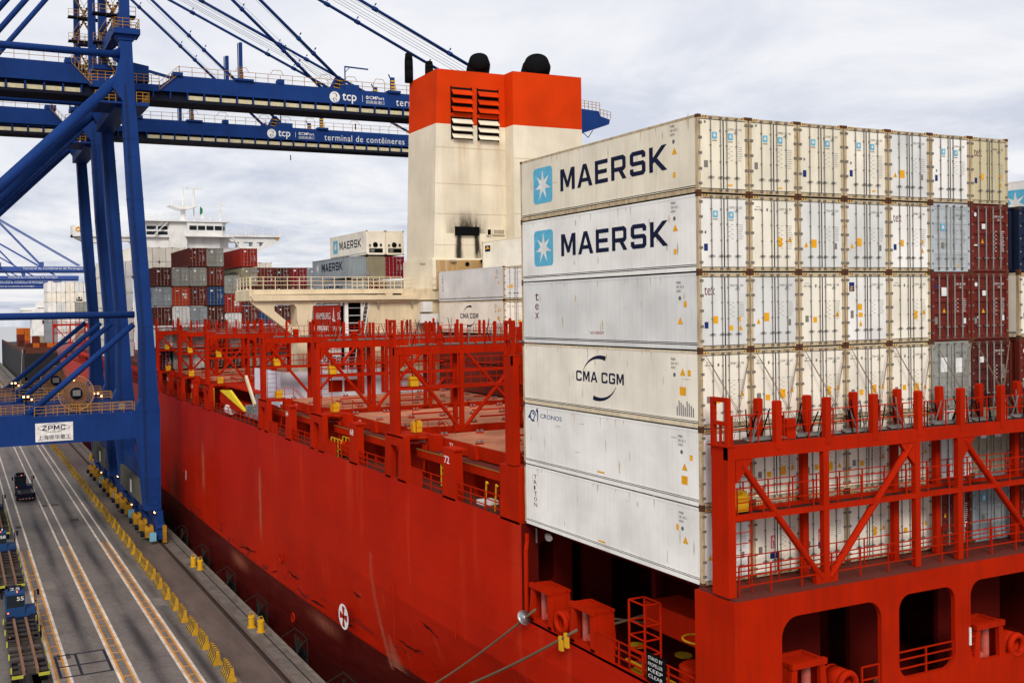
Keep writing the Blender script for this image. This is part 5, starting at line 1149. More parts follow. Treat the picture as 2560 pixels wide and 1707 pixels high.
b = MB(); b.ring((42.3, AY+0.9, 27.2), 'y', 0.4, 0.12, 14, 6); b.ring((-1.2, AY+0.2, 28.4), 'y', 0.4, 0.12, 14, 6); split(b, 'life_ring', DORANGE, tower)

# ------------------------------------------------------------------ ship-to-shore cranes
GZ = -15.3
def quay_crane(sign=True):
    root = thing('gantry_crane', 'tall blue quayside crane nearest the camera with white maker sign on its cross beam', 'crane', (-20, 91.5, GZ), 'blue quay cranes')
    for y, nm in ((83.0, 'near'), (100.0, 'far')):
        y0, y1 = y-0.7, y+0.7
        b = MB()
        b.prism([(-6.0, -11.7), (-4.15, -11.7), (-4.05, -0.4), (-4.2, 0.9), (-5.45, 23.3), (-6.2, 36.0), (-6.35, 40.9), (-7.7, 40.9), (-7.6, 36.0), (-7.1, 23.3), (-6.15, 9.0), (-6.25, 0.9), (-6.9, -0.4), (-6.9, -3.5), (-6.65, -4.2), (-6.35, -7)], 'y', y0, y1)
        b.prism([(-7.69, 38.9), (-6.3, 38.9), (-6.1, 33.2), (-7.0, 33.5), (-8.6, 35.6)], 'y', y0-0.02, y1+0.02)
        lg = b.build('crane_leg', BLUE, root)
        b = MB()
        for z, xa, xb in ((-8.2, -6.32, -4.08), (-0.4, -6.95, -4.02), (9.0, -6.2, -4.6), (16.0, -6.65, -5.0), (23.3, -7.15, -5.4), (30.0, -7.4, -5.78), (36.3, -7.68, -6.15)): b.box(xa, xb, y0-0.03, y1+0.03, z, z+0.07)
        b.build('splice_flange', BLUE, lg)
        b = MB()
        for dx_ in (0.25, 0.42): b.path([(-6.1+dx_, y0-0.06, -11), (-6.2+dx_, y0-0.06, 0.9), (-6.15+dx_, y0-0.06, 9.0), (-7.05+dx_, y0-0.06, 23.3), (-7.55+dx_, y0-0.06, 36.0)], 0.035, 5)
        for k in range(24): z = -10+k*1.9; xx = -6.0 if z < 9 else -6.0-0.9*(z-9)/14.3 if z < 23.3 else -6.9-0.5*(z-23.3)/12.7; b.box(xx, xx+0.4, y0-0.09, y0-0.0, z, z+0.08)
        b.build('cable_conduit', flat('conduit_dark', (0.02, 0.035, 0.09)), lg)
        b = MB(); b.prism([(-34.2, GZ+3), (-36.2, GZ+3), (-36.6, 40.9), (-35.2, 40.9)], 'y', y0, y1); b.build('crane_leg', BLUE, root)
        b = MB(); b.box(-35.4, -6.6, y0+0.05, y1-0.05, -3.45, -0.45); b.prism([(-35.4, -0.45), (-17.0, -0.45), (-18.0, -0.2), (-35.4, -0.1)], 'y', y0+0.1, y1-0.1)
        sb = b.build('sill_beam', BLUE, root)
        b = MB(); b.rail((-6.9, y0+0.05, -0.42), (-17.5, y0+0.05, -0.42), 1.05, (0.35, 0.7, 1.05), 1.2, 0.055); b.rail((-6.9, y1-0.05, -0.42), (-35, y1-0.05, -0.42), 1.05, (0.35, 0.7, 1.05), 1.2, 0.055); b.rail((-18.5, y0+0.05, -0.1), (-35, y0+0.05, -0.1), 1.05, (0.35, 0.7, 1.05), 1.2, 0.055); b.build('yellow_railing', YEL, sb)
        b = MB()
        b.tube((-6.6, y, 10.4), (-34.8, y, 10.4), 0.38, 16); b.tube((-6.7, y, 9.3), (-18.3, y, -0.35), 0.33, 14); b.tube((-34.6, y, 9.3), (-23.0, y, -0.35), 0.33, 14)
        b.tube((-7.5, y, 37.0), (-34.6, y, 10.4), 0.62, 18); b.tube((-7.6, y, 39.4), (-35.3, y, 39.4), 0.40, 16)
        b.prism([(-19.3, -0.45), (-17.3, -0.45), (-16.4, 0.4), (-17.0, 0.7)], 'y', y-0.2, y+0.2); b.prism([(-7.6, 38.2), (-7.6, 40.2), (-8.5, 39.8), (-8.5, 39.0)], 'y', y-0.1, y+0.1)
        b.build('brace_tube', BLUE, root, True)
        b = MB(); b.box(-8.4, -5.5, y0-0.5, y1+0.5, 41.5, 42.1); b.prism([(-7.7, 40.8), (-6.3, 40.8), (-5.7, 41.5), (-8.2, 41.5)], 'y', y0, y1); b.tube((-7.0, y, 42.1), (-7.0, y, 43.5), 0.65, 14, 0, 0.2)
        pl = b.build('mast_platform', BLUE, root)
        b = MB()
        for a, c in (((-8.3, y0-0.4), (-5.6, y0-0.4)), ((-5.6, y0-0.4), (-5.6, y1+0.4)), ((-5.6, y1+0.4), (-8.3, y1+0.4)), ((-8.3, y1+0.4), (-8.3, y0-0.4))): b.rail((*a, 42.1), (*c, 42.1), 1.1, (0.35, 0.7, 1.1), 0.9, 0.055)
        b.build('yellow_railing', YEL, pl)
        b = MB(); b.prism([(-7.6, 42), (-6.5, 42), (-6.75, 64.5), (-7.4, 64.5)], 'y', y-0.55, y+0.55); b.build('mast_leg', BLUE, root)
        b = MB(); ym_ = y+1.0 if y < 90 else y-1.0; b.tube((-7.2, ym_, 63.5), (-26, ym_, 39.6), 0.38, 14); b.build('back_stay', BLUE, root, True)
        b = MB()       # stairs zig-zagging up beside the mast
        for k in range(6):
            z = 41.0+k*3.6; s = 1 if k % 2 else -1; ys = y+2.6 if y < 90 else y-2.6
            b.beam((-7.0-1.0*s, ys, z), (-7.0+1.0*s, ys, z+3.4), 0.08, 0.2, 0); b.rail((-8.6, ys-0.5, z+3.5), (-5.4, ys-0.5, z+3.5), 1.0, (0.5, 1.0), 0.8, 0.05, 0)
            for i in range(9): b.box(-7.0-1.0*s+i*0.22*s-0.12, -7.0-1.0*s+i*0.22*s+0.12, ys-0.4, ys+0.4, z+0.2+i*0.37, z+0.24+i*0.37, 1)
            b.box(-8.6, -5.4, ys-0.6, ys+0.7, z+3.35, z+3.5, 1); b.beam((-7.0-1.0*s, ys-0.4, z+1), (-7.0+1.0*s, ys-0.4, z+4.4), 0.06, 0.06, 0)
        b.build('mast_stair', [YEL, BLUED], root)
        b = MB(); b.box(-5.4, -3.9, y0-0.1, y0+1.0, 47.3, 48.0) if y < 90 else b.box(-5.5, -4.9, y0, y0+0.5, 47, 47.5); pf = b.build('side_platform', BLUE, root)
        if y < 90: b = MB(); b.rail((-5.3, y0-0.05, 48), (-3.95, y0-0.05, 48), 1.2, (0.4, 0.8, 1.2), 0.6, 0.05); b.rail((-3.95, y0-0.05, 48), (-3.95, y0+0.95, 48), 1.2, (0.4, 0.8, 1.2), 0.6, 0.05); b.build('yellow_railing', YEL, pf)
    b = MB()          # sill between the two waterside legs, with grey panels, and top tie beams
    b.box(-5.7, -4.4, 83.7, 99.3, -8.6, -6.9); b.box(-35.9, -34.6, 83.7, 99.3, -8.6, -6.9); b.box(-7.5, -6.5, 83.7, 99.3, 43.0, 44.6); b.box(-7.2, -6.8, 83.7, 99.3, 62, 63.5)
    b.box(-36.2, -35.2, 83.7, 99.3, 40, 41.5); b.box(-8.2, -6.0, 83.7, 99.3, 33.6, 34.6)
    split(b, 'tie_beam', BLUE, root)
    b = MB()
    for (x0, x1) in ((-6.05, -4.6), (-35.9, -34.5)):
        for i in range(3): b.box(x0, x1, 84.3+i*5.1, 89.1+i*5.1, -11.3, -8.7)
        for i in range(24): b.box(x0-0.05, x0, 84.5+i*0.63, 84.62+i*0.63, -11.2, -8.8)
    b.build('electrical_cabinet', OLIVE, root)
    b = MB(); b.box(-6.12, -6.1, 90.4, 91.4, -10.9, -9.4); b.build('cabinet_notice', DWHITE, root)
    for xr in (-4.4, -34.9):
      for ya in (87.6, 102.0):
        b = MB()
        b.prism([(ya-6.2, -13.6), (ya-5.6, -12.6), (ya-1.2, -11.7), (ya+1.2, -11.7), (ya+5.6, -12.6), (ya+6.2, -13.6), (ya+3.2, -13.2), (ya, -12.7), (ya-3.2, -13.2)], 'x', xr-0.45, xr+0.45, 0)
        for s in (-1, 1):
            b.prism([(ya+s*3.1-3.0, -14.4), (ya+s*3.1-2.2, -13.4), (ya+s*3.1+2.2, -13.4), (ya+s*3.1+3.0, -14.4)], 'x', xr-0.4, xr+0.4, 0)
        for i in range(8):
            yy = ya-5.3+i*1.51; b.tube((xr-0.12, yy, GZ+0.42), (xr+0.12, yy, GZ+0.42), 0.4, 14, 1)
        b.box(xr-0.35, xr+0.35, ya-6.6, ya+6.6, GZ+0.55, GZ+0.95, 0)
        bg_ = b.build('wheel_bogie', [BLUE, BLUED], root)
        b = MB()
        for i in range(3):
            yy = ya-4.9+i*3.9
            b.prism([(yy, GZ+0.5), (yy+1.7, GZ+0.5), (yy+1.7, GZ+1.3), (yy+1.3, GZ+1.7), (yy+0.4, GZ+1.7), (yy, GZ+1.2)], 'x', xr-1.5, xr-0.55, 0)
            b.tube((xr-1.9, yy+0.8, GZ+0.75), (xr-1.2, yy+0.8, GZ+0.75), 0.3, 10, 1); b.tube((xr-1.1, yy+0.2, GZ+1.75), (xr-1.1, yy+1.5, GZ+1.75), 0.08, 6, 1)
        b.box(xr-1.3, xr-0.6, ya-6.6, ya-6.1, GZ+0.4, GZ+1.3, 2); b.box(xr+0.1, xr+0.5, ya-6.9, ya-6.5, GZ+0.2, GZ+2.1, 0)
        b.build('drive_motor', [paint('motor_yellow', (0.40, 0.20, 0.015), 0.7, 0.4, (0.05, 0.03, 0.02), streak=False, scale=2), BLUED, flat('motor_cyan', (0.18, 0.42, 0.55))], bg_)
    b = MB(); b.tube((-4.9, 81.5, -11.8), (-4.9, 83, -11.6), 0.1, 6)
    for ll in range(2): b.box(-4.75, -4.1, 81.6+ll*0.3, 81.75+ll*0.3, -15, -11.7)
    b.ring((-4.9, 82.28, -10.6), 'y', 0.5, 0.05, 18, 6)
    b.build('ladder', BLUE, root)
    # main girder and boom: two box girders side by side
    for (y0, y1) in ((88.5, 89.9), (93.6, 95.0)):
        b = MB()
        b.prism([(-45, 37.2), (-10.4, 37.2), (-10.2, 36.9), (-2.4, 36.9), (-1.8, 37.0), (58, 37.0), (58, 35.3), (60.8, 36.2), (62.9, 36.9), (63.1, 37.6), (61.4, 38.0), (61.2, 38.7), (57.5, 38.9), (-0.2, 38.95), (-2.0, 37.7), (-10.4, 37.65), (-11.9, 39.4), (-45, 39.5)], 'y', y0, y1)
        b.build('boom_girder', BLUE, root)
    b = MB()
    b.box(-44, 57.8, 90.0, 93.5, 36.6, 36.9, 1); b.box(-44, 57.8, 88.45, 89.8, 36.02, 36.12, 1); b.box(-44, 57.8, 89.8, 94.9, 36.35, 36.55, 1); b.box(-44, 57.8, 88.45, 88.6, 35.75, 36.02, 1)
    b.box(-44, 57.8, 89.0, 89.1, 36.1, 37.0, 1)
    i = -44
    while i < 57: b.box(i, i+0.14, 88.46, 88.9, 36.06, 37.0, 0); i += 2.05
    bw = b.build('trolley_walkway', [BLUE, BLUED], root)
    b = MB(); i = -44
    while i < 56:
        if not -12 < i < 1: b.box(i+0.2, i+1.98, 88.72, 88.8, 36.12, 36.66)
        i += 2.05
    split(b, 'cable_tray', flat('tray_cream', (0.62, 0.55, 0.36)), bw)
    b = MB(); 
    for y in (88.6, 94.9): b.rail((0.2, y, 38.95), (57.5, y, 38.95), 1.1, (0.55, 1.1), 1.6, 0.05); b.rail((-12, y, 39.45), (-44, y, 39.45), 1.1, (0.55, 1.1), 1.6, 0.05); b.rail((-10.2, y, 37.7), (-2.2, y, 37.7), 1.1, (0.35, 0.7, 1.1), 0.9, 0.055)
    for (xa, za, xb, zb) in ((-12.2, 40.3, -10.0, 38.0), (-2.2, 38.0, 0.2, 40.1)):
        b.beam((xa, 88.3, za), (xb, 88.3, zb), 0.06); b.beam((xa, 88.3, za-0.9), (xb, 88.3, zb-0.9), 0.06)
        for k in range(7): f = k/6; b.beam((xa+(xb-xa)*f, 88.3, za+(zb-za)*f), (xa+(xb-xa)*f, 88.3, za+(zb-za)*f-0.9), 0.05)
    for x in (8, 12.5, 19, 22.5, 26.5, 34, 41, 50): b.path([(x-0.9, 88.6, 40.0), (x-0.5, 88.6, 40.6), (x+0.5, 88.6, 40.6), (x+0.9, 88.6, 40.0)], 0.035, 5)
    b.rail((58, 88.5, 38.9), (61.3, 88.5, 38.7), 1.2, (0.4, 0.8, 1.2), 0.7, 0.05); b.rail((61.4, 88.5, 38.0), (63.2, 88.5, 37.7), 1.0, (0.5, 1.0), 0.6, 0.05); b.rail((61.4, 95, 38.0), (63.2, 95, 37.7), 1.0, (0.5, 1.0), 0.6, 0.05)
    b.build('boom_railing', YEL, bw)
    b = MB(); b.box(-6.6, -3.3, 89.0, 92, 38.0, 39.9, 0); b.prism([(-6.6, 39.9), (-5.2, 40.2), (-3.3, 39.9)], 'y', 89, 92, 0); b.beam((-3.3, 89, 39.3), (0.0, 89, 38.6), 0.3, 0.3); b.box(-0.6, 0.6, 88.2, 89.3, 38.9, 39.3, 0); b.box(7.0, 9.4, 88.2, 89.3, 38.9, 39.15); b.box(12.6, 13.4, 88.4, 89.5, 38.95, 39.5); b.box(27.6, 29.4, 88.2, 89.2, 38.9, 39.2)
    b.box(-12.9, -11.4, 88.4, 90, 39.4, 40.0)
    b.build('hinge_machinery', BLUED if False else BLUE, root)
    for x, zt in ((6.2, 41.9), (7.95, 43.7)):
        b = MB(); b.tube((x, 88.9, 38.95), (x, 88.9, zt), 0.24, 10, 0); b.tube((x-0.35, 88.9, 38.95), (x-0.35, 88.9, zt-0.1), 0.07, 6, 0)
        if x > 7:
            for k in range(5): b.tube((x, 88.9, 39.0+k*0.32), (x, 88.9, 39.16+k*0.32), 0.255, 10, 1, 0.255)
        b.build('latch_post', [BLUE, YEL], root)
    b = MB()
    for y in (88.9, 94.6):
        b.prism([(19.6, 38.95), (22.2, 38.95), (21.6, 40.0), (21.0, 40.6), (20.4, 40.4)], 'y', y-0.25, y+0.25, 0)
        for k in range(6): b.beam((20.0+k*0.14, y-0.4, 39.1+k*0.22), (20.7+k*0.14, y-0.4, 39.0+k*0.22), 0.14, 0.06, 1 if k % 2 else 2)
        b.prism([(46, 38.95), (49.5, 38.95), (48.5, 40.3), (47.4, 40.5)], 'y', y-0.25, y+0.25, 0)
        b.box(28.2, 28.7, y-0.3, y+0.1, 38.95, 41.0, 0); b.beam((28.3, y-0.1, 40.6), (27.9, y-0.1, 41.4), 0.12); 
        for k in range(4): b.box(28.15, 28.75, y-0.35, y-0.3, 39.2+k*0.4, 39.4+k*0.4, 2)
        b.box(21.6, 23.6, y-0.35, y+0.35, 38.95, 39.6, 0)
    b.build('stay_bracket', [BLUE, BLUED, YELB], root)
    b = MB(); b.tube((21.75, 88.8, 38.95), (21.75, 88.8, 41.95), 0.09, 8); b.beam((21.75, 88.8, 41.9), (25.0, 88.8, 41.8), 0.16, 0.16); b.beam((21.8, 88.8, 41.2), (22.4, 88.8, 41.85), 0.08); b.build('davit', BLUE, root)
    b = MB(); b.beam((24, 91, 35.1), (24, 91, 34.3), 0.12); b.beam((58.6, 89, 35.6), (59.6, 89, 34.9), 0.08); b.beam((59.6, 89, 34.9), (60.4, 89, 36.0), 0.08); b.build('hanging_hook', BLUED, root)
    for y in (88.7, 94.8):
        for (xe, ze) in ((20.9, 40.2), (47.6, 40.2)):
            ap = Vector((-7.0, y, 64.4)); en = Vector((xe, y, ze)); b = MB(); b.tube(ap, en, 0.2, 10)
            for f in (0.22, 0.30, 0.52, 0.60, 0.80, 0.87):
                p = ap.lerp(en, f); q = ap.lerp(en, f+0.012); b.tube(p, q, 0.29, 10); b.beam(p+Vector((0.35, 0, 0.35)), p+Vector((0.5, 0, 0.6)), 0.15)
            b.build('boom_stay', BLUE, root, True)
    b = MB()
    for k in range(6): yk = 89.6+k*0.85; b.tube((-7.0, yk, 64.6+0.1*(k % 3)), (50, yk, 39.9), 0.03, 4)
    for k in range(2): b.tube((-7.0, 89.6+k*4, 63.8), (22, 89.6+k*4, 39.6), 0.022, 4)
    for k in range(4): b.tube((-7.0, 90.5+k*0.8, 64.4), (-45, 90.5+k*0.8, 40.5), 0.03, 4)
    b.build('hoist_rope', GREYM, root)
    # lettering on the aft girder
    b = MB(); f = aft(88.49); f2 = aft(88.485)
    b.flatadd(CI2, f, 19.45, 37.12, 1.42, 1.42, 0)
    b.flatadd(arc2(150, -30, 0.34, 0.34, 0.02, 0.14, 12), f2, 20.12, 38.0, 1, 1, 1); b.flatadd(arc2(-30, -210, 0.34, 0.34, 0.02, 0.14, 12), f2, 20.28, 37.55, 1, 1, 1); b.flatadd(arc2(80, 20, 0.6, 0.5, 0.03, 0.1, 8), f2, 19.9, 37.3, 1, 1, 1)
    b.flatadd(text2('tcp', 0.012)[0], f, 21.2, 37.12, 1.98, 1.3, 0); b.flatadd(SQ2, f, 24.0, 37.45, 0.05, 0.85, 0)
    b.flatadd(CI2, f, 24.5, 37.88, 0.42, 0.42, 0); b.flatadd(text2('M', 0.01)[0], f2, 24.58, 37.98, 0.26, 0.2, 1); b.flatadd(text2('CMPort', 0.012)[0], f, 25.0, 37.88, 2.1, 0.42, 0); b.flatadd(text2('招商局港口', 0.0)[0], f, 24.5, 37.28, 2.6, 0.44, 0)
    b.flatadd(text2('terminal de contêineres', 0.0, 1.12)[0], f, 28.8, 37.28, 13.9, 0.98, 0)
    b.flatadd(text2('de Paranaguá', 0.0, 1.12)[0], f, 43.6, 37.1, 7.4, 1.0, 0)
    b.build('lettering', [DWHITE, BLUE], root, recalc=False)
    # cable reel and floodlights on the far cross beam
    b = MB(); c = (-11.4, 98.2, 0.7); b.ring(c, 'y', 2.15, 0.05, 40, 6, 0); b.ring((c[0], 98.6, c[2]), 'y', 2.15, 0.05, 40, 6, 0)
    for k in range(40):
        a = 2*PI*k/40; b.beam((c[0]+0.75*math.cos(a), 98.2, c[2]+0.75*math.sin(a)), (c[0]+2.15*math.cos(a), 98.2, c[2]+2.15*math.sin(a)), 0.05, 0.05, 0)
    b.tube((c[0], 98.3, c[2]), (c[0], 98.55, c[2]), 1.55, 36, 1); b.tube((c[0], 98.0, c[2]), (c[0], 98.6, c[2]), 0.75, 24, 2); b.box(c[0]-0.45, c[0]+0.45, 97.6, 98.1, c[2]-0.3, c[2]+0.4, 3)
    b.build('cable_reel', [flat('reel_frame', (0.48, 0.26, 0.15)), flat('cable_brown', (0.16, 0.075, 0.045)), BLUED, GREYM], root)
    for x in (-17.3, -8.9):
        b = MB(); b.tube((x, 99.2, -0.4), (x, 99.2, 0.35), 0.05, 6, 1); b.box(x-0.45, x-0.05, 99.1, 99.25, 0.3, 0.65, 1); b.box(x+0.05, x+0.45, 99.1, 99.25, 0.3, 0.65, 1); b.box(x-0.36, x-0.14, 99.05, 99.11, 0.37, 0.58, 0); b.box(x+0.14, x+0.36, 99.05, 99.11, 0.37, 0.58, 0)
        b.tube((x+0.6, 99.1, 0.1), (x+0.75, 99.1, 0.1), 0.1, 8, 0)
        b.build('floodlight', [LAMP, BLUED], root)
    b = MB(); b.tube((-4.9, 82.1, -11.9), (-4.9, 82.25, -11.9), 0.12, 12, 0); b.tube((-5.6, 93.7, -13.0), (-5.6, 93.8, -13.0), 0.08, 10, 0); b.tube((-8.8, 84.5, 34.35), (-8.8, 84.5, 34.4), 0.25, 10, 0); b.build('work_light', [LAMP], root)
    b = MB(); b.box(-10.5, -6.2, 82.6, 88.4, 33.9, 34.1); pf = b.build('checker_platform', BLUE, root)
    b = MB(); b.rail((-10.4, 82.7, 34.1), (-8.2, 82.7, 34.1), 1.1, (0.35, 0.7, 1.1), 0.8, 0.055); b.rail((-6, 82.2, 34.1), (-4.6, 82.2, 34.1), 1.1, (0.35, 0.7, 1.1), 0.7, 0.055); b.rail((-4.6, 82.2, 34.1), (-4.6, 88.2, 34.1), 1.1, (0.35, 0.7, 1.1), 0.8, 0.055); b.build('yellow_railing', YEL, pf)
    b = MB(); b.box(-6.1, -4.6, 82.2, 88, 33.7, 34.08); b.box(-38, -30, 86, 97, 39.6, 44.5); b.build('machinery_house', BLUE, root)
    b = MB(); b.box(-11.5, -10.9, 99.0, 99.4, -0.4, 0.3); b.box(-8.6, -7.9, 82.4, 82.6, -0.05, 0.5); b.build('junction_box', GREYM, root)
    return root
cr1 = quay_crane()
cr2 = copy_tree(cr1, off=(0, 27, 0)); cr2['label'] = 'second blue quayside crane standing directly behind the nearest one'
b = MB(); b.box(-17.45, -13.55, 82.28, 82.34, -3.15, -1.15, 0)
f = aft(82.27)
b.flatadd(([(0.04, 0.5), (0.04, 0.38), (0.36, 0.0), (0.62, 0.0), (0.96, 0.38), (0.96, 0.62), (0.62, 1.0), (0.36, 1.0), (0.04, 0.62)], [tuple(range(9))]), f, -17.3, -2.15, 3.55, 0.92, 1)
b.flatadd(([(0.055, 0.5), (0.055, 0.4), (0.365, 0.05), (0.615, 0.05), (0.945, 0.4), (0.945, 0.6), (0.615, 0.95), (0.365, 0.95), (0.055, 0.6)], [tuple(range(9))]), aft(82.265), -17.3, -2.15, 3.55, 0.92, 0)
b.flatadd(block('ZPMC')[0], aft(82.26), -16.75, -1.92, 2.4, 0.48, 1); b.flatadd(SQ2, aft(82.26), -15.55, -2.1, 0.05, 0.82, 1)
b.flatadd(text2('上海振华重工', 0.0)[0], aft(82.26), -17.2, -2.95, 3.4, 0.5, 1)
b.build('maker_sign', [DWHITE, NAVY], cr1, recalc=False)

# ------------------------------------------------------------------ quay, water
qm = bpy.data.materials.new('quay_concrete'); qm.use_nodes = True; t = qm.node_tree; bs = t.nodes['Principled BSDF']; bs.inputs['Roughness'].default_value = 0.75
tcn = N(t, 'ShaderNodeTexCoord'); sp = N(t, 'ShaderNodeSeparateXYZ'); L(t, tcn.outputs['Object'], sp.inputs[0])
def noise(sc_, det=6, mp=None, rough=0.6):
    n = N(t, 'ShaderNodeTexNoise'); n.inputs['Scale'].default_value = sc_; n.inputs['Detail'].default_value = det; n.inputs['Roughness'].default_value = rough
    if mp: m = N(t, 'ShaderNodeMapping'); m.inputs['Scale'].default_value = mp; L(t, tcn.outputs['Object'], m.inputs[0]); L(t, m.outputs[0], n.inputs['Vector'])
    else: L(t, tcn.outputs['Object'], n.inputs['Vector'])
    return n
def ramp(n, p0, c0, p1, c1):
    r = N(t, 'ShaderNodeValToRGB'); r.color_ramp.elements[0].position = p0; r.color_ramp.elements[0].color = (*c0, 1); r.color_ramp.elements[1].position = p1; r.color_ramp.elements[1].color = (*c1, 1); L(t, n, r.inputs[0]); return r
def mixc(fac, a, bcol, amt=None):
    m = N(t, 'ShaderNodeMixRGB'); L(t, fac, m.inputs[0]); L(t, a, m.inputs[1])
    if isinstance(bcol, tuple): m.inputs[2].default_value = (*bcol, 1)
    else: L(t, bcol, m.inputs[2])
    return m
base = ramp(noise(0.25, 8, None, 0.7).outputs['Fac'], 0.3, (0.080, 0.067, 0.058), 0.7, (0.165, 0.14, 0.122))
fine = ramp(noise(3.0, 6).outputs['Fac'], 0.35, (0.0, 0.0, 0.0), 0.75, (0.5, 0.5, 0.5)); m1 = mixc(fine.outputs[0], base.outputs[0], (0.26, 0.24, 0.22))
# crane track strip: browner
lt = N(t, 'ShaderNodeMath', operation='GREATER_THAN'); lt.inputs[1].default_value = -7.3; L(t, sp.outputs[0], lt.inputs[0])
brn = ramp(noise(0.5, 7, (1, 0.25, 1)).outputs['Fac'], 0.3, (0.07, 0.052, 0.042), 0.75, (0.165, 0.13, 0.105)); m2 = mixc(lt.outputs[0], m1.outputs[0], brn.outputs[0])
ed = N(t, 'ShaderNodeMath', operation='GREATER_THAN'); ed.inputs[1].default_value = -3.9; L(t, sp.outputs[0], ed.inputs[0])
edc = ramp(noise(0.6, 7).outputs['Fac'], 0.3, (0.075, 0.068, 0.058), 0.75, (0.20, 0.18, 0.15)); m3 = mixc(ed.outputs[0], m2.outputs[0], edc.outputs[0])
# tyre darkening along the lanes (x period about 4.6 m) broken up by stretched noise
wv = N(t, 'ShaderNodeMath', operation='ADD'); wv.inputs[1].default_value = 16.9; L(t, sp.outputs[0], wv.inputs[0])
def bell(c, wd):
    a = N(t, 'ShaderNodeMath', operation='SUBTRACT'); a.inputs[1].default_value = c; L(t, sp.outputs[0], a.inputs[0]); q = N(t, 'ShaderNodeMath', operation='MULTIPLY'); L(t, a.outputs[0], q.inputs[0]); L(t, a.outputs[0], q.inputs[1])
    d = N(t, 'ShaderNodeMath', operation='MULTIPLY'); d.inputs[1].default_value = -1/(wd*wd); L(t, q.outputs[0], d.inputs[0]); e_ = N(t, 'ShaderNodeMath', operation='EXPONENT'); L(t, d.outputs[0], e_.inputs[0]); return e_
s_ = None
for c_, w_, in ((-16.4, 0.5), (-12.2, 0.55), (-8.9, 0.4), (-21.3, 0.8)):
    bl = bell(c_, w_)
    if s_ is None: s_ = bl
    else: a = N(t, 'ShaderNodeMath', operation='ADD'); L(t, s_.outputs[0], a.inputs[0]); L(t, bl.outputs[0], a.inputs[1]); s_ = a
nt_ = noise(0.5, 6, (1.2, 0.12, 1)); nr = N(t, 'ShaderNodeMapRange'); nr.inputs[1].default_value = 0.38; nr.inputs[2].default_value = 0.62; nr.inputs[3].default_value = 0.15; nr.inputs[4].default_value = 0.95; L(t, nt_.outputs['Fac'], nr.inputs[0])
pm = N(t, 'ShaderNodeMath', operation='MULTIPLY'); L(t, s_.outputs[0], pm.inputs[0]); L(t, nr.outputs[0], pm.inputs[1]); m4 = mixc(pm.outputs[0], m3.outputs[0], (0.026, 0.022, 0.024))
oil = ramp(noise(0.55, 6, (1, 0.5, 1), 0.78).outputs['Fac'], 0.60, (0, 0, 0), 0.74, (0.7, 0.7, 0.7)); m5 = mixc(oil.outputs[0], m4.outputs[0], (0.05, 0.045, 0.045))
# slab joints
def frac(ax, per, wd):
    a = N(t, 'ShaderNodeMath', operation='MULTIPLY'); a.inputs[1].default_value = 1/per; L(t, sp.outputs[ax], a.inputs[0]); f_ = N(t, 'ShaderNodeMath', operation='FRACT'); L(t, a.outputs[0], f_.inputs[0]); l = N(t, 'ShaderNodeMath', operation='LESS_THAN'); l.inputs[1].default_value = wd/per; L(t, f_.outputs[0], l.inputs[0]); return l
j = N(t, 'ShaderNodeMath', operation='MAXIMUM'); L(t, frac(1, 6.1, 0.10).outputs[0], j.inputs[0]); L(t, frac(0, 4.9, 0.07).outputs[0], j.inputs[1]); jm = N(t, 'ShaderNodeMath', operation='MULTIPLY'); jm.inputs[1].default_value = 0.35; L(t, j.outputs[0], jm.inputs[0]); m6 = mixc(jm.outputs[0], m5.outputs[0], (0.04, 0.036, 0.033))
L(t, m6.outputs[0], bs.inputs['Base Color'])
b = MB(); b.box(-2500, -2.1, -400, 3000, GZ-6, GZ); tag(b.build('quay', qm), kind='structure')
b = MB(); b.box(-2.4, -2.06, -150, 900, GZ-1.1, GZ+0.004); tag(b.build('quay_edge', paint('edge_concrete', (0.20, 0.18, 0.15), 0.8, 0.5, (0.08, 0.07, 0.06), streak=False)), kind='structure')
wm = bpy.data.materials.new('harbour_water'); wm.use_nodes = True; t2 = wm.node_tree; b_ = t2.nodes['Principled BSDF']; b_.inputs['Base Color'].default_value = (0.012, 0.02, 0.018, 1); b_.inputs['Roughness'].default_value = 0.12
n_ = N(t2, 'ShaderNodeTexNoise'); n_.inputs['Scale'].default_value = 0.5; n_.inputs['Detail'].default_value = 5; bp_ = N(t2, 'ShaderNodeBump'); bp_.inputs['Strength'].default_value = 0.3; c_ = N(t2, 'ShaderNodeTexCoord'); L(t2, c_.outputs['Object'], n_.inputs['Vector']); L(t2, n_.outputs['Fac'], bp_.inputs['Height']); L(t2, bp_.outputs[0], b_.inputs['Normal'])
b = MB(); b.add([(-2.05, -400, -19.0), (3000, -400, -19.0), (3000, 3000, -19.0), (-2.05, 3000, -19.0)], [(0, 1, 2, 3)]); tag(b.build('water', wm), kind='structure')
b = MB()
for x in (-4.55, -4.25): b.box(x-0.05, x+0.05, -150, 700, GZ, GZ+0.006)
b.box(-4.46, -4.34, -150, 700, GZ, GZ+0.03); b.box(-3.0, -2.9, -150, 700, GZ, GZ+0.005); tag(b.build('crane_rail', flat('rail_dark', (0.025, 0.02, 0.018), 0.6)), kind='structure')
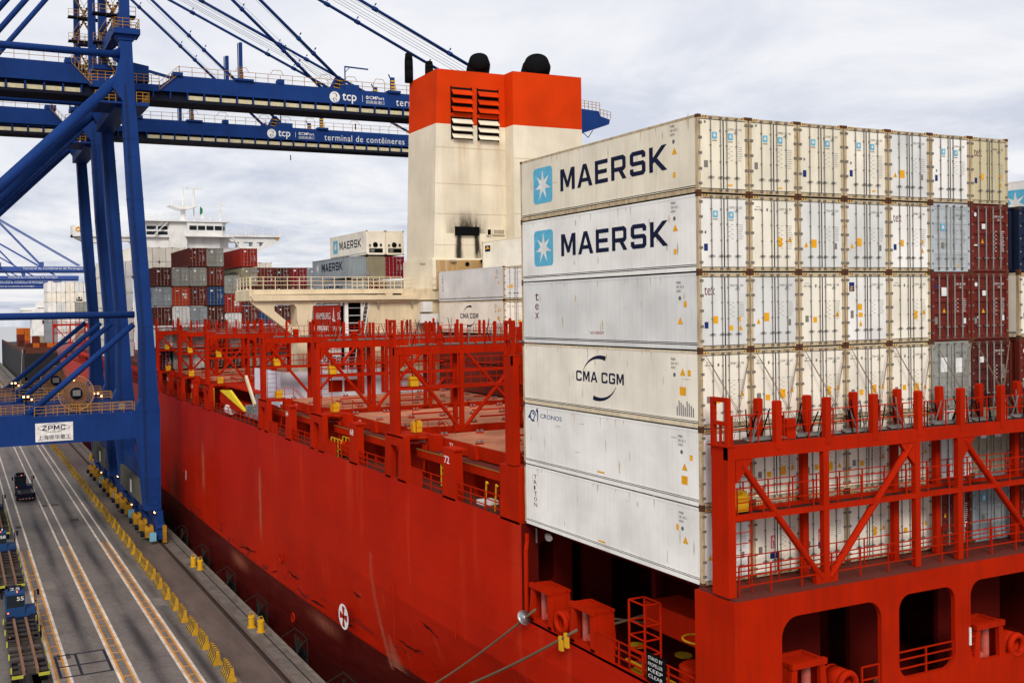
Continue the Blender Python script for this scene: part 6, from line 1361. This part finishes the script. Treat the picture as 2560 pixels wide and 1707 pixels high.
# painted lane lines: white with an orange one beside it, and rungs between the pairs
WL = paint('line_white', (0.66, 0.58, 0.50), 0.8, 0.35, (0.14, 0.12, 0.10), streak=False, scale=1.6, var=0.1, rust=0.2, rcol=(0.15, 0.13, 0.12)); OL = paint('line_orange', (0.62, 0.27, 0.04), 0.8, 0.35, (0.14, 0.12, 0.10), streak=False, scale=1.6, rust=0.16, rcol=(0.14, 0.125, 0.115))
b = MB(); z = GZ+0.004
for xa, xb in ((-14.95, -13.85), (-10.62, -9.68), (-19.2, -18.12), (-24.2, -23.2)):
    for x, s in ((xa, 1), (xb, -1)):
        b.box(x-0.11, x+0.11, -100, 500, z-0.003, z, 0); b.box(min(x+s*0.12, x+s*0.27), max(x+s*0.12, x+s*0.27), -100, 85, z-0.003, z, 1)
    k = 0
    for i in range(60):
        y = 30+i*1.75
        if y < 74 and (i*7) % 5 != 1: b.box(xa+0.26, xb-0.26, y, y+0.16, z-0.003, z, 1)
tag(b.build('lane_markings', [WL, OL]), kind='structure')
b = MB()
for x in (-18.85, -17.4, -15.3): b.box(x, x+0.2, 43.8, 48.7, GZ+0.005, GZ+0.012)
for y in (43.8, 46.0, 48.5): b.box(-18.85, -15.1, y, y+0.2, GZ+0.013, GZ+0.018)
tag(b.build('drain_cover', flat('drain_dark', (0.03, 0.028, 0.04), 0.6)), 'dark steel grid set in the lane beside the parked trailers', 'drain')
b = MB(); rp = random.Random(4)
for i in range(26):
    x = rp.uniform(-22.5, -6); y = rp.uniform(36, 150); w_ = rp.uniform(0.5, 1.6); h_ = rp.uniform(0.8, 3.5); b.box(x, x+w_, y, y+h_, GZ-0.002, GZ+0.0015, rp.choice((0, 1)))
tag(b.build('pavement_patches', [paint('patch_dark', (0.06, 0.052, 0.047), 0.9, 0.4, (0.12, 0.1, 0.09), streak=False, scale=1.5), paint('patch_pale', (0.20, 0.175, 0.155), 0.9, 0.4, (0.1, 0.09, 0.08), streak=False, scale=1.5)]), kind='structure')
# barriers
def ordw(n):
    small = ORD+['fifteenth', 'sixteenth', 'seventeenth', 'eighteenth', 'nineteenth']
    if n < 20: return small[n-1]
    t, u = divmod(n, 10); return {2: 'twent', 3: 'thirt', 4: 'fort'}[t]+('ieth' if not u else 'y '+small[u-1])
bm_ = MB()
bm_.prism([(-0.32, 0), (0.32, 0), (0.32, 0.16), (0.16, 0.42), (0.10, 0.92), (-0.10, 0.92), (-0.16, 0.42), (-0.32, 0.16)], 'y', -1.0, 1.0, 0)
def prof(z): return 0.325 if z <= 0.16 else (0.325-(z-0.16)*0.62 if z < 0.42 else 0.165-(z-0.42)*0.12)
for k in range(5):      # dark wavy stripes running over the sides
    yy = -0.9+k*0.4
    for s in (-1, 1):
        zs_ = [0.05, 0.16, 0.30, 0.42, 0.68, 0.9]; vs = []
        for q, zz in enumerate(zs_): o = 0.05*(1 if q % 2 else 0); vs += [(s*(prof(zz)+0.006), yy+o, zz), (s*(prof(zz)+0.006), yy+o+0.17, zz)]
        bm_.add(vs, [(2*q, 2*q+1, 2*q+3, 2*q+2) for q in range(5)], 1)
    bm_.box(-0.1, 0.1, yy, yy+0.17, 0.921, 0.926, 1)
BARM = bm_.mesh('barrier', [paint('barrier_yellow', (0.52, 0.29, 0.02), 0.8, 0.4, (0.15, 0.09, 0.03), streak=False, scale=3), flat('stripe_dark', (0.05, 0.045, 0.04))])
for i in range(46):
    o = bpy.data.objects.new('road_barrier', BARM); COL.objects.link(o); o.location = (-7.95+random.uniform(-0.06, 0.06), 38.9+i*3.62, GZ); o.rotation_euler.z = R(random.uniform(-4, 4)); s = random.uniform(0.96, 1.05); o.scale = (1.05, 1.1, s*1.12)
    tag(o, 'yellow concrete barrier with dark stripes, %s from the near end of the row' % ordw(i+1), 'barrier', 'yellow barriers along the truck lanes')
# bollards in pairs
for i, y in enumerate((5.0, 26.4, 48.0, 69.1, 89.5, 112, 150, 190)):
    t_ = thing('mooring_bollard', 'yellow twin mooring bollard at the quay edge, %s pair from the near end' % ORD[i], 'bollard', (-3.2, y, GZ), 'yellow mooring bollards')
    for s in (-1, 1):
        b = MB(); b.tube((-3.2+s*-0.18, y+s*0.72, GZ), (-3.2+s*-0.18, y+s*0.72, GZ+0.85), 0.27, 18); b.tube((-3.2+s*-0.18, y+s*0.72, GZ+0.85), (-3.2+s*-0.18, y+s*0.72, GZ+0.95), 0.31, 18, 0, 0.27); b.tube((-3.2+s*-0.18, y+s*0.72, GZ), (-3.2+s*-0.18, y+s*0.72, GZ+0.05), 0.36, 18)
        b.path([(-3.45-s*0.18, y+s*0.72, GZ+0.9), (-3.3-s*0.18, y+s*0.72, GZ+1.25), (-3.1-s*0.18, y+s*0.72, GZ+1.25), (-2.95-s*0.18, y+s*0.72, GZ+0.9)], 0.03, 5)
        b.build('bollard_post', YELB, t_)
# fenders hanging over the edge
for i in range(14):
    y = 22.5+i*10.4
    t_ = thing('quay_fender', 'black rubber fender panel between quay and hull, %s from the near end' % ORD[i], 'fender', (-1.6, y, GZ-1.5), 'black fenders on the quay wall')
    b = MB(); b.box(-1.15, -0.95, y-1.3, y+1.3, GZ-3.2, GZ-0.3, 0); b.box(-2.06, -1.15, y-0.5, y+0.5, GZ-2.5, GZ-1.3, 0); b.build('fender_panel', flat('fender_black', (0.010, 0.010, 0.011), 0.8), t_)
    b = MB(); b.beam((-2.1, y-1.9, GZ), (-1.0, y-1.4, GZ+0.75), 0.05); b.beam((-2.1, y+1.9, GZ), (-1.0, y+1.4, GZ+0.75), 0.05); b.beam((-1.0, y-1.5, GZ+0.78), (-1.0, y+1.5, GZ+0.78), 0.06); b.beam((-1.0, y-1.5, GZ+0.78), (-1.0, y-1.5, GZ-2), 0.06)
    for k in range(6): b.beam((-1.75+0.1*k, y-1.2+0.35*k, GZ-0.5), (-1.2, y-1.0+0.4*k, GZ+0.6-0.15*(k % 2)), 0.05)
    b.build('fender_chain', flat('chain_grey', (0.022, 0.023, 0.02), 0.7), t_)

# ------------------------------------------------------------------ terminal tractors and trailers (local: x across, y forward)
def tractor(col, num=None):
    t = thing('terminal_tractor', 'x', 'truck', (0, 0, 0), 'terminal trucks on the quay')
    b = MB(); b.box(-0.55, 0.55, -4.0, 2.6, 0.75, 1.0, 0); b.box(-1.2, 1.2, 0.6, 2.7, 0.55, 1.15, 1); b.prism([(-1.2, 2.7), (1.2, 2.7), (1.0, 2.95), (-1.0, 2.95)], 'z', 0.5, 1.1, 1); b.box(-1.2, -0.6, -0.6, 0.5, 0.55, 1.15, 0); b.box(0.6, 1.2, -0.6, 0.5, 0.55, 1.15, 0); b.box(0.35, 1.15, 0.7, 2.6, 1.15, 1.45, 1); b.box(-0.7, 0.7, -3.2, -1.8, 1.0, 1.12, 0)
    b.build('chassis', [BLUED, C[col]], t)
    b = MB(); b.box(-1.2, 0.3, 0.75, 2.55, 1.15, 1.75, 0); b.box(-1.2, 0.3, 0.75, 2.55, 2.75, 2.9, 0)
    for x in (-1.2, 0.22):
        for y in (0.75, 2.45): b.box(x, x+0.08, y, y+0.1, 1.75, 2.75, 0)
    cb = b.build('cab', C[col], t)
    b = MB(); b.box(-1.15, 0.25, 0.8, 2.5, 1.75, 2.75, 0); b.build('cab_window', GLASS, cb)
    b = MB(); b.box(-1.0, 0.1, 1.8, 2.3, 2.9, 3.2, 0); b.tube((-0.3, 1.1, 2.9), (-0.3, 1.1, 3.03), 0.06, 8, 1); b.build('roof_sign', [BLUED, LAMPS], cb)
    if num:
        b = MB(); b.flatadd(text2(num[0], 0.01)[0], aft(0.745), -0.35, 2.3, 0.55, 0.32); b.flatadd(text2(num[1], 0.0)[0], aft(1.795), -0.85, 2.93, 0.8, 0.22); b.build('lettering', DWHITE, cb)
    b = MB(); b.path([(1.15, 0.7, 1.2), (1.15, 0.7, 2.5), (1.15, 2.5, 2.5), (1.15, 2.5, 1.2)], 0.03, 6); b.path([(1.15, 0.7, 1.9), (1.15, 2.5, 1.9)], 0.03, 6); b.path([(1.15, 2.5, 2.5), (1.45, 2.6, 2.5)], 0.03, 6); b.box(1.35, 1.55, 2.55, 2.65, 2.1, 2.6); b.box(-1.55, -1.35, 2.5, 2.6, 2.1, 2.6); b.beam((-1.2, 2.5, 2.5), (-1.45, 2.55, 2.4), 0.04); b.build('guard_rail', BLUED, t)
    for x, y in ((-1.05, 1.6), (1.05, 1.6), (-1.0, -2.5), (1.0, -2.5)):
        b = MB(); w_ = 0.17 if y > 0 else 0.28; b.tube((x-w_, y, 0.52), (x+w_, y, 0.52), 0.52, 20, 0); b.tube((x-w_-0.01, y, 0.52), (x+w_+0.01, y, 0.52), 0.26, 14, 1); b.build('wheel', [flat('tyre', (0.015, 0.015, 0.016), 0.8), GREYM], t)
    b = MB(); b.box(-1.1, -0.98, 0.7, 0.74, 1.3, 1.42, 0); b.box(-1.2, -1.1, -4.0, -3.9, 0.8, 0.9, 0); b.box(1.0, 1.1, 0.55, 0.6, 1.0, 1.1, 0); b.build('tail_light', LAMPS, t)
    return t
def trailer():
    t = thing('container_trailer', 'x', 'trailer', (0, 0, 0), 'skeletal trailers on the quay'); Ln = 12.6
    b = MB()
    for x in (-0.45, 0.45): b.box(x-0.09, x+0.09, -Ln, 0, 1.05, 1.4)
    b.build('frame_rail', paint('trailer_rust', (0.22, 0.12, 0.075), 0.85, 0.4, (0.06, 0.04, 0.03), streak=False, scale=2), t)
    b = MB()
    for i in range(11): y = -0.3-i*1.2; b.box(-1.15, 1.15, y-0.06, y+0.06, 1.12, 1.25)
    for i in range(6): b.box(-1.2, 1.2, -1.2-i*2.1, -1.05-i*2.1, 0.95, 1.1)
    for x in (-1.22, 1.14): b.box(x, x+0.08, -Ln, -0.3, 0.95, 1.12)
    b.build('cross_member', paint('trailer_dark', (0.05, 0.042, 0.038), 0.85, 0.3, streak=False), t)
    b = MB()
    for i in range(5):
        y = -0.3-i*2.95
        for s in (-1, 1): b.prism([(s*1.2, y-0.10), (s*1.3, y-0.05), (s*1.3, y+0.08), (s*1.2, y+0.08)], 'z', 1.1, 1.5)
    b.box(-1.25, -0.5, -Ln-0.1, -Ln, 0.9, 1.1); b.box(0.5, 1.25, -Ln-0.1, -Ln, 0.9, 1.1)
    b.build('corner_guide', flat('hi_vis_yellow', (0.40, 0.39, 0.05), 0.6), t)
    for y in (-9.6, -10.9):
        for x in (-0.95, 0.95): b = MB(); b.tube((x-0.25, y, 0.5), (x+0.25, y, 0.5), 0.5, 18); b.build('wheel', flat('tyre', (0.015, 0.015, 0.016), 0.8), t)
    b = MB()
    for x in (-0.6, 0.6): b.box(x-0.06, x+0.06, -2.6, -2.45, 0.05, 1.05)
    b.build('landing_leg', BLUED, t)
    return t
ta = tractor('navy'); ta.location = (-16.55, 118.6, GZ); ta['label'] = 'dark terminal tractor driving away up the lane without a trailer'
b = MB(); b.box(-1.2, 1.2, -4.3, -4.0, 0.45, 0.95, 0); b.box(-1.15, 1.15, -4.0, -0.8, 1.0, 1.12, 0); b.box(-1.0, 1.0, -3.7, -0.9, 1.12, 1.2, 1); b.box(-0.75, 0.75, -2.3, -1.1, 1.2, 1.22, 0); b.box(-0.75, 0.75, -3.7, -2.7, 1.2, 1.22, 0)
for i in range(11): b.box(-1.15+i*0.21, -1.05+i*0.21, -4.32, -4.3, 0.45, 0.58, 2 if i % 2 else 3)
b.build('rear_deck', [BLUED, flat('deck_grey', (0.12, 0.105, 0.10)), DWHITE, DRED], ta)
tb = tractor('blue', ('55', '25')); tb.location = (-20.6, 56.2, GZ); tb['label'] = 'blue terminal tractor numbered 55 hitched to the nearest trailer'
tr = trailer(); tr.location = (-20.85, 55.2, GZ); tr['label'] = 'empty skeletal trailer in the lower left corner behind the blue tractor'
def dup(o, loc, lab): c = copy_tree(o); c.location = loc; c['label'] = lab; return c
dup(tr, (-20.95, 79.5, GZ), 'empty skeletal trailer between the two blue tractors'); t3 = tractor('blue', ('58', '31')); t3.location = (-20.9, 80.8, GZ); t3['label'] = 'blue terminal tractor second from the bottom at the left edge'
dup(tr, (-21.1, 103, GZ), 'empty skeletal trailer third from the bottom at the left edge'); t4 = tractor('navy'); t4.location = (-21.1, 104.3, GZ); t4['label'] = 'dark terminal tractor farthest up the left edge of the quay'

# ------------------------------------------------------------------ mooring lines
def line(a, c, sag, name, lab, r=0.055, parts=None):
    a = Vector(a); c = Vector(c); b = MB(); pts = []
    for i in range(25): f = i/24; p = a.lerp(c, f); p.z -= sag*4*f*(1-f); pts.append(p)
    b.sweep(pts, r, 10); o = b.build(name, ROPE, smooth=True); tag(o, lab, 'rope', 'mooring lines'); return pts
RODM = flat('rod_brown', (0.24, 0.17, 0.12), 0.7)
BP = (-3.2, 26.4-0.6, GZ+0.95)
p1 = line((-0.4, 10.7, -3.72), BP, 0.5, 'mooring_rope', 'brown mooring rope with the round metal rat guard, leading to the quay'); line((0.3, 10.7, -3.8), (8.5, 3.0, -4.2), 0.1, 'mooring_rope', 'brown mooring rope running inboard from the forward fairlead')
p2 = line((-0.4, 7.4, -3.72), (BP[0], BP[1]+1.2, BP[2]), 0.7, 'mooring_rope', 'brown mooring rope with yellow tags, leading to the quay', 0.065); line((0.3, 7.4, -3.8), (4.5, 6.5, -2.9), 0.1, 'mooring_rope', 'brown mooring rope running inboard from the aft fairlead')
b = MB(); c_ = Vector(p1[0]).lerp(Vector(p1[-1]), 0.05); dr = (Vector(p1[-1])-Vector(p1[0])).normalized(); c_.z -= 0.04
b.tube(c_-dr*0.06, c_+dr*0.06, 0.34, 20, 0, 0.10); b.tube(c_+dr*0.06, c_+dr*0.08, 0.36, 20)
tag(b.build('rat_guard', flat('guard_metal', (0.5, 0.5, 0.52), 0.3, 0.7), smooth=True), 'round silver rat guard disc on the upper mooring rope', 'rat guard')
for k in range(2):
    f = 0.035+0.018*k; q = Vector(p2[0]).lerp(Vector(p2[-1]), f); q.z -= 0.7*4*f*(1-f)
    b = MB(); b.prism([(q.y-0.1, q.z+0.12), (q.y+0.12, q.z+0.12), (q.y+0.08, q.z-0.5), (q.y-0.14, q.z-0.5)], 'x', q.x-0.07, q.x+0.07); tag(b.build('rope_tag', YELB), '%s of the two yellow tags hanging from the lower mooring rope' % ('right' if not k else 'left'), 'tag', 'yellow rope tags')

# lashing rods crossing in front of the near stack
for i in range(7):
    for s in (0, 1):
        x0 = i*WX; zt = 2*HZ_+2.82
        xa, xb = (x0+0.12, x0+1.95) if s else (x0+2.32, x0+1.0)
        b = MB()
        for d in (0.0, 0.13):
            b.tube((xa, -0.10, zt), (xb+d-0.07, -0.55, 5.5), 0.011, 5, 0)
        b.tube((xb, -0.5, 6.2), (xb+(0.12 if s else -0.12), -0.56, 5.45), 0.03, 6, 1)
        tag(b.build('lashing_rod', [RODM, BLACK]), 'thin pale rods leaning %s across the %s container from left, fourth tier' % ('right' if s else 'left', ORD[i]), 'lashing rod', 'lashing rods on the near stack')

# ------------------------------------------------------------------ next ship ahead, dark hull
s2 = thing('cargo_ship', 'distant cargo ship with dark grey hull, orange containers and white house', 'ship', (14, 400, -19)); 
b = MB(); X0, X1 = -1.0, 31.0
b.prism([(X0, -3.8), (X1, -3.8), (X1, -12), (X1-4, -19.2), (X0+4, -19.2), (X0, -12)], 'y', 366, 560); b.prism([(X0, -3.9), (X0, -19), (X0-0.05, -19), (X0-0.05, -3.9)], 'y', 366, 560)
b.build('hull', paint('hull_darkgrey', (0.018, 0.019, 0.022), 0.6, 0.25, (0.06, 0.02, 0.015)), s2)
b = MB(); b.box(X0, X1, 366, 367, -3.8, -1.6); b.box(X0, X0+0.3, 366, 560, -3.8, -2.4); b.build('bulwark', paint('hull_brown', (0.10, 0.03, 0.02), 0.7), s2)
b = MB(); b.box(4, 27, 395, 408, -3.8, 13.5, 0); b.box(-0.5, 31, 397, 402, 12.6, 14.0, 0); b.box(6, 24, 396, 406, 14, 16.5, 0); b.box(8, 12, 394.9, 395, 7.2, 8.8, 1); b.box(13, 16, 394.9, 395, 7.2, 8.8, 1); b.tube((12, 400, 16), (12, 400, 24), 0.5, 8, 0); b.box(9.5, 14.5, 399, 400, 20, 20.4, 0); b.prism([(-0.5, 12.8), (4.0, 12.8), (4.0, 9.0)], 'y', 397, 398, 0)
b.tube((12, 400, 22), (12, 400, 25), 1.0, 10, 0)
b.build('deck_house', [WHITE, GLASS], s2)
b = MB()
for k in range(12): b.tube((X0-0.4, 372+k*1.2, -3.6-k*1.2), (X0-0.4, 373.2+k*1.2, -4.8-k*1.2), 0.08, 5)
b.rail((X0-0.4, 372, -3.5), (X0-0.4, 386, -17), 1.0, (1.0,), 1.5, 0.1)
for x in (2.5, 22): b.tube((x, 376, -3.8), (x, 376, 5.5), 0.4, 8)
b.build('gangway', DWHITE, s2)
rs = random.Random(3); pal = ['tangerine', 'tangerine', 'maroon', 'brown', 'blue', 'maroon', 'orange', 'beige', 'tangerine']
for i in range(11):
    for t_ in range(2 if i % 3 else 1):
        c = rs.choice(pal); container(X0+0.8+2.6*i, 370+ (0 if i > 2 else 0), -2.6+2.65*t_, 'dry', c, '%s container on the stern of the dark hulled ship, %s column, %s tier' % (CN[c], ORD[i], ORD[t_]), 'containers on the dark hulled ship', 'std', None, None, True)
for i in range(2):
    for t_ in range(3):
        c = rs.choice(pal); container(X0+0.4+2.6*i, 412, -2.6+2.65*t_, 'dry', c, '%s container beyond the white house of the dark hulled ship, %s column, %s tier' % (CN[c], ORD[i], ORD[t_]), 'containers on the dark hulled ship', 'std', None, None, True)

# ------------------------------------------------------------------ distant cranes
FB = paint('far_crane_blue', (0.05, 0.10, 0.34), 0.6, 0.1)  # crane blue lightened, distance haze put into the colour
def far_crane(Y, xo, lab, mirror=False, txt=True):
    r = thing('gantry_crane', lab, 'crane', (xo-20, Y, GZ), 'distant blue quay cranes')
    b = MB()
    for y in (Y, Y+18):
        for x in (xo-4, xo-34): b.beam((x, y, GZ), (x-1.5, y, 40), 1.5, 1.5)
        b.beam((xo-4, y, -2), (xo-34, y, -2), 1.4, 3.0); b.beam((xo-5, y, 10), (xo-34, y, 10), 0.8); b.beam((xo-6, y, 36), (xo-32, y, 10), 1.1)
    b.build('portal_frame', FB, r)
    b = MB(); 
    for y in (Y+5, Y+12): b.box(xo-45, xo+58, y, y+1.2, 36.4, 38.8)
    b.box(xo-45, xo+58, Y+6, Y+12, 35.4, 36.2); b.box(xo+20, xo+22, Y+5, Y+13, 38.8, 41.5); b.box(xo-6, xo-1, Y+4, Y+13, 38, 41)
    b.build('boom_girder', FB, r)
    b = MB()
    for y in (Y+3, Y+15): b.beam((xo-6, y, 40), (xo-4.5, Y+9, 68), 0.9); b.beam((xo-14, y, 40), (xo-4.5, Y+9, 68), 0.5)
    for k in range(8): b.beam((xo-6+0.2*k, Y+3.5+0.7*k, 41+3.3*k), (xo-6+0.2*k, Y+14.5-0.7*k, 42.5+3.3*k), 0.3)
    b.build('mast', FB, r)
    b = MB()
    for y in (Y+5.5, Y+12.5):
        for xe in (xo+21, xo+42): b.beam((xo-4.5, y, 67.5), (xe, y, 39.5), 0.55, 0.55)
        b.beam((xo-4.5, y, 67.5), (xo-42, y, 39), 0.4)
    b.build('boom_stay', FB, r)
    if txt: b = MB(); b.flatadd(text2('Terminal de Contêineres de Paranaguá', 0.01)[0], aft(Y+4.95), xo+10.5, 36.9, 33, 1.5); b.build('lettering', DWHITE, r)
    return r
far_crane(555, 0.5, 'distant blue crane with white lettering on the highest of the far booms')
far_crane(690, -1, 'distant blue crane behind, with lettering on the second far boom')
far_crane(800, -2, 'distant blue crane, third of the far booms with lettering')
far_crane(900, -2, 'farthest blue crane, its boom lowest of the lettered ones')
print('containers', NCONT[0])
